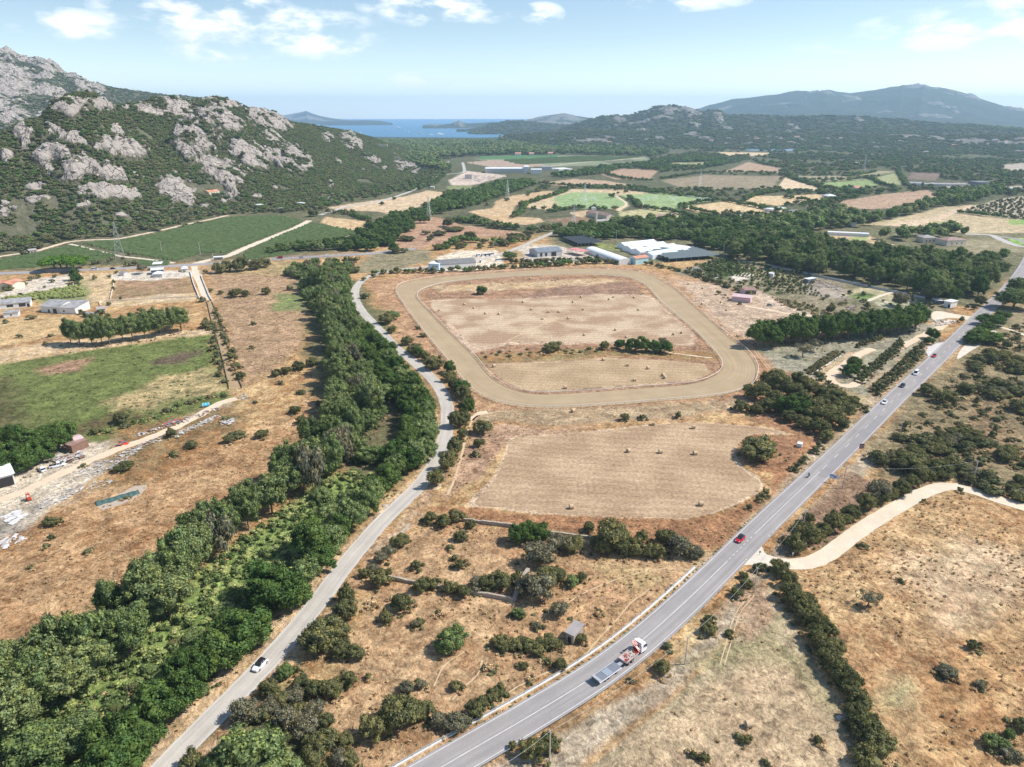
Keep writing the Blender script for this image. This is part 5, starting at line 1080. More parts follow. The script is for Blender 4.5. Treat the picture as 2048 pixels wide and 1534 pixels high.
px_plants('bush', [(811,483,34,5),(877,472,34,5),(858,483,16,5),(905,464,44,5),(852,470,20,5),(862,480,16),(896,455,30),(763,411,12,5),(788,400,12,5),(940,480,26),(1058,472,26,6),(975,412,12),(1014,402,16,5),(1056,392,14,5),(1077,384,14,5),(1225,396,18,8),(1252,386,10),(1236,388,8),(1230,420,16,6),(1068,420,16,6),(1088,420,14,6),(1110,418,14,6),(1032,432,14,6)], where='the valley fields', hf=.65)
woods(['dark', 's_tree', 'dark', 'bright'],[(1110,478),(1130,460),(1180,455),(1250,448),(1300,440),(1400,440),(1500,455),(1600,465),(1640,480),(1640,495),(1530,482),(1440,505),(1380,492),(1270,486),(1240,482),(1160,480)],11.5,(10,15),(6.5,10),68)
px_plants('euc', [(1262,460,30,16),(1275,458,26,15),(1285,462,24,13)], where='the red roofed farmhouse')
woods(['s_euc', 's_euc', 's_tree'],[(1500,455),(1590,440),(1640,430),(1700,432),(1740,445),(1700,455),(1640,462),(1560,466)],12,(11,15),(10,14),69)
woods(['s_euc', 's_tree'],[(1700,448),(1760,440),(1800,428),(1850,412),(1900,400),(1950,388),(1990,375),(2010,385),(1960,402),(1900,418),(1830,436),(1760,452),(1710,456)],12,(11,15),(11,14),70)
woods(['s_euc', 's_tree'],[(1800,395),(1870,388),(1950,375),(1990,372),(2000,382),(1940,392),(1840,402)],14,(11,15),(9,12),71)
woods(['s_euc'],[(1750,478),(1830,470),(1920,462),(1935,474),(1850,482),(1760,484)],13,(11,15),(10,13),72, keep=.9)
woods(['s_tree', 's_bush'],[(1830,500),(1880,508),(1960,512),(2020,505),(2050,500),(2030,520),(1940,530),(1840,522)],12,(9,13),(5,9),73, keep=.8)
# hedges between valley fields
HEDGES = [[(735,442),(700,430),(655,426)],[(740,462),(735,450)],[(1040,412),(1075,402),(1108,391),(1130,384)],[(1030,436),(1045,418),(1050,410)],[(1258,396),(1268,404),(1280,414),(1290,418)],[(1290,418),(1340,424),(1375,434)],[(1360,414),(1400,406),(1446,402)],[(1446,402),(1500,412),(1560,424),(1620,432)],[(1360,416),(1400,424),(1440,430)],[(1486,402),(1510,390)],[(1512,391),(1560,384),(1640,384),(1660,388)],[(1565,348),(1600,362),(1650,378)],[(1602,360),(1650,361),(1740,357)],[(1740,357),(1760,368),(1790,376)],[(1795,342),(1812,372)],[(1322,358),(1400,347),(1460,345),(1560,347)],[(1200,345),(1250,358),(1300,362)],[(1110,352),(1200,348),(1240,335),(1300,332)],[(1080,368),(1160,374),(1240,374),(1300,378)],[(1300,386),(1370,392),(1440,400)],[(1556,378),(1552,384)],[(1640,386),(1680,402)],[(1100,425),(1150,418),(1210,420)],[(1180,448),(1240,444),(1300,446)],[(925,395),(905,385),(890,398)],[(1570,395),(1640,408),(1690,420)],[(1700,352),(1750,345)],[(1160,372),(1200,378),(1310,384)],[(880,500),(930,480)],[(1915,426),(1990,434),(2060,440)]]
for i, h in enumerate(HEDGES): along(['s_tree', 's_bush', 's_tree'], h, 6.5,(7,11),(4,7), seed=80 + i, jit=3, cls='wood')
# the wide wooded plain
woods(['s_euc', 's_tree', 's_euc'],[(700,296),(760,284),(900,286),(1010,285),(1050,292),(1100,300),(1140,300),(1100,310),(1000,310),(930,314),(860,318),(900,340),(880,345),(800,325)],19,(18,26),(13,19),101, keep=.95)
woods(['s_tree', 's_euc'],[(1060,300),(1200,296),(1300,300),(1340,305),(1300,316),(1240,312),(1120,309)],20,(16,24),(10,16),102, keep=.8)
woods(['s_tree'],[(1100,352),(1150,344),(1200,336),(1300,326),(1330,320),(1400,316),(1450,320),(1440,334),(1320,340),(1200,348),(1120,358)],14,(11,16),(7,11),103, keep=.9)
woods(['s_tree', 's_bush'],[(1300,318),(1420,300),(1560,300),(1700,300),(1900,296),(2300,296),(2300,380),(2048,375),(1900,360),(1820,345),(1760,335),(1700,342),(1560,345),(1500,320),(1400,340),(1320,345)],15,(10,16),(4.5,8.5),104, keep=.75, thr=.42)
woods(['s_bush', 's_tree'],[(1240,384),(1330,362),(1450,345),(1580,345),(1700,345),(1860,360),(1840,385),(1700,388),(1560,384),(1440,402)],13,(7,12),(3.5,6),105, keep=.5, thr=.47)
woods(['s_bush', 's_tree'],[(1050,380),(1100,372),(1300,374),(1300,382),(1146,378),(1060,390)],12,(7,12),(3.5,6),106, keep=.5)
woods(['s_tree', 's_bush'],[(620,430),(700,405),(800,385),(860,378),(880,362),(900,345),(880,335),(820,365),(700,392),(620,412)],11,(8,12),(4.5,7),107, keep=.7)
woods(['s_bush', 's_tree'],[(1380,440),(1430,428),(1520,430),(1600,432),(1640,430),(1600,445),(1500,455),(1400,442)],11,(8,13),(5,8),108, keep=.7)
woods(['s_bush', 's_tree'],[(1200,290),(1600,285),(1800,290),(2200,290),(2200,300),(1700,302),(1300,300)],30,(18,30),(7,12),109, keep=.5)
woods(['s_bush', 's_tree'],[(1660,380),(1760,378),(1860,372),(1880,385),(1770,388),(1680,400)],11,(8,13),(4,8),110, keep=.6)
woods(['s_bush', 's_tree'],[(1560,385),(1660,388),(1690,402),(1660,420),(1560,412),(1640,400)],11,(8,12),(4,7),111, keep=.5)
woods(['s_tree', 's_bush'],[(2000,345),(2200,340),(2200,395),(2000,395),(1985,370)],13,(9,14),(5,9),112, keep=.5)
scatter(['s_bush'],[(1925,424),(1994,402),(2048,394),(2200,392),(2200,436),(2048,436)],9,(4,5),(3,4), seed=113, cls='wood')
# ---- maquis on the hillsides, from the hill surface itself
def hill_scrub(HXa, HYa, HZa, rk, thr, n, wr, hr, seed, kinds=('s_bush', 's_bush', 's_tree'), um=1000):
    r = np.random.default_rng(seed); nr_, nc_ = HXa.shape
    uu, vv, dep = proj(HXa, HYa, HZa); ok = (rk < .35) & (HZa > .5) & (uu > -60) & (uu < um)
    # area weight of each vertex so the density is even on the ground
    rad = np.hypot(HXa, HYa); dr = np.gradient(rad, axis=0); w = np.abs(dr) * rad * ok; nz_ = fbm(HXa / 40, HYa / 40, seed, 4); w = w * (nz_ > thr)
    w = w.ravel() / w.sum(); pick = r.choice(w.size, n, p=w)
    for k in pick:
        wd = r.uniform(*wr) * r.uniform(.7,1.2)
        plant(kinds[r.integers(len(kinds))],(HXa.flat[k] + r.uniform(-1,1), HYa.flat[k] + r.uniform(-1,1), HZa.flat[k] - .8), wd, r.uniform(*hr), cls='scrub')
hill_scrub(HX, HY, HZ, HRK, .27,36000,(5.5,10),(2.2,4.2),121)
hill_scrub(BX, BY, BZ, BRK, .3,11000,(8,15),(2.5,5),122)
hill_scrub(*G2[:4],.36,7000,(12,22),(4,8),123, um=2100)
hill_scrub(*G1[:4],.38,6000,(18,34),(6,11),124, um=2100)
hill_scrub(*G4[:4],.38,1500,(20,36),(6,11),125, um=2100)
def hill_rocks(HXa, HYa, HZa, rk, n, wr, seed):
    r = np.random.default_rng(seed); uu, vv, dep = proj(HXa, HYa, HZa); ok = (rk > .5) & (uu > -60) & (uu < 900)
    rad = np.hypot(HXa, HYa); w = (np.abs(np.gradient(rad, axis=0)) * rad * ok).ravel(); w /= w.sum()
    for k in r.choice(w.size, n, p=w):
        wd = wr[0] * (wr[1] / wr[0]) ** (r.random() ** 1.6); plant('rock', (HXa.flat[k], HYa.flat[k], HZa.flat[k] - wd * .12), wd, wd * r.uniform(.3,.6), cls='rock')
hill_rocks(HX, HY, HZ, HRK, 1500,(2,8),151)
hill_rocks(BX, BY, BZ, BRK, 1100,(5,16),152)
# dry tussocks over the near rough ground
for i, (px, sp, kp) in enumerate((
    ([(-80,1120),(150,1000),(420,900),(640,780),(640,880),(560,980),(350,1100),(200,1250),(-80,1400)],3.2,.5),
    ([(740,1150),(860,1040),(1080,1060),(1400,1110),(1380,1160),(1200,1270),(900,1480),(760,1560),(600,1560),(640,1400),(720,1260)],2.7,.55),
    ([(1560,1145),(1640,1140),(1720,1090),(1800,1030),(1900,985),(2060,1030),(2200,1080),(2300,1560),(1780,1560),(1720,1440),(1640,1280)],2.6,.6),
    ([(1150,1560),(1360,1390),(1500,1240),(1540,1170),(1600,1260),(1660,1380),(1720,1470),(1760,1560)],5,.3),
    ([(1575,1075),(1700,955),(1880,765),(1945,700),(2048,650),(2160,700),(2200,1010),(2048,1000)],4,.5),
    ([(930,870),(1100,855),(1010,890),(960,960),(900,1000),(860,1010),(1080,1030),(1420,1040),(1540,960),(1600,870),(1640,880),(1600,930),(1440,1100),(1100,1060),(860,1030),(850,1000)],3.0,.5),
    ([(410,560),(600,540),(630,700),(480,775),(430,600)],4.5,.4))):
    scatter(['tuft'], px, sp * .62,(.35,1.3),(.15,.55), seed=130 + i, keep=kp, cls='weed', noise_thr=.46, nscale=12, avoid=[wpoly([(1019,876),(1231,857),(1420,845),(1587,869),(1490,874),(1481,934),(1526,968),(1481,1004),(1371,1040),(1080,1028),(932,1014),(1005,920)])] if i == 5 else ())
scatter(['weed'],[(-60,740),(70,715),(200,695),(330,680),(425,668),(448,770),(250,860),(120,900),(-60,880)],4,(.8,2.2),(.2,.6), seed=140, keep=.6, cls='weed', noise_thr=.47, nscale=18)
for s_ in np.arange(20,150,1.7):
    q_, d_ = at_s(MAIN, SM, s_); n_ = Vector((-d_.y, d_.x)); rr_ = random.Random(int(s_ * 10)); q_ = q_ + n_ * (4.65 + rr_.uniform(-.25,.25)); plant('weed' if rr_.random() < .6 else 'tuft', (q_.x, q_.y, .02), rr_.uniform(.3,1.1), rr_.uniform(.1,.35), cls='weed')
# ---------------------------------------------------------------- instancing of the masses
# grass and seedlings gathered round the feet of shrubs
_r = random.Random(5)
for q in [q for q in PL if q['cls'] in ('shrub', 'tree') and math.hypot(q['p'].x, q['p'].y) < 520]:
    for _ in range(7):
        a_ = _r.uniform(0,6.28); d_ = q['w'] * _r.uniform(.42,.72); x_ = q['p'].x + math.cos(a_) * d_; y_ = q['p'].y + math.sin(a_) * d_
        if any(line_d(np.array([x_]), np.array([y_]), ln)[0] < dd for ln, dd in ROADS[:3]): continue
        plant('tuft' if _r.random() < .6 else 'maquis', (x_, y_, 0), _r.uniform(.6,1.9), _r.uniform(.3,.9), cls='weed')
PROTO = bpy.data.collections.new('prototypes')
def stuff_instances(name, items, label=None):
    kinds = sorted({q['kind'] for q in items}); col = bpy.data.collections.new('proto_' + name); order = {}
    i = 0
    for k in kinds:
        for j, (cm, tm, h) in enumerate(KIND[k]):
            ob = bpy.data.objects.new('p%03d' % i, cm); col.objects.link(ob); order[(k, j)] = i; i += 1
    r = random.Random(9)
    co = []; idx = []; scl = []; rot = []
    for q in items:
        j = r.randrange(len(KIND[q['kind']])); cm, tm, h = KIND[q['kind']][j]
        co.append(q['p'][:]); idx.append(order[(q['kind'], j)]); scl.append((q['w'] / 2, q['w'] / 2 * r.uniform(.85,1.15), q['h'] / h)); rot.append((0,0, r.uniform(0,6.283)))
    me = bpy.data.meshes.new(name); me.vertices.add(len(co)); me.vertices.foreach_set('co', np.array(co, np.float32).ravel())
    a = me.attributes.new('pick', 'INT', 'POINT'); a.data.foreach_set('value', np.array(idx, np.int32))
    a = me.attributes.new('size', 'FLOAT_VECTOR', 'POINT'); a.data.foreach_set('vector', np.array(scl, np.float32).ravel())
    a = me.attributes.new('turn', 'FLOAT_VECTOR', 'POINT'); a.data.foreach_set('vector', np.array(rot, np.float32).ravel())
    o = link(name, me); tag(o, kind='stuff')
    if label: o['label'] = label
    ng = bpy.data.node_groups.new(name, 'GeometryNodeTree'); ng.interface.new_socket('Geometry', in_out='INPUT', socket_type='NodeSocketGeometry'); ng.interface.new_socket('Geometry', in_out='OUTPUT', socket_type='NodeSocketGeometry')
    N = ng.nodes; L = ng.links; gi = N.new('NodeGroupInput'); go = N.new('NodeGroupOutput'); iop = N.new('GeometryNodeInstanceOnPoints'); ci = N.new('GeometryNodeCollectionInfo')
    ci.inputs['Collection'].default_value = col; ci.inputs['Separate Children'].default_value = True; ci.inputs['Reset Children'].default_value = True
    def na(nm, t):
        n = N.new('GeometryNodeInputNamedAttribute'); n.data_type = t; n.inputs['Name'].default_value = nm; return n.outputs['Attribute']
    L.new(gi.outputs[0], iop.inputs['Points']); L.new(ci.outputs[0], iop.inputs['Instance']); iop.inputs['Pick Instance'].default_value = True
    L.new(na('pick', 'INT'), iop.inputs['Instance Index']); L.new(na('size', 'FLOAT_VECTOR'), iop.inputs['Scale']); L.new(na('turn', 'FLOAT_VECTOR'), iop.inputs['Rotation'])
    L.new(iop.outputs[0], go.inputs[0]); md = o.modifiers.new('scatter', 'NODES'); md.node_group = ng
    return o
def in_view(q):
    u, v, d = proj(q['p'].x, q['p'].y, q['p'].z)
    m = q['w'] * FPX / max(d, 1) * .6; hpx = q['h'] * FPX / max(d, 1)
    return d > 5 and -m < u < 2048 + m and v > 0 and v - hpx < 1534
def app_size(q): return math.sqrt(q['w'] * q['h']) * pxm(q['p'])
keep = []
for q in PL:
    if not in_view(q) and math.hypot(q['p'].x, q['p'].y) > 500 and q['cls'] != 'x':
        if q['p'].x < -1000 or q['p'].x > 1200: continue
    s = app_size(q)
    if s < 16 and q['kind'] in SMALLER: q['kind'] = SMALLER[q['kind']]
    keep.append(q)
PL = keep
def ordinal(n):
    return '%d%s' % (n, 'th' if 10 <= n % 100 <= 20 else {1: 'st', 2: 'nd', 3: 'rd'}.get(n % 10, 'th'))
SINGLE = {}
for cls, cap in (('tree', 290),('shrub', 290)):
    cand = [q for q in PL if q['cls'] == cls and in_view(q)]; cand.sort(key=lambda q: -app_size(q))
    SINGLE[cls] = cand[:cap]
    for q in SINGLE[cls]: q['used'] = True
# ================================================================ buildings
WHT = (.80,.79,.76)
M['wall_white'] = simple('wall_white', (.76,.74,.70),.85,.08,.4)
M['wall_cream'] = simple('wall_cream', (.70,.60,.47),.85,.12,.4)
M['wall_grey'] = simple('wall_grey', (.52,.51,.50),.85,.15,.4)
M['wall_blue'] = simple('wall_blue', (.50,.66,.80),.8,.06,.4)
M['wall_cyan'] = simple('wall_cyan', (.46,.68,.68),.7,.08,.4)
M['wall_pink'] = simple('wall_pink', (.66,.46,.46),.8,.08,.4)
M['wall_stone'] = simple('wall_stone', (.36,.31,.27),.95,.35,1.6, bump=.5)
M['wall_dark'] = simple('wall_dark', (.16,.17,.19),.7,.15,.4)
M['opening'] = simple('dark_opening', (.025,.025,.03),.4,.2,1.0, spec=.5)
M['glass'] = simple('window_glass', (.03,.04,.05),.08,.1,1.0, spec=.6)
M['roof_grey'] = ribbed('roof_grey', (.42,.41,.40),0,2.2,.25)
M['roof_dkgrey'] = ribbed('roof_dark_grey', (.20,.20,.20),0,2.2,.25, col2=(.26,.25,.24))
M['roof_slate'] = ribbed('roof_slate', (.19,.22,.26),0,2.2,.25, col2=(.27,.30,.33))
M['roof_orange'] = ribbed('roof_orange_tile', (.62,.27,.16),0,4.0,.25, col2=(.68,.36,.24))
M['roof_red'] = ribbed('roof_red_sheet', (.60,.20,.19),0,3.0,.2, col2=(.72,.42,.38))
M['roof_rust'] = ribbed('roof_rusty_tile', (.33,.20,.16),0,3.0,.3, col2=(.45,.32,.26))
M['roof_pink'] = ribbed('roof_pink_sheet', (.66,.48,.47),0,3.0,.2, col2=(.60,.44,.43))
M['roof_white'] = ribbed('roof_white_sheet', (.78,.79,.80),0,2.5,.12, col2=(.70,.71,.72))
M['roof_lose'] = ribbed('roof_fibre_cement', (.45,.40,.38),0,3.0,.35, col2=(.36,.32,.30))
M['plastic'] = simple('greenhouse_film', (.84,.86,.87),.35,.04,.3, spec=.5)
M['net'] = simple('shade_net', (.12,.15,.16),.9,.25,.3)
M['net2'] = simple('dark_shade_net', (.035,.045,.055),.9,.25,.3)
M['metal'] = simple('galvanised_metal', (.55,.56,.57),.45,.12,1.5, metal=.6)
M['steel'] = simple('grey_steel', (.40,.42,.43),.55,.15,2.0, metal=.3)
M['wood'] = simple('weathered_wood', (.36,.28,.21),.9,.25,2.0)
M['rust_steel'] = simple('rusty_steel', (.24,.14,.10),.85,.35,.8)
M['rail_white'] = simple('white_rail', (.78,.72,.66),.7,.08,1.0)
M['block'] = simple('stacked_blocks', (.58,.50,.42),.9,.2,1.0)
def house(name, label, cat, A, B, depth, h, roof='gable', rise=1.5, along_=True, wall='wall_white', rm='roof_grey', eave=.4, wins=(), doors=(), group=None, z=0.0, base=None, side_wins=0, rmat2=None, back_rise=0.0):
    """front wall stands on the ground from pixel A to pixel B; the house extends away from the camera.
    wins/doors: (t along the front 0..1, bottom, width, height)"""
    if base is None: a = P(*A, z); b = P(*B, z)
    else: a, b = base
    d = Vector((b.x - a.x, b.y - a.y)); W = d.length; rz = math.atan2(d.y, d.x)
    root = empty(name, a, rz, label, cat, group)
    w = MB(); D = depth; hb = h + back_rise
    if roof in ('gable',) and along_:
        w.add([(0,0,-.3),(W, 0,-.3),(W, D, -.3),(0, D, -.3),(0,0, h),(W, 0, h),(W, D, h),(0, D, h),(0, D / 2, h + rise),(W, D / 2, h + rise)],
              [(0,1,5,4),(2,3,7,6),(1,2,6,9,5),(3,0,4,8,7),(3,2,1,0),(4,5,9,8),(6,7,8,9)])
    elif roof == 'gable':
        w.add([(0,0,-.3),(W, 0,-.3),(W, D, -.3),(0, D, -.3),(0,0, h),(W, 0, h),(W, D, h),(0, D, h),(W / 2,0, h + rise),(W / 2, D, h + rise)],
              [(0,1,5,8,4),(2,3,7,9,6),(1,2,6,5),(3,0,4,7),(3,2,1,0),(5,6,9,8),(7,4,8,9)])
    elif roof == 'shed':
        w.add([(0,0,-.3),(W, 0,-.3),(W, D, -.3),(0, D, -.3),(0,0, h),(W, 0, h),(W, D, hb),(0, D, hb)],
              [(0,1,5,4),(2,3,7,6),(1,2,6,5),(3,0,4,7),(3,2,1,0),(4,5,6,7)])
    elif roof == 'open':
        for x in np.linspace(.2, W - .2, max(2, int(W / 5) + 1)):
            for y in (.2, D - .2): pw_ = MB(); pw_.tube((x, y, -.3),(x, y, h),.12,.12,6); pw_.build('post', M[wall], root)
    else: w.box(0, W, 0, D, -.3, h)
    if roof != 'open': w.build('wall', M[wall], root)
    r = MB(); e = eave; t = .14
    if roof == 'gable' and along_:
        k = rise / (D / 2); 
        for sy in (0,1):
            y0 = -e if sy == 0 else D + e; z0 = h - e * k + .03; zr = h + rise + .03
            r.add([(-e, y0, z0),(W + e, y0, z0),(W + e, D / 2, zr),(-e, D / 2, zr),(-e, y0, z0 + t),(W + e, y0, z0 + t),(W + e, D / 2, zr + t),(-e, D / 2, zr + t)],
                  [(0,1,2,3),(4,5,6,7),(0,1,5,4),(1,2,6,5),(3,0,4,7)])
    elif roof == 'gable':
        k = rise / (W / 2)
        for sx in (0,1):
            x0 = -e if sx == 0 else W + e; z0 = h - e * k + .03; zr = h + rise + .03
            r.add([(x0,-e, z0),(W / 2,-e, zr),(W / 2, D + e, zr),(x0, D + e, z0),(x0,-e, z0 + t),(W / 2,-e, zr + t),(W / 2, D + e, zr + t),(x0, D + e, z0 + t)],
                  [(0,1,2,3),(4,5,6,7),(0,1,5,4),(2,3,7,6),(3,0,4,7)])
    elif roof == 'barrel':
        n = 12
        for k in range(n):
            a0 = math.pi * k / n; a1 = math.pi * (k + 1) / n
            if along_:
                q = [(D / 2 - math.cos(x) * D / 2, h + math.sin(x) * rise + .02) for x in (a0, a1)]
                r.add([(-e, q[0][0], q[0][1]),(W + e, q[0][0], q[0][1]),(W + e, q[1][0], q[1][1]),(-e, q[1][0], q[1][1])],[(0,1,2,3)])
            else:
                q = [(W / 2 - math.cos(x) * W / 2, h + math.sin(x) * rise + .02) for x in (a0, a1)]
                r.add([(q[0][0],-e, q[0][1]),(q[0][0], D + e, q[0][1]),(q[1][0], D + e, q[1][1]),(q[1][0],-e, q[1][1])],[(0,1,2,3)])
        ring = [math.pi * k / n for k in range(n + 1)]
        for s_ in (0,1):
            if along_: r.add([(W * s_, D / 2 - math.cos(x) * D / 2, h + math.sin(x) * rise) for x in ring],[tuple(range(n + 1))])
            else: r.add([(W / 2 - math.cos(x) * W / 2, D * s_, h + math.sin(x) * rise) for x in ring],[tuple(range(n + 1))])
    elif roof == 'shed': r.add([(-e, -e, h + .03),(W + e, -e, h + .03),(W + e, D + e, hb + .03),(-e, D + e, hb + .03),(-e, -e, h + .03 + t),(W + e, -e, h + .03 + t),(W + e, D + e, hb + .03 + t),(-e, D + e, hb + .03 + t)],
                               [(3,2,1,0),(4,5,6,7),(0,1,5,4),(1,2,6,5),(2,3,7,6),(3,0,4,7)])
    elif roof == 'hip':
        k = min(W, D) / 2
        r.add([(-e, -e, h + .02),(W + e, -e, h + .02),(W + e, D + e, h + .02),(-e, D + e, h + .02),(k, D / 2, h + rise),(W - k, D / 2, h + rise)],[(0,1,5,4),(1,2,5),(2,3,4,5),(3,0,4),(3,2,1,0)])
    else: r.box(-e, W + e, -e, D + e, h + .02, h + .25)
    ro = r.build('roof', M[rm], root)
    for (t_, z0, ww, hh) in wins:
        f = MB(); x = t_ * W; f.box(x - ww / 2 - .08, x + ww / 2 + .08,-.05,.02, z0 - .08, z0 + hh + .08); fo = f.build('window', M['wall_white' if wall != 'wall_white' else 'wall_grey'], root)
        g = MB(); g.box(x - ww / 2, x + ww / 2,-.07,-.052, z0, z0 + hh); g.build('pane', M['glass'], fo)
    for (t_, ww, hh) in doors:
        f = MB(); x = t_ * W; f.box(x - ww / 2, x + ww / 2,-.06,.02,0, hh); f.build('door', M['opening'], root)
    for i in range(side_wins):
        y = D * (i + 1) / (side_wins + 1)
        for xx, s_ in ((W, 1),(0,-1)):
            f = MB(); f.box(min(xx, xx + .06 * s_), max(xx, xx + .06 * s_), y - .6, y + .6,1.1,2.2); f.build('window', M['glass'], root)
    return root
# left farm complex
house('farm_building', 'large grey roofed farm building with open dark doorway left of the tall trees', 'farm building', (83,624),(118,627),17,4.0, 'gable', 2.2, True, 'wall_white', 'roof_grey', doors=((.8,3.0,3.0),(.45,1.4,2.2)))
house('farm_building', 'lean-to half of the big grey farm building with a black roof slot', 'farm building', (119,627),(152,628),14,3.8, 'shed', back_rise=1.6, wall='wall_white', rm='roof_grey', wins=((.3,1.2,1.2,1.0),))
house('stable_wing', 'long grey roofed stable wing with white doorways joined to the farm building', 'stable', (-30,622),(62,613),9,3.2, 'shed', back_rise=1.4, wall='wall_white', rm='roof_grey', wins=((.55,1.0,3.6,1.6),(.82,.6,3.8,2.2)), doors=((.95,1.5,2.2),))
house('outbuilding', 'small white outbuilding with flat grey roof in front of the stable wing', 'outbuilding', (8,636),(38,633),7,2.8, 'flat', wall='wall_white', rm='roof_grey', wins=((.5,1.0,.8,.8),))
house('farmhouse', 'orange tiled house with a pale facade beside the car park', 'house', (-10,578),(26,580),11,3.6, 'gable', 1.6, True, 'wall_cream', 'roof_orange', wins=((.3,1.2,1.2,1.2),(.7,1.2,1.2,1.2)))
house('farmhouse', 'orange roofed house wing with a covered dark porch', 'house', (26,580),(48,571),10,3.8, 'gable', 1.7, True, 'wall_cream', 'roof_orange', wins=((.75,1.0,1.2,1.3),), doors=((.35,5,2.4),), side_wins=2)
house('roadside_market', 'row of low boxes with rusty and white lids under the umbrella pines', 'market stall', (92,546),(140,544.5),4,2.6, 'flat', wall='wall_dark', rm='roof_lose')
house('ruin', 'roofless grey ruin between the tall trees, nearest the farm building', 'ruin', (180,636),(189,634),5,2.6, 'flat', wall='wall_grey', rm='roof_grey')
house('ruin', 'small grey shed behind the tall tree row', 'shed', (196,628),(212,626),6,3.0, 'gable', 1.0, True, 'wall_grey', 'roof_lose')
house('service_station', 'low dark fronted building with white roof edge beside the highway', 'service station', (303,550),(328,548),9,3.6, 'flat', wall='wall_dark', rm='roof_white', wins=((.3,1,2.2,1.6),(.7,1,2.2,1.6)))
house('canopy', 'white flat canopy standing on the highway edge', 'canopy', (307,541),(324,540),10,5.0, 'open', wall='metal', rm='roof_white')
def hip_tent(label, A, B, depth, h, rise, m='roof_white'):
    return house('gazebo', label, 'gazebo', A, B, depth, h, 'open', wall='metal', rm=m)
g = house('gazebo', 'white pointed gazebo roof in front of the service station', 'gazebo', (306,555),(325,554),7,2.6, 'hip', 1.8, wall='wall_grey', rm='roof_white')
house('gazebo', 'small white tent at the east end of the service station', 'gazebo', (364,544),(376,543),7,2.6, 'hip', 1.6, wall='wall_white', rm='roof_white')
house('kiosk', 'small pale kiosk with palm side of the service station', 'kiosk', (239,552),(248,552),5,2.6, 'hip', 1.0, wall='wall_grey', rm='roof_slate')
house('vineyard_store', 'low stone store with pale roof between vineyard tracks', 'shed', (428,521),(446,520),5,2.6, 'flat', wall='wall_stone', rm='roof_white', wins=((.5,1,1,.8),))
house('vineyard_shed', 'stone shed beside the vineyard track at the left edge', 'shed', (60,508),(75,506),6,3, 'gable', 1, True, 'wall_stone', 'roof_lose', doors=((.3,1.2,1.8),(.7,1.2,1.8)))
# scrapyard
house('workshop_shed', 'white sheet metal workshop with wide open dark door at the left edge', 'workshop', (-28,985),(32,968),12,4.2, 'gable', 1.2, True, 'wall_white', 'roof_white', doors=((.67,5.0,3.4),), eave=.5)
house('storage_shed', 'dark brown storage shed with a rusty pink end wall', 'shed', (133,903),(146,907),6.5,3.0, 'flat', wall='rust_steel', rm='roof_rust', eave=.15)
house('storage_shed', 'white storage shed with rusty roof and open black doorway', 'shed', (155,897),(171,892),6.0,3.0, 'gable', .6, True, 'wall_white', 'roof_pink', eave=.3, doors=((.75,1.6,2.6),))
# north of the race track
house('office_building', 'light blue and white flat roofed office beside the grey shed', 'office', (857,540),(878,541),11,5.2, 'flat', wall='wall_blue', rm='roof_white', wins=((.45,2.6,.9,1.2),(.62,2.6,.7,1.2),(.8,2.6,.9,1.2)), eave=.1)
house('warehouse', 'long warehouse with dark grey curved roof beside the blue office', 'warehouse', (879,540),(952,535),16,3.6, 'barrel', 3.0, True, 'wall_white', 'roof_dkgrey', eave=.3)
house('warehouse', 'dark slate warehouse with barrel roof and tall dark windows', 'warehouse', (1075,515),(1124,511),18,4.6, 'gable', 2.2, True, 'wall_grey', 'roof_slate', wins=((.15,.6,2.4,3.2),(.35,.6,2.4,3.2)), doors=((.66,5,3.8),), eave=.3)
house('open_shed', 'open sided shed with a long faded red roof', 'shed', (1135,507),(1162,513),10,4.2, 'open', wall='steel', rm='roof_red')
house('container', 'brown shipping container lying along the yard fence', 'container', (1070,525),(1095,523),2.6,2.6, 'flat', wall='rust_steel', rm='roof_rust', eave=.02)
def greenhouse(label, A, B, depth, h, rise, spans, group=None, end='wall_white', film='plastic'):
    a = P(*A); b = P(*B); d = Vector((b.x - a.x, b.y - a.y)); W = d.length; rz = math.atan2(d.y, d.x); root = empty('greenhouse', a, rz, label, 'greenhouse', group)
    s = W / spans; n = 10
    for k in range(spans):
        m_ = MB(); x0 = k * s; ring = [(x0,0)] + [(x0 + s / 2 - math.cos(math.pi * i / n) * s / 2, h + math.sin(math.pi * i / n) * rise) for i in range(n + 1)] + [(x0 + s, 0)]
        for i in range(len(ring) - 1):
            m_.add([(ring[i][0],0, ring[i][1]),(ring[i][0], depth, ring[i][1]),(ring[i + 1][0], depth, ring[i + 1][1]),(ring[i + 1][0],0, ring[i + 1][1])],[(0,1,2,3)])
        m_.build('roof_span', M[film], root)
        [MB().add([(q[0], yy, q[1]) for q in ring],[tuple(range(len(ring)))]).build('end_wall', M[end], root) for yy in (0.0, depth)]
    for k in range(spans + 1): MB().box(k * s - .12, k * s + .12,-.1, depth + .1, h - .15, h + .12).build('gutter', M['steel'], root)
    return root
greenhouse('long white plastic tunnel greenhouse pointing at the race track', (1238,530),(1262,528),62,3.0,2.4,1)
gA = P(1244,507); gB = P(1300,527)
greenhouse('four span white greenhouse block behind the cyan barn', (1262,500),(1372,509),20,3.6,1.6,1, 'white greenhouse spans')
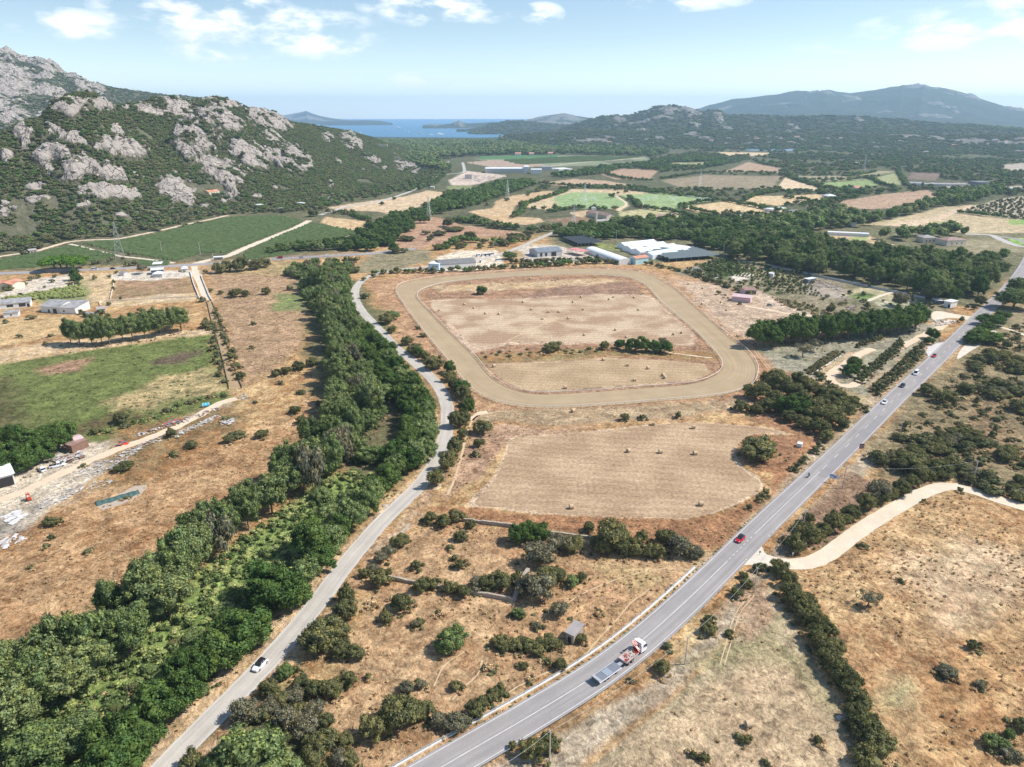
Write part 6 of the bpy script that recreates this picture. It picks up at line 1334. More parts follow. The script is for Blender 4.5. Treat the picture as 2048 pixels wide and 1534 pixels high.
# the four long spans run left to right
def span_row(label, A, B, wid, h, rise, film='plastic'):
    house('greenhouse', label, 'greenhouse', A, B, wid, h, 'gable', rise, True, 'plastic', film, eave=.05, group='white greenhouse spans')
span_row('rearmost white greenhouse span', (1250,499.5),(1315,492.5),13,3.4,2.4)
span_row('second white greenhouse span from the back', (1262,505.5),(1335,497),13,3.4,2.4)
span_row('third white greenhouse span from the back', (1280,511.5),(1357,501),13,3.4,2.4)
M['film_green'] = simple('greenhouse_film_green', (.62,.76,.76),.4,.05,.3, spec=.5)
span_row('front greenhouse span with pale green tint', (1305,519),(1378,506.5),13,3.4,2.2, 'film_green')
house('barn', 'cyan sheet metal barn with orange tiled roof', 'barn', (1258,526),(1271,529.5),14,5.2, 'gable', 1.4, False, 'wall_cyan', 'roof_orange', doors=((.2,1.6,3),))
house('shed', 'small red roofed shed between barn and greenhouses', 'shed', (1290,517),(1302,516),8,3, 'gable', 1, True, 'wall_grey', 'roof_red')
def shade(label, A, B, depth, h, rows, m='net'):
    a = P(*A); b = P(*B); d = Vector((b.x - a.x, b.y - a.y)); W = d.length; rz = math.atan2(d.y, d.x); root = empty('shade_house', a, rz, label, 'shade house', 'dark shade houses')
    r = MB(); s = depth / rows
    for k in range(rows):
        y = k * s; r.add([(0, y, h),(W, y, h),(W, y + s / 2, h + 1),(0, y + s / 2, h + 1),(W, y + s, h),(0, y + s, h)],[(0,1,2,3),(3,2,4,5)])
    r.build('net_roof', M[m], root)
    pm = MB().tube((0,0,0),(0,0, h),.09,.09,5).mesh('post', M['steel'])
    for x in np.linspace(0, W, 8):
        for y in np.linspace(0, depth, rows + 1): link('post', pm, root).location = (x, y, 0)
shade('dark ridged shade house right of the greenhouses', (1338,525),(1440,517),45,3.2,7)
shade('black ridged shade house behind the white tunnel', (1155,494),(1206,491),42,3.2,6, 'net2')
# stables east of the track
house('stable', 'long pink stable block in the bare paddock', 'stable', (1463,602),(1500,606),8,3.2, 'shed', back_rise=.4, wall='wall_pink', rm='roof_pink', eave=.2)
house('stable', 'open pink porch building with brown roof behind the long pink stable', 'stable', (1489,590),(1512,589),8,3.4, 'gable', 1.0, True, 'wall_pink', 'roof_rust', doors=((.3,1.6,2.6),(.5,1.6,2.6),(.7,1.6,2.6),(.9,1.2,2.6)))
house('small_house', 'white flat roofed building at the road junction', 'building', (1886,613),(1900,616),8,3.8, 'flat', wall='wall_white', rm='roof_white', doors=((.8,1.4,2.2),))
house('shed', 'low white roofed sheds left of the white junction building', 'shed', (1868,608),(1884,609),6,2.5, 'flat', wall='wall_dark', rm='roof_white')
house('container', 'dark green container with white roof in the nursery', 'container', (1616,567),(1632,564),4,3.0, 'flat', wall='wall_dark', rm='roof_white', eave=.15)
house('nursery_hut', 'small white cube hut between nursery plants', 'hut', (1536,554),(1546,555),4.5,2.8, 'flat', wall='wall_white', rm='roof_white', eave=.05)
house('nursery_hut', 'lone white hut with arched top on the nursery gravel', 'hut', (1386,543),(1397,544),4,2.5, 'flat', wall='wall_grey', rm='roof_grey', eave=.05)
# stone hut beside the main road
house('stone_hut', 'stone hut with worn grey tile roof among bushes by the main road', 'hut', (1131,1282),(1147,1290),4.2,2.7, 'shed', back_rise=.5, wall='wall_stone', rm='roof_lose', eave=.3, doors=((.5,.9,1.8),))
house('cistern', 'white concrete cistern block with dark shaded side on rusty grass', 'cistern', (1593,894),(1603,896),2.2,1.3, 'flat', wall='wall_white', rm='roof_white', eave=.03)
# valley buildings
house('farmhouse', 'long farmhouse with red tiled roof beyond the thick wood', 'farmhouse', (1172,432),(1213,440),12,5.0, 'gable', 2.4, True, 'wall_cream', 'roof_rust', wins=((.2,1.4,1.2,1.4),(.5,1.4,1.2,1.4),(.8,1.4,1.2,1.4)))
house('farmhouse', 'cluster of low farm sheds below the red tiled farmhouse', 'shed', (1196,449),(1222,447),10,3.5, 'gable', 1.5, True, 'wall_white', 'roof_lose')
house('shed', 'pale open shed right of the farm cluster', 'shed', (1225,444),(1252,446),10,3.5, 'flat', wall='wall_cream', rm='roof_lose')
house('shed', 'small white shed above the red tiled farmhouse', 'shed', (1184,423),(1192,423),8,4, 'gable', 1.5, False, 'wall_white', 'roof_white')
house('red_barn', 'long reddish barn half hidden by trees at the tan field corner', 'barn', (1312,441),(1352,437),12,4, 'gable', 1.8, True, 'wall_grey', 'roof_rust')
def tower(name, label, cat, u, v, w, h, m):
    p = P(u, v); root = empty(name, p, .3, label, cat); b = MB(); b.tube((0,0,0),(0,0, h), w / 2, w / 2 * .85,10); b.build('shaft', M[m], root); c = MB(); c.tube((0,0, h),(0,0, h + .6), w / 2 * 1.05, w / 2 * 1.05,10); c.build('cap', M['wall_grey'], root)
tower('water_tower', 'slim pale round water tower rising from the wood by the farm', 'tower', 1191,456,3.2,17, 'wall_cream')
for i, (nm, lb, A, B, dp, h, rf, rs, al, wl, rm) in enumerate([
    ('warehouse', 'largest white warehouse hall with tall right end', (1048,346),(1058,346),40,13, 'flat', 0, True, 'wall_white', 'roof_white'),
    ('warehouse', 'long low white warehouse hall beside the quarry yard', (970,346),(1048,346),45,9, 'flat', 0, True, 'wall_grey', 'roof_white'),
    ('warehouse', 'white hall right of the tall warehouse', (1062,348),(1084,348),30,9, 'flat', 0, True, 'wall_white', 'roof_white'),
    ('warehouse', 'grey hall with white end right of the warehouse group', (1082,341),(1103,341),30,8, 'flat', 0, True, 'wall_grey', 'roof_grey'),
    ('polytunnel', 'white polytunnels right of the warehouse group', (1118,342),(1145,341),40,4, 'flat', 0, True, 'wall_white', 'roof_white'),
    ('house', 'white house on the far edge of the far vineyard', (1030,311),(1042,311),20,6, 'gable', 3, True, 'wall_white', 'roof_orange'),
    ('house', 'pale house right of centre on the far vineyard edge', (1058,311),(1068,311),20,6, 'gable', 3, True, 'wall_cream', 'roof_orange'),
    ('house', 'small cream house at the right end of the far vineyard edge', (1096,310),(1106,310),20,6, 'gable', 3, True, 'wall_cream', 'roof_orange'),
    ('villa', 'grey hipped villa left of the cream villa near the far lane', (1845,486),(1873,486),13,5.2, 'hip', 2, True, 'wall_cream', 'roof_lose'),
    ('villa', 'cream villa with rusty hipped roof near the far lane', (1893,492),(1932,490),14,5.2, 'hip', 2, True, 'wall_cream', 'roof_rust'),
    ('villa', 'white villa above the pale green field in the valley', (1654,399),(1674,399),18,5, 'hip', 2.5, True, 'wall_white', 'roof_white'),
    ('villa', 'white gabled villa just below the green field', (1710,382),(1724,382),15,5, 'gable', 2.5, True, 'wall_white', 'roof_orange'),
    ('villa', 'tiny white house in the dark scrub above the green fields', (1710,329),(1719,329),15,5, 'flat', 0, True, 'wall_white', 'roof_white'),
    ('garden_centre', 'long dark and white garden centre hall, left part', (1818,372),(1842,373),30,5, 'flat', 0, True, 'wall_white', 'roof_grey'),
    ('garden_centre', 'violet grey garden centre hall with white end, right part', (1955,374),(1985,374),30,8, 'flat', 0, True, 'wall_dark', 'roof_dkgrey'),
    ('garden_centre', 'low middle stretch of the garden centre', (1850,372),(1940,373),22,3.5, 'flat', 0, True, 'wall_grey', 'roof_lose'),
    ('shed', 'white sheds at the right edge beyond the garden centre', (2028,384),(2046,384),20,5, 'flat', 0, True, 'wall_white', 'roof_white'),
    ('farm_shed', 'grey and white stock shed in the pale field by the wood', (1542,424),(1572,421),12,3.5, 'flat', 0, True, 'wall_white', 'roof_white'),
    ('farm_shed', 'dark stock barn right of the pale stock shed', (1582,431),(1600,429),12,4, 'gable', 2, True, 'wall_grey', 'roof_dkgrey'),
    ('farm_shed', 'white low shed behind the big wood', (1450,437),(1482,438),12,3.5, 'flat', 0, True, 'wall_white', 'roof_white'),
    ('farm_shed', 'pale hut at the near end of the big straw field', (1702,453),(1712,453),10,4, 'gable', 2, True, 'wall_white', 'roof_white'),
    ('farm_shed', 'long white greenhouse roof behind the eucalyptus wood', (1655,470),(1738,474),8,3, 'flat', 0, True, 'wall_white', 'roof_white'),
    ('quarry_plant', 'rust coloured crusher plant in the pale quarry', (930,358),(944,358),12,8, 'shed', 0, True, 'wall_grey', 'roof_rust'),
    ('hut', 'small cream hut by the valley road', (860,377),(868,377),8,3, 'flat', 0, True, 'wall_cream', 'roof_white'),
    ('house', 'terracotta house among bushes on the hill foot', (418,390),(440,388),10,4, 'gable', 2, True, 'wall_cream', 'roof_orange'),
    ('house', 'white flat house among trees at the hill foot', (516,416),(528,415),10,4, 'flat', 0, True, 'wall_white', 'roof_white'),
    ('house', 'small white house near the straw field at the hill foot', (604,412),(611,411),10,4, 'flat', 0, True, 'wall_white', 'roof_white'),
    ('house', 'white house nearest the lone tree at the hill foot', (562,421),(567,420),8,3, 'flat', 0, True, 'wall_white', 'roof_white')]):
    base = None; zz = 0.0
    if nm in ('house',) and A[0] < 620:
        q = hill_z(A[0], A[1]); q2 = hill_z(B[0], B[1]); 
        if q.z > 1: base = (q, Vector((q2.x, q2.y, q.z)))
    wn = tuple((t, 1.5,1.3,1.4) for t in (.25,.5,.75)) if nm in ('villa', 'house') else ()
    house(nm, lb, 'villa' if nm == 'villa' else ('house' if nm == 'house' else ('warehouse' if nm == 'warehouse' else nm.replace('_', ' '))), A, B, dp, h, rf, rs, al, wl, rm, wins=wn, base=base, eave=.3 if nm in ('villa', 'house') else .05)
# scattered far white houses on the foothills
r_ = random.Random(12)
FARH = [(1215,283),(1232,287),(1290,278),(1302,284),(1372,272),(1398,276),(1420,280),(1452,274),(1490,270),(1512,276),(1534,283),(1560,276),(1588,272),(1612,279),(1655,276),(1680,275),(1745,284),(1800,281),(1812,273),(1860,263),(1858,275),(1905,289),(1955,287),(1985,280),(2010,284),(2030,277),(1848,306),(1320,300),(1160,292),(1048,297),(960,270),(1100,276),(1450,286)]
far_lab = ['white', 'cream', 'pale pink']
for i, (u, v) in enumerate(FARH):
    zz = 0
    p = P(u, v); dist = min(3600, math.hypot(p.x, p.y)); 
    # stand on the foothill slope where the sight line meets it
    d = ray(u, v); t = dist / math.hypot(d.x, d.y); q = Vector((0,0, CAM_H)) + d * t
    if dist < 3500: q.z = 0
    q = far_z(u, v) or q
    nb = sum(1 for (a, b) in FARH[:i]) + 1
    near = 'the pond' if abs(u - 1550) < 90 else ('the rocky ridge' if u < 1480 else ('the far mountain foot' if u < 1800 else 'the right end of the foothills'))
    W = r_.uniform(14,22); root = house('far_house', '%s house on the far foothills below %s, number %s from the left' % (far_lab[i % 3], near, 0), 'far house', (0,0),(1,0), r_.uniform(10,14), r_.uniform(4,6),('gable', 'flat', 'hip')[i % 3],2, True, ('wall_white', 'wall_cream', 'wall_pink')[i % 3],('roof_orange', 'roof_white', 'roof_lose')[i % 3], base=(q, q + Vector((W, r_.uniform(-6,6),0))), group='scattered houses on the far foothills', z=0)
    root['_u'] = u
fh = sorted([o for o in C.objects if '_u' in o.keys()], key=lambda o: o['_u'])
for i, o in enumerate(fh):
    w = o['label'].split(' house')[0]; o['label'] = '%s house on the far foothills, %s of these houses counted from the left' % (w, ordinal(i + 1)); del o['_u']
# hillside buildings
for lb, u, v, w in (('stone coloured house on a ledge of the rocky hill road', 645,283,14),('pale walls of a house on the hill shoulder above the wood', 755,292,26),('small pale villa lower on the hill shoulder', 790,317,12),('white villa near the hill shoulder wood', 815,312,10)):
    q = hill_z(u, v); house('hill_house', lb, 'house', (0,0),(1,0),9,4.5, 'flat', 0, True, 'wall_cream', 'roof_lose', base=(q - Vector((0,0,1)), q + Vector((w, 2,-1))), wins=((.3,1.5,1.2,1.2),(.7,1.5,1.2,1.2)))
# ================================================================ fences, walls, barriers
def rail_fence(name, label, line, closed, h, post_every, m_rail, m_post, rails=(1.0,), rw=.12, pw=.12, cat='fence', group=None):
    root = empty(name, (line[0].x, line[0].y, 0),0, label, cat, group); o = Vector((line[0].x, line[0].y))
    l = [q - o for q in line]; L2 = l + [l[0]] if closed else l; S = cum(L2)
    for k, f in enumerate(rails):
        r = MB(); n = len(L2)
        nn = normals2(L2[:-1], True) + [] if closed else normals2(L2)
        if closed: nn.append(nn[0])
        vs = []
        for i in range(n):
            for (dx, dz) in ((-rw / 2,-.09),(rw / 2,-.09),(rw / 2,.09),(-rw / 2,.09)): q = L2[i] + nn[i] * dx; vs.append((q.x, q.y, h * f + dz))
        fs = [(4 * i + j, 4 * i + (j + 1) % 4,4 * i + 4 + (j + 1) % 4,4 * i + 4 + j) for i in range(n - 1) for j in range(4)]
        r.add(vs, fs); r.build('rail', m_rail, root)
    pts = [];  s = 0
    while s <= S[-1]: pts.append(at_s(L2, S, s)[0]); s += post_every
    pts.sort(key=lambda q: (q + o).length); first, rest = pts[:90], pts[90:]
    pm = MB().box(-pw / 2, pw / 2,-pw / 2, pw / 2,0, h + .04).mesh('post', m_post)
    for q in first: x = link('post', pm, root); x.location = (q.x, q.y, 0)
    if rest:
        b = MB()
        for q in rest: b.box(q.x - pw / 2, q.x + pw / 2, q.y - pw / 2, q.y + pw / 2,0, h + .04)
        tag(b.build('posts', m_post, root), kind='stuff')
    return root
nO = normals2(OUTER, True); sgn = 1 if (OUTER[0] + nO[0] * 5 - (sum(OUTER, Vector((0,0))) / len(OUTER))).length > (OUTER[0] - (sum(OUTER, Vector((0,0))) / len(OUTER))).length else -1
rail_fence('outer_rail', 'white railing around the outer edge of the sand race track', [OUTER[i] + nO[i] * sgn * .4 for i in range(len(OUTER))], True, 1.25,4.0, M['rail_white'], M['rail_white'], rw=.16, pw=.2)
nI = normals2(INNER, True); cI = sum(INNER, Vector((0,0))) / len(INNER); sg2 = -1 if (INNER[0] + nI[0] * 5 - cI).length > (INNER[0] - cI).length else 1
rail_fence('inner_rail', 'white railing around the inner edge of the sand race track', [INNER[i] + nI[i] * sg2 * .3 for i in range(len(INNER))], True, 1.25,4.0, M['rail_white'], M['rail_white'], rw=.16, pw=.2)
# guard rails of the main road
s_a = 0; s_b = near_s(MAIN, SM, 1412,1160)
nM = normals2(MAIN)
def off(line, S, a, b, d, step=3.0):
    l = sub(line, S, a, b, step); nn = normals2(l); return [l[i] + nn[i] * d for i in range(len(l))]
gl = off(MAIN, SM, s_a, s_b + 4,5.55)
rail_fence('guard_rail', 'wide pale guard rail on the left edge of the main road', gl, False, .8,4.0, M['metal'], M['steel'], rails=(.88,), rw=.12, pw=.14, cat='guard rail', group='guard rails of the main road')
mb = MB(); ribbon_mesh(mb, gl, -.45,.55,.32); 
o_ = [(q.x, q.y) for q in gl]; nn = normals2(gl); vs = []; 
for i in range(len(gl)):
    a = gl[i] + nn[i] * -.3; b = gl[i] + nn[i] * .3; vs += [(a.x, a.y, 0),(a.x, a.y, .32),(b.x, b.y, .32),(b.x, b.y, 0)]
mb = MB(); mb.add(vs, [(4 * i + j, 4 * i + j + 1,4 * i + 5 + j, 4 * i + 4 + j) for i in range(len(gl) - 1) for j in range(3)]); tag(mb.build('concrete_kerb', M['concrete']), kind='structure')
gr = off(MAIN, SM, s_a, s_b, -4.75)
rail_fence('guard_rail', 'thin steel guard rail on the right edge of the main road below the white track', gr, False, .75,4.0, M['metal'], M['steel'], rails=(.9,), rw=.1, pw=.12, cat='guard rail', group='guard rails of the main road')
for sd, lb in ((-5.4, 'near steel parapet of the highway viaduct'),(5.4, 'far steel parapet of the highway viaduct')):
    rail_fence('parapet', lb, off(HWY, SH, near_s(HWY, SH, 545,519), near_s(HWY, SH, 715,509), sd), False, 1.1,8, M['metal'], M['steel'], rails=(.5,1.0), rw=.15, pw=.2, cat='parapet', group='viaduct parapets')
mb = MB(); l = off(HWY, SH, near_s(HWY, SH, 545,519), near_s(HWY, SH, 715,509),-5.5)
rail_fence('field_fence', 'white post and rail fence between highway and the grassy field', [Vector(q) for q in gline([(395,540),(440,537),(490,533),(540,530)])], False, 1.2,4, M['rail_white'], M['rail_white'], rw=.12, pw=.14)
# dry stone walls
def wall(label, px, h=1.1, w=.6, mm='wall_wallstone', step=1.2, name='stone_wall', group=None):
    l = gline(px, step=step); r = random.Random(len(px)); nn = normals2(l); vs = []; b = MB()
    for i in range(len(l)):
        hh = h * r.uniform(.85,1.1); a = l[i] + nn[i] * (w / 2 + r.uniform(-.05,.05)); c = l[i] - nn[i] * (w / 2 + r.uniform(-.05,.05)); vs += [(a.x, a.y, -.1),(a.x, a.y, hh),(c.x, c.y, hh),(c.x, c.y, -.1)]
    b.add(vs, [(4 * i + j, 4 * i + j + 1,4 * i + 5 + j, 4 * i + 4 + j) for i in range(len(l) - 1) for j in range(3)]); b.add(vs[:4],[(0,1,2,3)]); b.add(vs[-4:],[(3,2,1,0)])
    return tag(b.build(name, M[mm]), label, 'wall', group)
M['wall_wallstone'] = simple('dry_stone', (.40,.34,.27),.95,.4,1.4, bump=.6)
WG = 'walls of the overgrown enclosure'
wall('low stone wall on the near side of the overgrown enclosure, broken by bushes', [(742,1150),(780,1158),(850,1172),(920,1184),(975,1193),(1029,1203)], group=WG)
wall('short stone wall running up from the corner of the overgrown enclosure', [(1029,1203),(1035,1185),(1045,1165),(1056,1145)], h=1.6, w=1.0, group=WG)
wall('stone wall stub between two grey shrubs at the top of the enclosure', [(1078,1092),(1083,1082),(1088,1070)], h=1.4, group=WG)
wall('stone wall along the far side of the enclosure, below the mown field', [(925,1042),(960,1047),(1020,1054),(1090,1066)], h=1.2, w=.6, group=WG)
wall('far stone wall between enclosure and the long hedge', [(1090,1066),(1160,1075),(1230,1085)], h=1.0, group=WG)
wall('crumbling wall at the lane side of the enclosure', [(802,1070),(812,1060),(818,1052)], h=1.0, group=WG)
wall('left white wall of the walled dirt track', [(381,545),(386,565),(393,583),(399,598)], h=1.2, w=.4, mm='wall_white', group='walls of the dirt track')
wall('right white wall of the walled dirt track', [(402,552),(409,570),(418,592),(424,602)], h=1.2, w=.4, mm='wall_white', group='walls of the dirt track')
wall('pale wall between straw paddock and brown field', [(229,558),(226,575),(221,598)], h=1.0, w=.3, mm='wall_cream')
wall('pale wall from the dark trees down the straw paddock', [(163,548),(150,565),(133,590)], h=1.0, w=.3, mm='wall_cream')
wall('long low wall under the straw strip beside the tall trees', [(200,611),(205,604),(260,601),(330,597),(400,594)], h=.9, w=.3, mm='wall_cream')
wall('grey block wall along the eucalyptus wood behind the nursery', [(1470,522),(1540,534),(1620,550),(1700,567),(1780,583),(1850,598)], h=1.6, w=.3, mm='wall_grey')
wall('pale kerb line beside the potted shrubs', [(1624,748),(1655,729),(1687,708)], h=.35, w=.5, mm='concrete')
M['concrete_dark'] = simple('dark_concrete', (.10,.10,.10),.8,.3,.5)  # near-black grey, slightly mottled, for the thin canal walls
for lb, px in (('left dark ditch wall of the straight canal', [(414,604),(425,650),(440,700),(452,750),(458,778)]),('right dark ditch wall of the straight canal', [(424,604),(440,645),(455,690),(470,740),(484,776)])):
    wall(lb, px, h=.7, w=.16, mm='concrete_dark', group='canal walls')
path('canal', [(419,604),(432,648),(447,695),(461,745),(471,777)],4.2, surface_mat('canal_bed', (.42,.29,.17),(.30,.22,.12),.3,.9,.3), z=.02, jag=.2)
# reddish fence line (wire) near the scrap yard
# ================================================================ hay bales
def bale_parts():
    b = MB(); b.tube((-.6,0,.68),(.6,0,.68),.68,.68,22); me = b.mesh('hay_bale', M['hay'], smooth=False); return me
M['hay'] = simple('hay', (.56,.42,.26),.95,.25,3, bump=.3)
M['hay_end'] = simple('hay_end', (.45,.36,.27),.95,.3,5)
BM_ = bale_parts(); w_ = MB(); 
for x in (-.35,0,.35): w_.tube((x - .03,0,.68),(x + .03,0,.68),.69,.69,22, caps=False)
BW_ = w_.mesh('binding', simple('bale_net', (.58,.46,.31),.7,.1,3)); e_ = MB(); e_.tube((-.61,0,.68),(-.6,0,.68),.64,.64,20); e_.tube((.6,0,.68),(.61,0,.68),.64,.64,20); BE_ = e_.mesh('end_face', M['hay_end'])
BALES = {'in the upper infield': [(878,621),(929,609),(948,616),(971,627),(998,628),(1046,604),(1063,619),(1085,638),(1146,604),(1162,594),(1118,624),(1137,637),(1166,619),(1218,599),(1227,594),(1268,595),(1277,620),(1286,587),(1231,660),(1169,670),(1253,675),(1347,669),(1363,666),(1097,624)],
 'in the lower infield': [(988,733),(1207,720),(1255,731),(1296,737),(1326,751),(1329,756),(1269,761),(1131,776)],
 'on the strip below the race track': [(1146,823)],
 'in the big mown field': [(1306,849),(1387,856),(1257,903),(1321,905),(1390,908),(1143,1016),(1402,1010)],
 'in the bare paddock with the pink stable': [(1377,568),(1405,577),(1404,608),(1442,605),(1453,621),(1475,672)],
 'along the far edge of the infield': [(941,566),(1006,566),(1060,557),(1083,557),(1104,560),(1111,560),(1191,554)],
 'in the near stubble field': [(1497,1452)]}
GAPN = {'in the upper infield': 'the lone infield tree', 'in the lower infield': 'the left inner bend'}
for where, lst in BALES.items():
    lst = sorted(lst, key=lambda q: -q[1])
    for i, (u, v) in enumerate(lst):
        root = link('hay_bale', BM_); p = P(u, v + 1); root.location = p; root.rotation_euler[2] = r_.uniform(-.5,.9) + .2; k = 1.12 if v > 700 else 1.0; root.scale = (k, k, k)
        link('binding', BW_, root); link('end_face', BE_, root)
        lb = 'round hay bale %s' % where if len(lst) == 1 else 'round hay bale %s, %s nearest to the viewer' % (where, ordinal(i + 1))
        tag(root, lb, 'hay bale', 'round hay bales ' + where)
# ================================================================ vehicles
def paint(name, col, rough=.3): return simple(name, col, rough, .04,.5, spec=.5)
M['car_white'] = paint('car_paint_white', (.82,.82,.84)); M['car_red'] = paint('car_paint_red', (.50,.012,.03)); M['car_black'] = paint('car_paint_black', (.02,.02,.025)); M['car_grey'] = paint('car_paint_grey', (.30,.31,.33)); M['car_silver'] = paint('car_paint_silver', (.55,.56,.58))
M['tyre'] = simple('tyre', (.02,.02,.02),.9,.2,5); M['rim'] = simple('rim', (.5,.5,.52),.3,.1,5, metal=.8); M['lamp'] = simple('lamp_glass', (.8,.8,.78),.1,.05,5, spec=.6); M['tail'] = simple('tail_lamp', (.4,.01,.01),.2,.05,5)
M['truck_orange'] = paint('crane_orange', (.50,.055,.02)); M['deck'] = simple('aluminium_deck', (.27,.28,.31),.4,.15,.8, metal=.4)
def sec(x, hw, z0, z1, c=.12):
    return [(x, -hw, z0),(x, -hw, z1 - c),(x, -hw + c, z1),(x, hw - c, z1),(x, hw, z1 - c),(x, hw, z0)]
def wheel(root, x, y, r=.32, w=.22):
    b = MB(); b.tube((x, y - w / 2, r),(x, y + w / 2, r), r, r, 16); o = b.build('wheel', M['tyre'], root, smooth=False)
    c = MB(); s = 1 if y > 0 else -1; c.tube((x, y + s * (w / 2 - .02), r),(x, y + s * (w / 2 + .015), r), r * .6, r * .55,12); c.build('rim', M['rim'], o)
def car(name, label, cat, p, heading, paintm, roofm=None, L_=4.2, W_=1.78, H_=1.5, van=False, group=None, scale=1.0, pickup=False):
    root = empty(name, p, heading, label, cat, group); root.scale = (scale,) * 3; h = W_ / 2; x = L_ / 2
    b = MB(); b.loft([sec(-x, h * .82,.35,.72), sec(-x + .15, h * .95,.24,.86), sec(-x + .9, h, .20,.92), sec(0, h, .19,.92), sec(x - 1.3, h, .20,.90), sec(x - .45, h * .95,.22,.80), sec(x - .08, h * .8,.28,.66), sec(x, h * .7,.32,.58)])
    b.build('body', M[paintm], root, smooth=False)
    c0, c1, c2, c3 = (-x + .12,-x + .35, x - 1.5, x - .75) if van else ((-.2,0,.95,1.5) if pickup else (-x + .25,-x + .75, x - 1.95, x - 1.1))
    g = MB(); g.loft([sec(c0, h * .86,.88,.93,.02), sec(c1, h * .80,.88, H_ - .06,.1), sec(c2, h * .80,.88, H_ - .05,.1), sec(c3, h * .88,.88,.92,.02)]); g.build('windows', M['glass'], root)
    r = MB(); r.loft([sec(c1 - .04, h * .76, H_ - .12, H_ - .04,.04), sec((c1 + c2) / 2, h * .80, H_ - .10, H_ + .01,.05), sec(c2 + .04, h * .76, H_ - .12, H_ - .04,.04)]); r.build('roof', M[roofm or paintm], root)
    pl = MB()
    for xx in (c1 - .02,(c1 + c2) / 2, c2):
        for s in (-1,1): pl.bar((xx, s * h * .83,.88),(xx + (0 if xx != c2 else -.02), s * h * .81, H_ - .08),.09,.05)
    pl.build('pillars', M[paintm], root)
    for xx in (-x + .78, x - .85):
        for s in (-1,1): wheel(root, xx, s * (h - .09))
    for s in (-1,1):
        q = MB(); q.box(x - .16, x - .03, s * h * .6 - .16, s * h * .6 + .16,.56,.70); q.build('headlight', M['lamp'], root)
        q = MB(); q.box(-x + .0,-x + .1, s * h * .66 - .13, s * h * .66 + .13,.62,.80); q.build('tail_light', M['tail'], root)
        q = MB(); q.box(c3 - .45, c3 - .25, s * (h + .02), s * (h + .18),.88,1.02) if s > 0 else q.box(c3 - .45, c3 - .25,-h - .18,-h - .02,.88,1.02); q.build('mirror', M[paintm], root)
    if pickup:
        q = MB(); q.box(-x + .1,-.35,-h * .9, h * .9,.925,.94); q.build('load_bed', M['opening'], root)
    return root
def on_road(line, S, u, v, side, toward):
    s = near_s(line, S, u, v); p, d = at_s(line, S, s); n = Vector((-d.y, d.x)); q = p + n * side
    hd = math.atan2(d.y, d.x) + (math.pi if toward else 0); return Vector((q.x, q.y, .05)), hd
RG_ = 'cars driving on the main road'
p, hd = on_road(LANE, SL, 516,1338,.55, True); car('car', 'white car with black roof driving down the side road', 'car', p, hd, 'car_white', 'car_black')
p, hd = on_road(MAIN, SM, 1481,1087,1.9, True); car('car', 'red car with black roof, the one nearest the truck', 'car', p, hd, 'car_red', 'car_black', group=RG_)
p, hd = on_road(MAIN, SM, 1774,806,1.9, True); car('car', 'white car with dark windows, nearest of the queue beyond the signs', 'car', p, hd, 'car_white', 'car_silver', group=RG_)
p, hd = on_road(MAIN, SM, 1808,773,1.9, True); car('car', 'dark grey car between the two white cars', 'car', p, hd, 'car_black', group=RG_)
p, hd = on_road(MAIN, SM, 1834,749,1.9, True); car('van', 'white van behind the dark grey car', 'van', p, hd, 'car_white', van=True, L_=4.9, H_=2.1, group=RG_)
p, hd = on_road(MAIN, SM, 1871,713,2.1, True); car('car', 'small dark red car at the gravel lay-by', 'car', p, hd, 'car_red', 'car_black', group=RG_, L_=3.8)
for (u, v, side, tw, nm, lb, pm, vn) in ((193,540,-2, False, 'van', 'white van on the highway near the umbrella pines', 'car_white', True),(233,538.5,-2, False, 'car', 'dark car on the highway left of the canopy', 'car_black', False),(510,522,2, True, 'car', 'silver car on the highway before the viaduct', 'car_silver', False),(557,518.5,2, True, 'car', 'red van at the left end of the viaduct', 'car_red', True),(652,513,2, True, 'car', 'white car on the middle of the viaduct', 'car_white', False),(598,516,-2, False, 'car', 'dark car on the left half of the viaduct', 'car_grey', False)):
    p, hd = on_road(HWY, SH, u, v, side, tw); p.z = .07; car(nm, lb, nm, p, hd, pm, van=vn, L_=5.0 if vn else 4.3, H_=2.2 if vn else 1.5, group='vehicles on the highway')
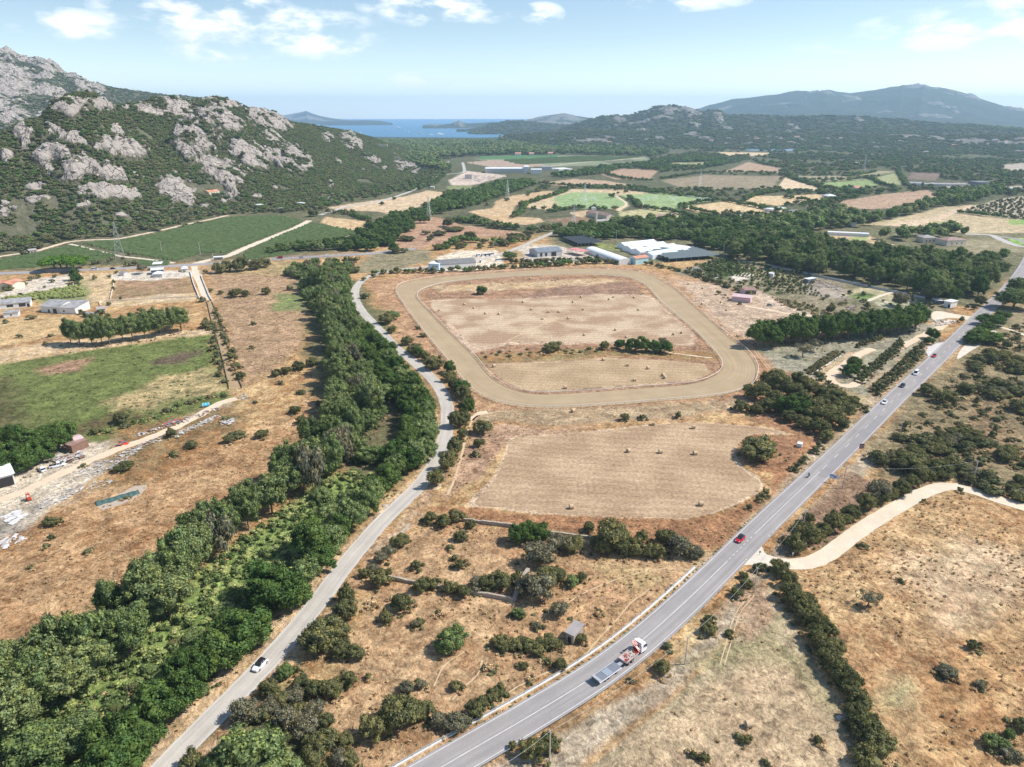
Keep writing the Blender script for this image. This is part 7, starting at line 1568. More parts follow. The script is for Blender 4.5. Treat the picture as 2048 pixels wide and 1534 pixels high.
for (u, v, a, nm, lb, pm, kw) in (
    (85,941,2.4, 'car', 'small white car parked in the scrapyard', 'car_white', {}),(115,933,.5, 'pickup', 'white pickup parked beside the small white car', 'car_white', dict(pickup=True, L_=5.2, H_=1.75)),
    (1540,612,.1, 'tractor_car', 'dark off-road car parked in the bare paddock', 'car_grey', dict(H_=1.8)),
    (957,513,.8, 'truck_cab', 'leftmost white vehicle of the parked row in the sandy yard', 'car_white', dict(van=True, H_=2.4, L_=5)),(967,512.5,.8, 'van', 'second white vehicle from the left in the sandy yard row', 'car_white', dict(van=True, H_=2.2, L_=5)),(975,512,.8, 'van', 'third white vehicle in the sandy yard row', 'car_silver', dict(van=True, H_=2.4, L_=5)),(984,511,.8, 'van', 'rightmost white vehicle of the sandy yard row', 'car_white', dict(van=True, H_=2.6, L_=6)),(961,525,1.5, 'van', 'white truck standing right of the curved warehouse', 'car_white', dict(van=True, H_=2.4, L_=5)),(996,522,.5, 'van', 'white van near the bright green tree', 'car_white', dict(van=True, H_=2.2, L_=5)),(1080,520,.2, 'car', 'white car before the slate warehouse', 'car_white', {}),(1108,517,.1, 'car', 'dark car before the slate warehouse', 'car_grey', {}),(1062,512,1.2, 'car', 'grey car left of the slate warehouse', 'car_silver', {}),(1045,519,.1, 'boat_van', 'long white van on the dry grass left of the slate warehouse', 'car_white', dict(L_=5.5)),
    (42,590,.2, 'car', 'dark car under the reed hedge of the car park', 'car_black', {}),(74,586,.1, 'car', 'second dark car under the reed hedge', 'car_black', {}),(1680,478,.3, 'car', 'dark car in the tan yard behind the wood', 'car_black', {}),(1795,480,.3, 'car', 'dark tractor like car in the pale yard', 'car_black', {})):
    car('van' if 'van' in nm or 'cab' in nm else ('pickup' if nm == 'pickup' else 'car'), lb, 'van' if kw.get('van') else ('pickup' if nm == 'pickup' else 'car'), P(u, v), a, pm, **kw)
# motorcycle with rider
def motorcycle():
    p, hd = on_road(MAIN, SM, 1623,953,1.5, True); root = empty('motorcycle', p, hd, 'black motorcycle riding in the left lane near the blue roadside board', 'motorcycle')
    for x in (-.75,.75):
        b = MB()
        for k in range(14):
            a0, a1 = 2 * math.pi * k / 14,2 * math.pi * (k + 1) / 14; b.tube((x + .28 * math.cos(a0),0,.32 + .28 * math.sin(a0)),(x + .28 * math.cos(a1),0,.32 + .28 * math.sin(a1)),.05,.05,6)
        b.build('wheel', M['tyre'], root)
    b = MB(); b.loft([sec(-.8,.1,.7,.85,.03), sec(-.4,.16,.45,.85,.05), sec(.1,.22,.35,.95,.06), sec(.45,.2,.5,1.1,.06), sec(.65,.08,.8,1.05,.03)]); b.build('body', M['car_black'], root)
    b = MB(); b.bar((.55,-.36,1.1),(.55,.36,1.1),.04); b.bar((.55,0,1.1),(.75,0,.35),.07); b.build('handlebar', M['steel'], root)
    b = MB(); b.box(.66,.74,-.09,.09,.85,1.0); b.build('headlight', M['lamp'], root)
    # rider: one skinned body leaning to the bars
    J = {'hip': (-.2,0,.95), 'chest': (.05,0,1.38), 'neck': (.12,0,1.52), 'head': (.18,0,1.68), 'sl': (.06,.2,1.42), 'el': (.28,.3,1.2), 'hl': (.52,.3,1.12), 'sr': (.06,-.2,1.42), 'er': (.28,-.3,1.2), 'hr': (.52,-.3,1.12), 'kl': (.22,.26,.85), 'fl': (-.1,.24,.42), 'kr': (.22,-.26,.85), 'fr': (-.1,-.24,.42), 'tl': (.12,.24,.36), 'tr': (.12,-.24,.36)}
    E = [('hip', 'chest'),('chest', 'neck'),('neck', 'head'),('chest', 'sl'),('sl', 'el'),('el', 'hl'),('chest', 'sr'),('sr', 'er'),('er', 'hr'),('hip', 'kl'),('kl', 'fl'),('fl', 'tl'),('hip', 'kr'),('kr', 'fr'),('fr', 'tr')]
    Rr = {'hip': .15, 'chest': .17, 'neck': .07, 'head': .13, 'sl': .08, 'el': .055, 'hl': .045, 'sr': .08, 'er': .055, 'hr': .045, 'kl': .08, 'fl': .055, 'tl': .05, 'kr': .08, 'fr': .055, 'tr': .05}
    ks = list(J); me = bpy.data.meshes.new('person'); me.from_pydata([J[k] for k in ks],[(ks.index(a), ks.index(b)) for a, b in E],[]); o = link('person', me)
    md = o.modifiers.new('skin', 'SKIN'); 
    for i, k in enumerate(ks): me.skin_vertices[0].data[i].radius = (Rr[k], Rr[k])
    me.skin_vertices[0].data[0].use_root = True; o.modifiers.new('sub', 'SUBSURF').levels = 1
    me.materials.append(simple('rider_clothes', (.05,.05,.06),.8,.2,4)); o.location = p; o.rotation_euler[2] = hd
    tag(o, 'person in dark clothes and helmet riding the motorcycle', 'person')
    h = MB(); 
    iv, if_ = ICO2; h.add([tuple(q * .15 + np.array([.2,0,1.72])) for q in iv],[tuple(f) for f in if_]); h.build('helmet', M['car_black'], o, smooth=True)
motorcycle()
# crane truck and its trailer
s_t = near_s(MAIN, SM, 1277,1296)
def truck():
    c, d = at_s(MAIN, SM, s_t); n = Vector((-d.y, d.x)); q = c - n * 1.7; hd = math.atan2(d.y, d.x)
    root = empty('crane_truck', (q.x, q.y, .05), hd, 'white cab truck with folded orange crane and loaded flatbed on the main road', 'truck')
    b = MB(); b.box(-7.6,1.0,-.42,.42,.62,.88); b.build('chassis', M['steel'], root)
    b = MB(); b.loft([sec(.15,1.2,.55,2.75,.2), sec(.9,1.22,.5,2.95,.22), sec(1.7,1.22,.45,2.85,.25), sec(2.25,1.2,.45,2.0,.2), sec(2.35,1.18,.45,1.6,.15)]); b.build('cab', M['car_white'], root)
    b = MB(); b.add([(1.80,-1.05,2.62),(1.80,1.05,2.62),(2.27,1.05,1.85),(2.27,-1.05,1.85),(1.84,-1.05,2.66),(1.84,1.05,2.66),(2.31,1.05,1.87),(2.31,-1.05,1.87)],[(0,1,2,3),(4,5,6,7),(0,3,7,4),(1,2,6,5),(0,1,5,4),(3,2,6,7)]); b.build('windscreen', M['glass'], root)
    for s in (-1,1):
        b = MB(); b.box(.85,1.75, min(s * 1.2, s * 1.235), max(s * 1.2, s * 1.235),1.65,2.4); b.build('side_window', M['glass'], root)
        b = MB(); b.box(1.9,2.0, min(s * 1.25, s * 1.45), max(s * 1.25, s * 1.45),1.6,2.3); b.build('mirror', M['car_black'], root)
        b = MB(); b.box(2.33,2.40, s * .85 - .18, s * .85 + .18,.65,.85); b.build('headlight', M['lamp'], root)
    b = MB(); b.box(.2,.8,-1.1,1.1,2.93,3.2); b.build('air_deflector', M['car_white'], root)
    # folded crane behind the cab
    b = MB(); b.box(-.75,-.1,-.9,.9,.9,1.3); b.tube((-.42,0,1.2),(-.42,0,2.6),.22,.2,10); b.build('crane_column', M['truck_orange'], root)
    b = MB(); b.bar((-.42,.0,2.5),(-.42,1.15,3.1),.26,.3); b.bar((-.42,1.15,3.15),(-.42,-1.1,1.7),.22,.26); b.bar((-.72,1.1,3.0),(-.72,-1.15,1.5),.2,.22); b.bar((-.15,.9,3.3),(-.15,-.9,2.2),.14,.14); b.build('crane_arm', M['truck_orange'], root)
    b = MB(); b.bar((-.57,.8,2.95),(-.57,-.8,1.95),.1); b.build('crane_piston', M['metal'], root)
    b = MB(); b.box(-5.6,-.95,-1.22,1.22,.95,1.1); 
    for s in (-1,1): b.box(-5.6,-.95, s * 1.22 - .03, s * 1.22 + .03,1.1,1.45)
    b.box(-5.65,-5.58,-1.2,1.2,1.1,1.4); b.build('flatbed', simple('worn_pink_deck', (.48,.38,.36),.7,.25,1.5), root)
    for x in (1.35,-3.3,-4.6):
        for s in (-1,1): wheel(root, x, s * 1.0,.48,.32 if x > 0 else .5)
    rr = random.Random(4)
    for k in range(9):
        x = -1.4 - (k % 5) * .85 + rr.uniform(-.1,.1); y = -.55 + (k // 5) * 1.0 + rr.uniform(-.1,.1); l = MB(); a = rr.uniform(-.6,.6); dx, dy = math.cos(a) * .5, math.sin(a) * .5
        l.bar((x - dx, y - dy, 1.2),(x + dx, y + dy, 1.3),.18,.18); l.bar((x - dy, y + dx, 1.3),(x + dy, y - dx, 1.36),.16,.14)
        o = l.build('formwork_piece', M['truck_orange' if k % 4 == 0 else 'block'], None); o.location = root.location; o.rotation_euler = root.rotation_euler
        tag(o, '%s piece lying on the truck flatbed, %s from the cab %s' % ('orange' if k % 4 == 0 else 'beige', ordinal(k % 5 + 1), 'on the right side' if k < 5 else 'on the left side'), 'load piece', 'pieces loaded on the truck flatbed')
    t = empty('flat_trailer', (q.x, q.y, .05), hd, 'low grey flatbed trailer with raised rear ramp behind the crane truck', 'trailer')
    # the road bends: turn the trailer about the hitch
    c2, d2 = at_s(MAIN, SM, s_t - 10); n2 = Vector((-d2.y, d2.x)); q2 = c2 - n2 * 1.7; hdt = math.atan2(d2.y, d2.x); t.location = (q2.x, q2.y, .05); t.rotation_euler[2] = hdt
    b = MB(); b.box(-4.4,2.9,-1.25,1.25,.82,1.0); b.build('deck', M['deck'], t)
    b = MB(); b.box(-1.7,.2,-.95,.95,1.01,1.06); b.build('deck_plate', simple('blue_grey_sheet', (.36,.41,.45),.4,.1,1, metal=.3), t)
    for s in (-1,1): b = MB(); b.box(-4.4,2.9, min(s * 1.25, s * 1.3), max(s * 1.25, s * 1.3),.75,1.02); b.build('side_rail', M['car_white'], t)
    b = MB(); b.bar((2.9,.5,.8),(4.6,0,.8),.12); b.bar((2.9,-.5,.8),(4.6,0,.8),.12); b.build('drawbar', M['steel'], t)
    b = MB(); b.add([(-4.4,-1.2,1.0),(-4.4,1.2,1.0),(-3.6,1.2,1.03),(-3.6,-1.2,1.03),(-4.75,-1.2,1.55),(-4.75,1.2,1.55),(-4.65,1.2,1.6),(-4.65,-1.2,1.6)],[(0,1,5,4),(0,3,7,4),(1,2,6,5),(4,5,6,7),(3,2,6,7)]); b.build('ramp', M['metal'], t)
    for x in (-2.2,-1.1,1.4):
        for s in (-1,1): wheel(t, x, s * 1.05,.38,.28)
    for s in (-1,1): b = MB(); b.box(-4.5,-4.42, s * .95 - .15, s * .95 + .15,.72,.86); b.build('tail_light', M['tail'], t)
truck()
# orange forklift in the yard
def forklift():
    p = P(58,1000); root = empty('forklift', p, 2.4, 'orange forklift with raised frame standing on the yard sand', 'forklift')
    b = MB(); b.loft([sec(-1.2,.55,.35,1.2,.15), sec(-.2,.6,.3,1.25,.1), sec(.7,.55,.3,.8,.08)]); b.build('body', M['truck_orange'], root)
    b = MB()
    for x in (-.7,.5):
        for y in (-.5,.5): b.bar((x, y, 1.0),(x, y, 2.15),.08)
    b.box(-.8,.6,-.55,.55,2.15,2.25); b.build('overhead_guard', M['truck_orange'], root)
    b = MB(); b.bar((.95,-.35,.1),(.95,-.35,2.6),.12); b.bar((.95,.35,.1),(.95,.35,2.6),.12); b.bar((.95,-.35,2.5),(.95,.35,2.5),.1); b.build('mast', M['steel'], root)
    for y in (-.3,.3): b = MB(); b.box(1.0,2.1, y - .07, y + .07,.12,.2); b.build('fork', M['steel'], root)
    for x in (-.75,.55):
        for s in (-1,1): wheel(root, x, s * .5,.32,.2)
forklift()
# ================================================================ signs, poles, pylons
def board(name, label, u, v, w, h, z0, ry, face, stripes, posts=2):
    p = P(u, v); root = empty(name, p, ry, label, 'signboard'); b = MB()
    for x in ((-w * .3, w * .3) if posts == 2 else (0,)): MB().tube((x, 0,0),(x, 0, z0 + h * .9),.07,.07,8).build('post', M['steel'], root)
    b = MB(); b.box(-w / 2, w / 2,-.1,-.04, z0, z0 + h); bo = b.build('panel', face, root)
    for (x0, x1, a0, a1, m_) in stripes: c = MB(); c.box(-w / 2 + x0 * w, -w / 2 + x1 * w, -.13,-.101, z0 + a0 * h, z0 + a1 * h); c.build('panel_print', m_, bo)
    return root
blue = simple('sign_blue', (.22,.30,.62),.5,.1,1); brown = simple('sign_brown', (.20,.07,.06),.6,.15,1); pale = simple('sign_pale', (.62,.70,.84),.5,.1,1); pinkish = simple('sign_light_text', (.55,.42,.40),.6,.1,1)
board('signboard', 'pale blue roadside board on a single post by the right road edge', 1666,965,2.9,1.7,1.5,-.35, pale, [(.03,.4,.62,.97, blue),(.45,.72,.35,.62, simple('sign_dark', (.08,.10,.22),.5,.1,1)),(.7,.97,.05,.4, pale)], posts=1)
board('signboard', 'square dark brown roadside board on a post farther up the road', 1721,905,1.9,2.0,1.7,.1, brown, [(.08,.92,.62,.70, pinkish),(.08,.92,.42,.50, pinkish),(.08,.92,.2,.28, pinkish)], posts=1)
board('signboard', 'small blue sign under the big trees at the right road edge', 2007,613,3.2,1.3,1.2,.1, blue, [(.55,.97,.1,.9, pale)], posts=2)
board('notice_board', 'white board standing behind the end of the dark tree row', 1839,616,2.6,3.2,.4,.3, M['wall_white'],[], posts=2)
for lb, u, v in (('small black road sign post at the mouth of the white track', 1519,1110),('white marker post in the bush at the mouth of the white track', 1585,1113)):
    p = P(u, v); root = empty('marker_post', p, 0, lb, 'post'); b = MB(); b.tube((0,0,0),(0,0,1.3),.06,.05,8); b.build('post', M['steel' if u < 1550 else 'wall_white'], root); c = MB(); c.box(-.22,.22,-.06,-.02,.8,1.4); c.build('plate', M['opening' if u < 1550 else 'wall_white'], root)
POLES = [(1099,1523,8),(1370,1328,8),(1508,1185,8),(1604,1066,8),(1685,976,8.5),(1946,962,8),(1800,868,7.5)]
tops = []
PWHERE = ['nearest the lower edge beside two bushes', 'between the truck and the mown slope', 'just below the white track mouth', 'above the white track hedge', 'beside the pale blue roadside board', 'in the scrub above the white track bend', 'in the scrub beside the queue of cars']
M['pole'] = simple('pole_concrete', (.55,.50,.45),.85,.12,1)
for k, (u, v, h) in enumerate(POLES):
    p = P(u, v); root = empty('utility_pole', p, math.atan2(MAIN[0].y - p.y, MAIN[0].x - p.x), 'slim grey utility pole ' + PWHERE[k], 'utility pole', 'poles along the main road')
    b = MB(); b.tube((0,0,-.2),(0,0, h),.17,.10,10); b.build('shaft', M['pole'], root); c = MB(); c.bar((0,-.5, h - .25),(0,.5, h - .25),.09); c.build('crossarm', M['steel'], root)
    for y in (-.42,.42): MB().tube((0, y, h - .2),(0, y, h),.05,.05,6).build('insulator', M['wall_white'], root)
    tops.append(p + Vector((0,0, h - .05)))
M['wire'] = simple('cable', (.62,.60,.56),.5,.1,1, metal=.2)
def wire(label, a, b, sag=1.0, r=.022):
    m_ = MB(); n = 14; pts = [a.lerp(b, i / n) - Vector((0,0, sag * 4 * (i / n) * (1 - i / n))) for i in range(n + 1)]
    for i in range(n): m_.tube(pts[i], pts[i + 1], r, r, 5, caps=False)
    tag(m_.build('overhead_wire', M['wire']), label, 'cable', 'overhead wires along the main road')
wire('overhead wire from the lower picture edge to the nearest pole', tops[0] + (tops[0] - tops[1]) * .35, tops[0],.6); 
for k in range(4): wire('overhead wire between the poles %s and %s' % (PWHERE[k].split(' beside')[0].replace('between the truck and the mown slope', 'near the truck'), PWHERE[k + 1].split(' beside')[0]) if False else ['overhead wire from the nearest pole to the pole below the truck', 'overhead wire between truck level and the white track mouth', 'overhead wire crossing the mouth of the white track', 'overhead wire reaching the pole by the blue board'][k], tops[k], tops[k + 1],1.4)
wire('overhead wire crossing the brown patch towards the scrub pole', tops[4], tops[5],2.0)
def pylon(label, u, v, h, w, group='lattice pylons'):
    p = P(u, v); root = empty('power_pylon', p, .5, label, 'pylon', group); b = MB(); n = 7; t = max(.07, w * .02)
    def hw(z): return w / 2 * (1 - z / h) ** 1.0 * .95 + .35
    zs = [h * (1 - (1 - i / n) ** 1.25) for i in range(n + 1)]
    for i in range(n):
        a, c = hw(zs[i]), hw(zs[i + 1])
        for (sx, sy) in ((1,1),(1,-1),(-1,-1),(-1,1)): b.bar((sx * a, sy * a, zs[i]),(sx * c, sy * c, zs[i + 1]), t * 1.4)
        for k in range(4):
            s0 = [(1,1),(1,-1),(-1,-1),(-1,1)][k]; s1 = [(1,-1),(-1,-1),(-1,1),(1,1)][k]
            b.bar((s0[0] * a, s0[1] * a, zs[i]),(s1[0] * c, s1[1] * c, zs[i + 1]), t); b.bar((s1[0] * a, s1[1] * a, zs[i]),(s0[0] * c, s0[1] * c, zs[i + 1]), t)
    b.build('lattice', M['metal'], root)
    for zf, l in ((.96,2.2),(.82,3.2),(.72,3.2)): c = MB(); c.bar((0,-l, h * zf),(0, l, h * zf), t * 1.6); c.build('crossarm', M['metal'], root)
pylon('large lattice power pylon standing at the vineyard corner', 240,513,31,7)
pylon('slender lattice pylon standing among the greenery left of the farmhouse', 1147,452,24,4); pylon('tall lattice pylon in the first irrigated green field', 1169,408,30,5); pylon('lattice pylon on the left hand tan valley field', 858,440,28,5); pylon('lattice pylon by the grove right of the quarry', 1015,398,28,5)
pylon('distant lattice pylon in the brown fields', 1400,372,30,5); pylon('distant lattice pylon before the scrub', 1728,340,34,5)
for lb, u, v, h in (('short grey pole in the middle of the vineyard', 324,506,11),('leaning double pole at the right vineyard edge', 401,509,11),('white lamp post at the highway verge', 428,527,9),('dark double wooden pole at the edge of the eucalyptus wood', 1446,517,13),('pale pole beside the long grey road strip', 1232,482,11)):
    p = P(u, v); root = empty('utility_pole', p, .2, lb, 'utility pole'); b = MB(); b.tube((0,0,0),(0,0, h),.2,.14,8); b.build('shaft', M['pole'], root); c = MB(); c.bar((-.9,0, h - .5),(.9,0, h - .5),.14); c.build('crossarm', M['steel'], root)
# mast on the hill
q = Vector((0,0,0)); k = int(np.argmin((BU - 267) ** 2 + (BV - 183) ** 2)); q = Vector((BX.flat[k], BY.flat[k], BZ.flat[k])); root = empty('mast', q, 0, 'thin antenna mast on the skyline of the back hill', 'mast'); b = MB(); b.tube((0,0,-3),(0,0,20),.5,.3,6); b.build('shaft', M['steel'], root)
# ================================================================ scrapyard clutter
M['slab'] = simple('white_marble_slab', (.62,.60,.57),.5,.12,1.5); M['slab2'] = simple('dusty_slab', (.42,.38,.34),.7,.15,1.5); M['scrap_red'] = simple('red_scrap', (.60,.10,.05),.6,.2,1)
def litter(label, px, n, size, seed, mats, hmax=.35, name='slab_pile'):
    """one uncountable heap of broken slabs spread over a patch"""
    poly = wpoly(px); xs = [q[0] for q in poly]; ys = [q[1] for q in poly]; r = random.Random(seed); b = {m: MB() for m in mats}; k = 0; ang = r.uniform(0,3)
    while k < n:
        x = r.uniform(min(xs), max(xs)); y = r.uniform(min(ys), max(ys))
        if poly_sd(np.array([x]), np.array([y]), poly)[0] < 0: continue
        l = size * r.uniform(.4,1.5); w = l * r.uniform(.25,.7); a = ang + r.uniform(-.5,.5); z = r.uniform(.03, hmax); t = r.uniform(-.25,.25)
        b[mats[k % len(mats)]].bar((x - math.cos(a) * l / 2, y - math.sin(a) * l / 2, z),(x + math.cos(a) * l / 2, y + math.sin(a) * l / 2, z + t * .5 + .05), w, .09); k += 1
    root = None
    for i, m_ in enumerate(mats):
        o = b[m_].build(name if i == 0 else 'darker_pieces', M[m_], root)
        if i == 0: root = o; tag(o, label, kind='stuff')
litter('broken white slabs spread along the near side of the yard track', [(150,948),(200,925),(280,890),(330,868),(325,880),(270,905),(250,925),(200,950)],240,.85,1,['slab', 'slab2'],.5)
litter('thin line of white slabs along the far part of the track', [(345,868),(400,845),(440,828),(440,835),(400,853),(350,878)],110,.9,2,['slab', 'slab2'])
litter('white slabs on dry grass in the middle of the yard', [(75,1010),(110,985),(150,975),(190,962),(235,962),(200,975),(150,990),(110,1012),(80,1020)],110,.9,3,['slab', 'slab2'])
litter('stack of long white slabs laid in rows at the left edge', [(2,1035),(38,1022),(50,1030),(30,1048),(8,1044)],26,2.2,4,['slab'],.3)
litter('white slab heap at the lower left of the yard', [(0,1083),(30,1072),(58,1076),(40,1086),(0,1100)],30,1.5,5,['slab', 'slab2'])
litter('mixed white and dark debris beyond the yard track', [(260,875),(300,860),(350,842),(400,828),(440,812),(440,820),(380,842),(300,868)],120,1.0,6,['slab', 'rust_steel', 'slab2'],.6, 'debris')
litter('red and black scrap heap beside the track', [(328,848),(345,840),(365,838),(360,846),(335,852)],26,1.4,7,['scrap_red', 'wall_dark'],.7, 'scrap_heap')
litter('red scrap pile nearest the storage sheds', [(232,890),(240,884),(256,884),(254,890),(240,893)],18,1.6,8,['scrap_red', 'wall_dark'],.8, 'scrap_heap')
litter('jumble of grey machine scrap behind the white pickup', [(96,925),(130,912),(160,905),(172,912),(150,925),(120,930)],90,1.5,9,['wall_grey', 'slab2', 'rust_steel'],1.2, 'scrap_heap')
litter('long dark timber and beam pile along the trees', [(60,912),(90,905),(112,898),(112,901),(90,909),(64,917)],26,4.5,10,['wall_dark', 'wood'],.8, 'beam_pile')
litter('scrap and planks at the end of the yard track', [(440,842),(462,836),(470,842),(460,850),(440,850)],34,1.6,11,['wood', 'slab2', 'wall_grey'],.6, 'debris')
litter('small white debris by the green tarpaulin', [(468,795),(490,788),(500,795),(485,800)],22,1.2,12,['slab2', 'wood'],.5, 'debris')
litter('stacks of pallets and stones by the nursery gravel', [(1862,643),(1880,640),(1912,642),(1905,650),(1870,652)],80,1.4,13,['slab', 'wood'],.6, 'stone_pile')
litter('grey rubble heaps in the nursery clearing', [(1612,562),(1640,560),(1690,572),(1680,582),(1630,575)],200,1.6,14,['slab2', 'wood'],1.4, 'rubble')
litter('reddish rubble near the nursery trees', [(1690,613),(1715,612),(1712,622),(1695,622)],90,1.3,15,['slab2', 'rust_steel'],.9, 'rubble')
litter('white and grey yard clutter before the greenhouses', [(1050,520),(1140,516),(1180,520),(1130,525),(1060,527)],80,2.0,16,['slab', 'wall_grey', 'wood'],.8, 'debris')
litter('white clutter along the nursery hedge', [(1382,538),(1420,545),(1450,556),(1440,560),(1390,545)],70,1.3,17,['slab', 'slab2'],.6, 'debris')
litter('rubble and machine parts in the pale quarry', [(905,362),(940,350),(1010,353),(970,364)],160,5,18,['slab2', 'rust_steel', 'slab'],2.5, 'rubble')
litter('rows of goods behind the garden centre hedge', [(1850,366),(1960,366),(1960,371),(1850,371)],160,5,19,['slab', 'slab2', 'rust_steel'],1.5, 'garden_goods')
# green tarpaulin heap
def tarp():
    c = P(236,996); r = np.random.default_rng(4); n, m_ = 26,9; vs = []; a = R(38); L_, W_ = 13.0,3.4
    for i in range(n):
        for j in range(m_):
            x = (i / (n - 1) - .5) * L_; y = (j / (m_ - 1) - .5) * W_ * (1 + .12 * math.sin(i)); z = .45 * max(0,1 - (2 * j / (m_ - 1) - 1) ** 2) * (.7 + .3 * math.sin(i * 1.7)) + r.uniform(0,.14) + .04
            vs.append((c.x + x * math.cos(a) - y * math.sin(a), c.y + x * math.sin(a) + y * math.cos(a), z))
    b = MB(); b.add(vs, [(i * m_ + j, i * m_ + j + 1,(i + 1) * m_ + j + 1,(i + 1) * m_ + j) for i in range(n - 1) for j in range(m_ - 1)])
    tag(b.build('tarpaulin', simple('green_tarpaulin', (.065,.12,.11),.7,.45,1.2)), 'long crumpled blue green tarpaulin on bare ground right of the yard', 'tarpaulin')
tarp()
poly_sheet('bare_patch', [(190,1010),(225,995),(270,972),(295,970),(280,990),(240,1010),(205,1020)],.02, surface_mat('bare_patch', (.46,.38,.30),(.40,.33,.26),.3,.95,.2))
p = P(412,813); root = empty('drum_tank', p, .6, 'bright blue drum tank lying beside the yard track', 'tank'); b = MB(); b.tube((-1.4,0,.85),(1.4,0,.85),.85,.85,16); b.build('barrel', simple('blue_plastic', (.06,.42,.62),.5,.1,1), root); b = MB(); [b.tube((x, 0,.85),(x + .12,0,.85),.9,.9,16, caps=True) for x in (-1.42,-.1,1.3)]; b.build('band', M['wall_white'], root)
# weed covered low wall line by the junction etc: rocks on the slope
for lb, u, v, s in (('grey boulder at the left edge of the right hand hedge', 1682,1436,.7),('white plastic sheet on the lane verge', 770,1012,.8)):
    p = P(u, v); iv, if_ = ICO2; rr = np.random.default_rng(int(u)); q = iv * (1 + rr.uniform(-.18,.18,(len(iv),1))) * [s * 1.4, s, s * .45]; me = np_mesh('boulder', q, if_, M['slab2']); o = link('boulder', me); o.location = p; tag(o, lb, 'boulder')
# pink stable yard items: bale cluster, machine
for i, (u, v) in enumerate(((1447,596),(1452,592),(1456,597),(1449,590),(1546,596),(1551,600),(1555,597))):
    root = link('hay_bale', BM_); root.location = P(u, v); root.rotation_euler[2] = i; link('binding', BW_, root); link('end_face', BE_, root)
    tag(root, 'stored bale in the cluster left of the pink stable, %s from the left' % ordinal([1,3,4,2][i]) if i < 4 else 'pale bale on the paddock edge right of the stables, %s from the left' % ordinal(i - 3), 'hay bale', 'bales stored around the stables')
# irrigation jets: arcs of water drops
M['spray'] = simple('water_spray', (.85,.90,.92),.3,.03,1)
for k, (lb, u, v, L_, a) in enumerate((('white irrigation jet in the left green field', 1172,403,16,0),('leftmost irrigation jet in the right green field', 1291,403,13,.2),('middle irrigation jet in the right green field', 1330,405,26,2.6),('large irrigation jet right of centre in the right green field', 1362,404,30,.3),('rightmost irrigation jet in the right green field', 1404,402,14,0))):
    p = P(u, v); root = empty('irrigation_jet', p, a, lb, 'water jet', 'irrigation jets on the green fields'); b = MB(); b.tube((0,0,0),(0,0,1.6),.12,.1,6); b.build('riser', M['steel'], root)
    rr = random.Random(k); w = MB()
    for sgn_ in (1,-1):
        for j in range(170):
            t = rr.random() ** .8; x = sgn_ * t * L_ * (1 if sgn_ > 0 else .6); z = 1.6 + 4 * t * (1 - t) * L_ * .22 + rr.gauss(0,.25 + t * .5); y = rr.gauss(0,.2 + t * 1.2); s = .12 + .22 * rr.random()
            if z < .1: continue
            w.add([(x - s, y, z),(x, y - s, z),(x + s, y, z),(x, y + s, z),(x, y, z + s),(x, y, z - s)],[(0,1,4),(1,2,4),(2,3,4),(3,0,4),(1,0,5),(2,1,5),(3,2,5),(0,3,5)])
    w.build('spray', M['spray'], root)
# boats on the bay
def boat(label, u, v, L_, a):
    p = P(u, v, 1.0); root = empty('boat', p, a, label, 'boat', 'white boats on the bay'); w = L_ * .15; b = MB()
    b.loft([[(-L_ / 2,-w, 0),(-L_ / 2,-w, L_ * .1),(-L_ / 2, w, L_ * .1),(-L_ / 2, w, 0)],[(0,-w, 0),(0,-w * 1.1, L_ * .1),(0, w * 1.1, L_ * .1),(0, w, 0)],[(L_ / 2,-.1,0),(L_ / 2,-.2, L_ * .14),(L_ / 2,.2, L_ * .14),(L_ / 2,.1,0)]]); b.build('hull', M['wall_white'], root)
    c = MB(); c.box(-L_ * .3, L_ * .15,-w * .7, w * .7, L_ * .1, L_ * .2); c.box(-L_ * .2, L_ * .05,-w * .5, w * .5, L_ * .2, L_ * .28); c.build('cabin', M['wall_white'], root)
for i, (lb, u, v, L_) in enumerate((('largest white yacht in the middle of the bay', 799,258,45),('long white boat lying near the headland shore', 880,269,45),('small white boat right of the largest yacht', 815,264,34),('white sailing boat left of the largest yacht', 770,259,34),('white boat nearest the rocky islet', 925,253,40),('white boat behind the dark wood', 720,266,30),('pale boat off the pine wood shore', 840,268,34),('small white boat above the largest yacht', 795,254,36),('white boat left of the long shore boat', 862,270,26),('small boat close to the headland tip', 902,266,24))): boat(lb, u, v, L_, (i * 37 % 10) / 10 - .3)
# white town walls on the hill edge
for i, (lb, u, v) in enumerate((('white houses strip at the bay, left of the wood', 692,266),('second white bay house right of the strip', 704,268),('third white bay house near the shore', 716,270))):
    p = P(u, v + 6); root = house('bay_house', lb, 'house', (0,0),(1,0),20,9, 'flat', 0, True, 'wall_cream', 'roof_white', base=(p, p + Vector((36,4,0))))
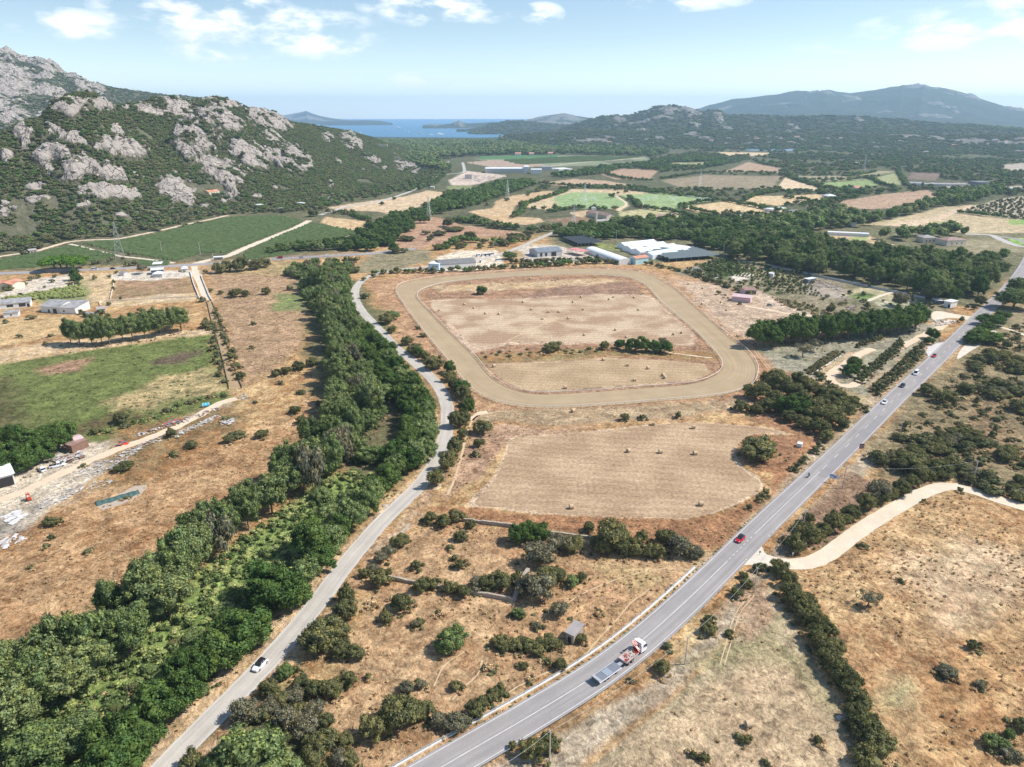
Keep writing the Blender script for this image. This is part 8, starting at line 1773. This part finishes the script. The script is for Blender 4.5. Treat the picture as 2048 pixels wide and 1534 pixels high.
# ================================================================ plants become objects
LAND = [('white car on the side road', (517,1340)),('crane truck on the main road', (1265,1310)),('stone hut near the road', (1141,1282)),('red car on the main road', (1480,1088)),('white box on rusty grass', (1600,893)),
        ('blue roadside board', (1668,962)),('brown roadside board', (1722,905)),('pink stable', (1485,600)),('white shed in the scrapyard', (20,968)),('blue drum by the yard track', (412,811)),('orange forklift', (60,998)),
        ('rust red shed', (142,902)),('big grey farm building', (115,625)),('blue and white office', (870,538)),('mouth of the white track', (1500,1112)),('nearest hay bale', (1497,1452)),('corner of the stone wall', (1030,1200)),
        ('near left bend of the race track', (1000,800)),('near right bend of the race track', (1500,770)),('far left bend of the race track', (810,580)),('lane bend beside the race track', (895,862)),('lower end of the side road', (330,1525)),('lower end of the main road', (880,1534)),
        ('white building by the road junction', (1897,612)),('cyan barn', (1268,526)),('last visible bend of the white track', (1895,975)),('lay-by on the main road', (1870,705)),('steel pylon', (240,512)),('green tarpaulin heap', (235,993)),('orange roofed house', (30,565)),('narrow part of the lane', (720,620)),('white villa', (1862,482)),
        ('top end of the canal', (415,605)),('lower end of the canal', (480,775)),('crossing of nursery track and yard', (1870,655))]
LW = [(n, Vector(P(*p)[:2])) for n, p in LAND]
DESC = {'euc': ('tall grey green eucalyptus', 'eucalyptus_tree'), 'dark': ('dark green leafy tree', 'leafy_tree'), 'pinrow': ('dense dark green tree', 'dense_tree'), 'olive': ('small round olive tree', 'olive_tree'), 'umbrella': ('flat topped bright green pine', 'umbrella_pine'), 'bare': ('thin half bare tree', 'bare_tree'),
        'bush': ('rounded olive green shrub', 'shrub'), 'grey': ('greyish green shrub', 'shrub'), 'bright': ('bright green shrub', 'shrub'), 'maquis': ('low dark scrub bush', 'shrub'), 'tuft': ('tan dry bush', 'shrub'), 'weed': ('small green weed', 'shrub'),
        's_tree': ('small dark tree', 'leafy_tree'), 's_euc': ('slim grey green tree', 'eucalyptus_tree'), 's_bush': ('small olive green shrub', 'shrub'), 'reed': ('pale green reed clump', 'shrub')}
allp = SINGLE['tree'] + SINGLE['shrub']; byl = {}
for q in allp:
    d = DESC[q['kind']][0] if q['cls'] == 'tree' or q['kind'] != 's_tree' else 'small dark shrub'
    xy = Vector(q['p'][:2]); k = min(range(len(LW)), key=lambda i: (LW[i][1] - xy).length); q['lm'] = k; q['d'] = d
    byl.setdefault((k, q['cls']),[]).append(q)
for (k, c), lst in byl.items():
    lst.sort(key=lambda q: (Vector(q['p'][:2]) - LW[k][1]).length)
    for i, q in enumerate(lst):
        nm = LW[k][0]; o = ordinal(i + 1)
        side = 'left' if q['p'].x < LW[k][1].x else 'right'
        far = 'behind' if q['p'].y > LW[k][1].y else 'in front of'
        q['label'] = '%s, %s %s out from the %s' % (q['d'], o, c, nm)
r_ = random.Random(77)
proto_tree = {}
for q in allp:
    kd = q['kind']; j = r_.randrange(len(KIND[kd])); cm, tm, h = KIND[kd][j]; nm = DESC[kd][1]
    if q['cls'] == 'shrub': nm = 'shrub'
    sx = q['w'] / 2; scl = (sx, sx * r_.uniform(.85,1.15), q['h'] / h); rz = r_.uniform(0,6.283)
    if q['cls'] == 'tree' and tm is not None:
        root = empty(nm, q['p'], rz); root.scale = scl
        a = link('trunk', tm, root); b = link('crown', cm, root)
        if kd == 'olive': a.scale = (1,1,1)
    else:
        root = link(nm, cm); root.location = q['p']; root.rotation_euler = (0,0, rz); root.scale = scl
    tag(root, q['label'], 'tree' if q['cls'] == 'tree' else 'shrub', 'trees standing in ' + q['where'] if q.get('where') and q['cls'] == 'tree' else ('shrubs growing by ' + q['where'] if q.get('where') else None))
rest = [q for q in PL if not q['used']]
groups = {'woodland': [q for q in rest if q['cls'] in ('tree', 'wood')], 'hillside_scrub': [q for q in rest if q['cls'] == 'scrub'], 'shrubbery': [q for q in rest if q['cls'] == 'shrub'], 'weeds': [q for q in rest if q['cls'] == 'weed'], 'boulders': [q for q in rest if q['cls'] == 'rock']}
LBL = {'boulders': 'grey granite boulders and slabs over the left hills', 'woodland': 'distant dark green woods and hedgerow trees across the valley floor', 'hillside_scrub': 'dark green maquis scrub covering the rocky hillsides', 'shrubbery': 'small olive green shrubs scattered over the rough land', 'weeds': 'dry grass tussocks and green weeds on the rough fields'}
for k, v in groups.items():
    if v: stuff_instances(k, v, LBL[k])
print('PLANTS', len(PL), {k: len(v) for k, v in groups.items()}, {k: len(v) for k, v in SINGLE.items()})
# vineyards: each a mass of vine rows
def vineyard(px, rot, spacing, wid, hgt, label, seg=2.2, z=0):
    poly = wpoly(px); c = np.array(poly).mean(0); ca, sa = math.cos(rot), math.sin(rot)
    loc = [((x - c[0]) * ca + (y - c[1]) * sa, -(x - c[0]) * sa + (y - c[1]) * ca) for x, y in poly]
    lx = [q[0] for q in loc]; ly = [q[1] for q in loc]; V = []; F = []; r = np.random.default_rng(3); nv = 0
    for yy in np.arange(min(ly), max(ly), spacing):
        xs = np.arange(min(lx), max(lx), seg); ins = poly_sd(xs, np.full(xs.shape, yy), loc) > 0
        runs = np.split(np.arange(len(xs)), np.where(np.diff(ins.astype(int)) != 0)[0] + 1)
        for run in runs:
            if len(run) < 3 or not ins[run[0]]: continue
            x = xs[run]; n = len(x); w = wid * r.uniform(.3,1.4, n); h = hgt * r.uniform(.35,1.3, n); oy = r.uniform(-.2,.2, n)
            sec = np.stack([np.stack([x, yy - w / 2 + oy, np.zeros(n)],1), np.stack([x, yy - w * .42 + oy, h * .75],1), np.stack([x, yy + oy, h],1), np.stack([x, yy + w * .42 + oy, h * .75],1), np.stack([x, yy + w / 2 + oy, np.zeros(n)],1)],1)
            V.append(sec.reshape(-1,3)); b = nv + np.arange(n - 1)[:, None] * 5 + np.arange(4)[None, :]; F.append(np.stack([b, b + 5, b + 6, b + 1],-1).reshape(-1,4)); nv += n * 5
    V = np.concatenate(V); X = V[:, 0] * ca - V[:, 1] * sa + c[0]; Y = V[:, 0] * sa + V[:, 1] * ca + c[1]
    me = np_mesh('vineyard', np.stack([X, Y, V[:, 2] + z],1), np.concatenate(F), M['vine_rows']); o = link('vineyard', me); tag(o, label, kind='stuff')
M['vine_rows'] = surface_mat('vine_rows', (.045,.075,.026),(.105,.145,.052),.35,.8,.8,9)
vineyard([(161,487),(239,482),(308,470),(393,448),(455,437),(513,433),(564,433),(608,443),(591,451),(547,468),(485,494),(455,505),(403,507),(349,523),(253,507),(205,498)], R(38),3.7,2.3,2.0, 'large dark green vineyard of tight rows below the rocky hill')
vineyard([(487,508),(560,470),(625,447),(700,460),(716,464),(670,480),(600,500),(560,513),(487,520)], R(38),3.7,2.1,1.9, 'smaller vineyard right of the wide dirt track')
vineyard([(-60,528),(0,521),(70,508),(148,492),(235,512),(212,519),(103,532),(0,540),(-60,545)], R(38),3.5,2.1,1.9, 'vineyard strip left of the pylon')
vineyard([(262,522),(342,524),(338,531),(275,534)], R(38),2.6,1.8,1.7, 'small vineyard corner beside the highway')
vineyard([(1000,320),(1163,312),(1285,314),(1210,322),(1110,326),(1040,330)], R(2),9,4.0,2.0, 'pale green far vineyard beyond the white warehouse', seg=12)
# ================================================================ haze
hz = MB(); hz.box(-16500,16500,-1500,23000,-2.0,610.0)
m, nt, out = mat_new('haze_air'); v = nt.nodes.new('ShaderNodeVolumePrincipled'); nt.links.new(v.outputs[0], out.inputs['Volume'])
v.inputs['Color'].default_value = (.53,.77,1.0,1); v.inputs['Density'].default_value = HAZE_DENSITY; v.inputs['Anisotropy'].default_value = .2
ho = hz.build('haze', m); tag(ho, kind='stuff')
sc.cycles.volume_bounces = 1; sc.cycles.max_bounces = 5; sc.cycles.diffuse_bounces = 2; sc.cycles.transparent_max_bounces = 4
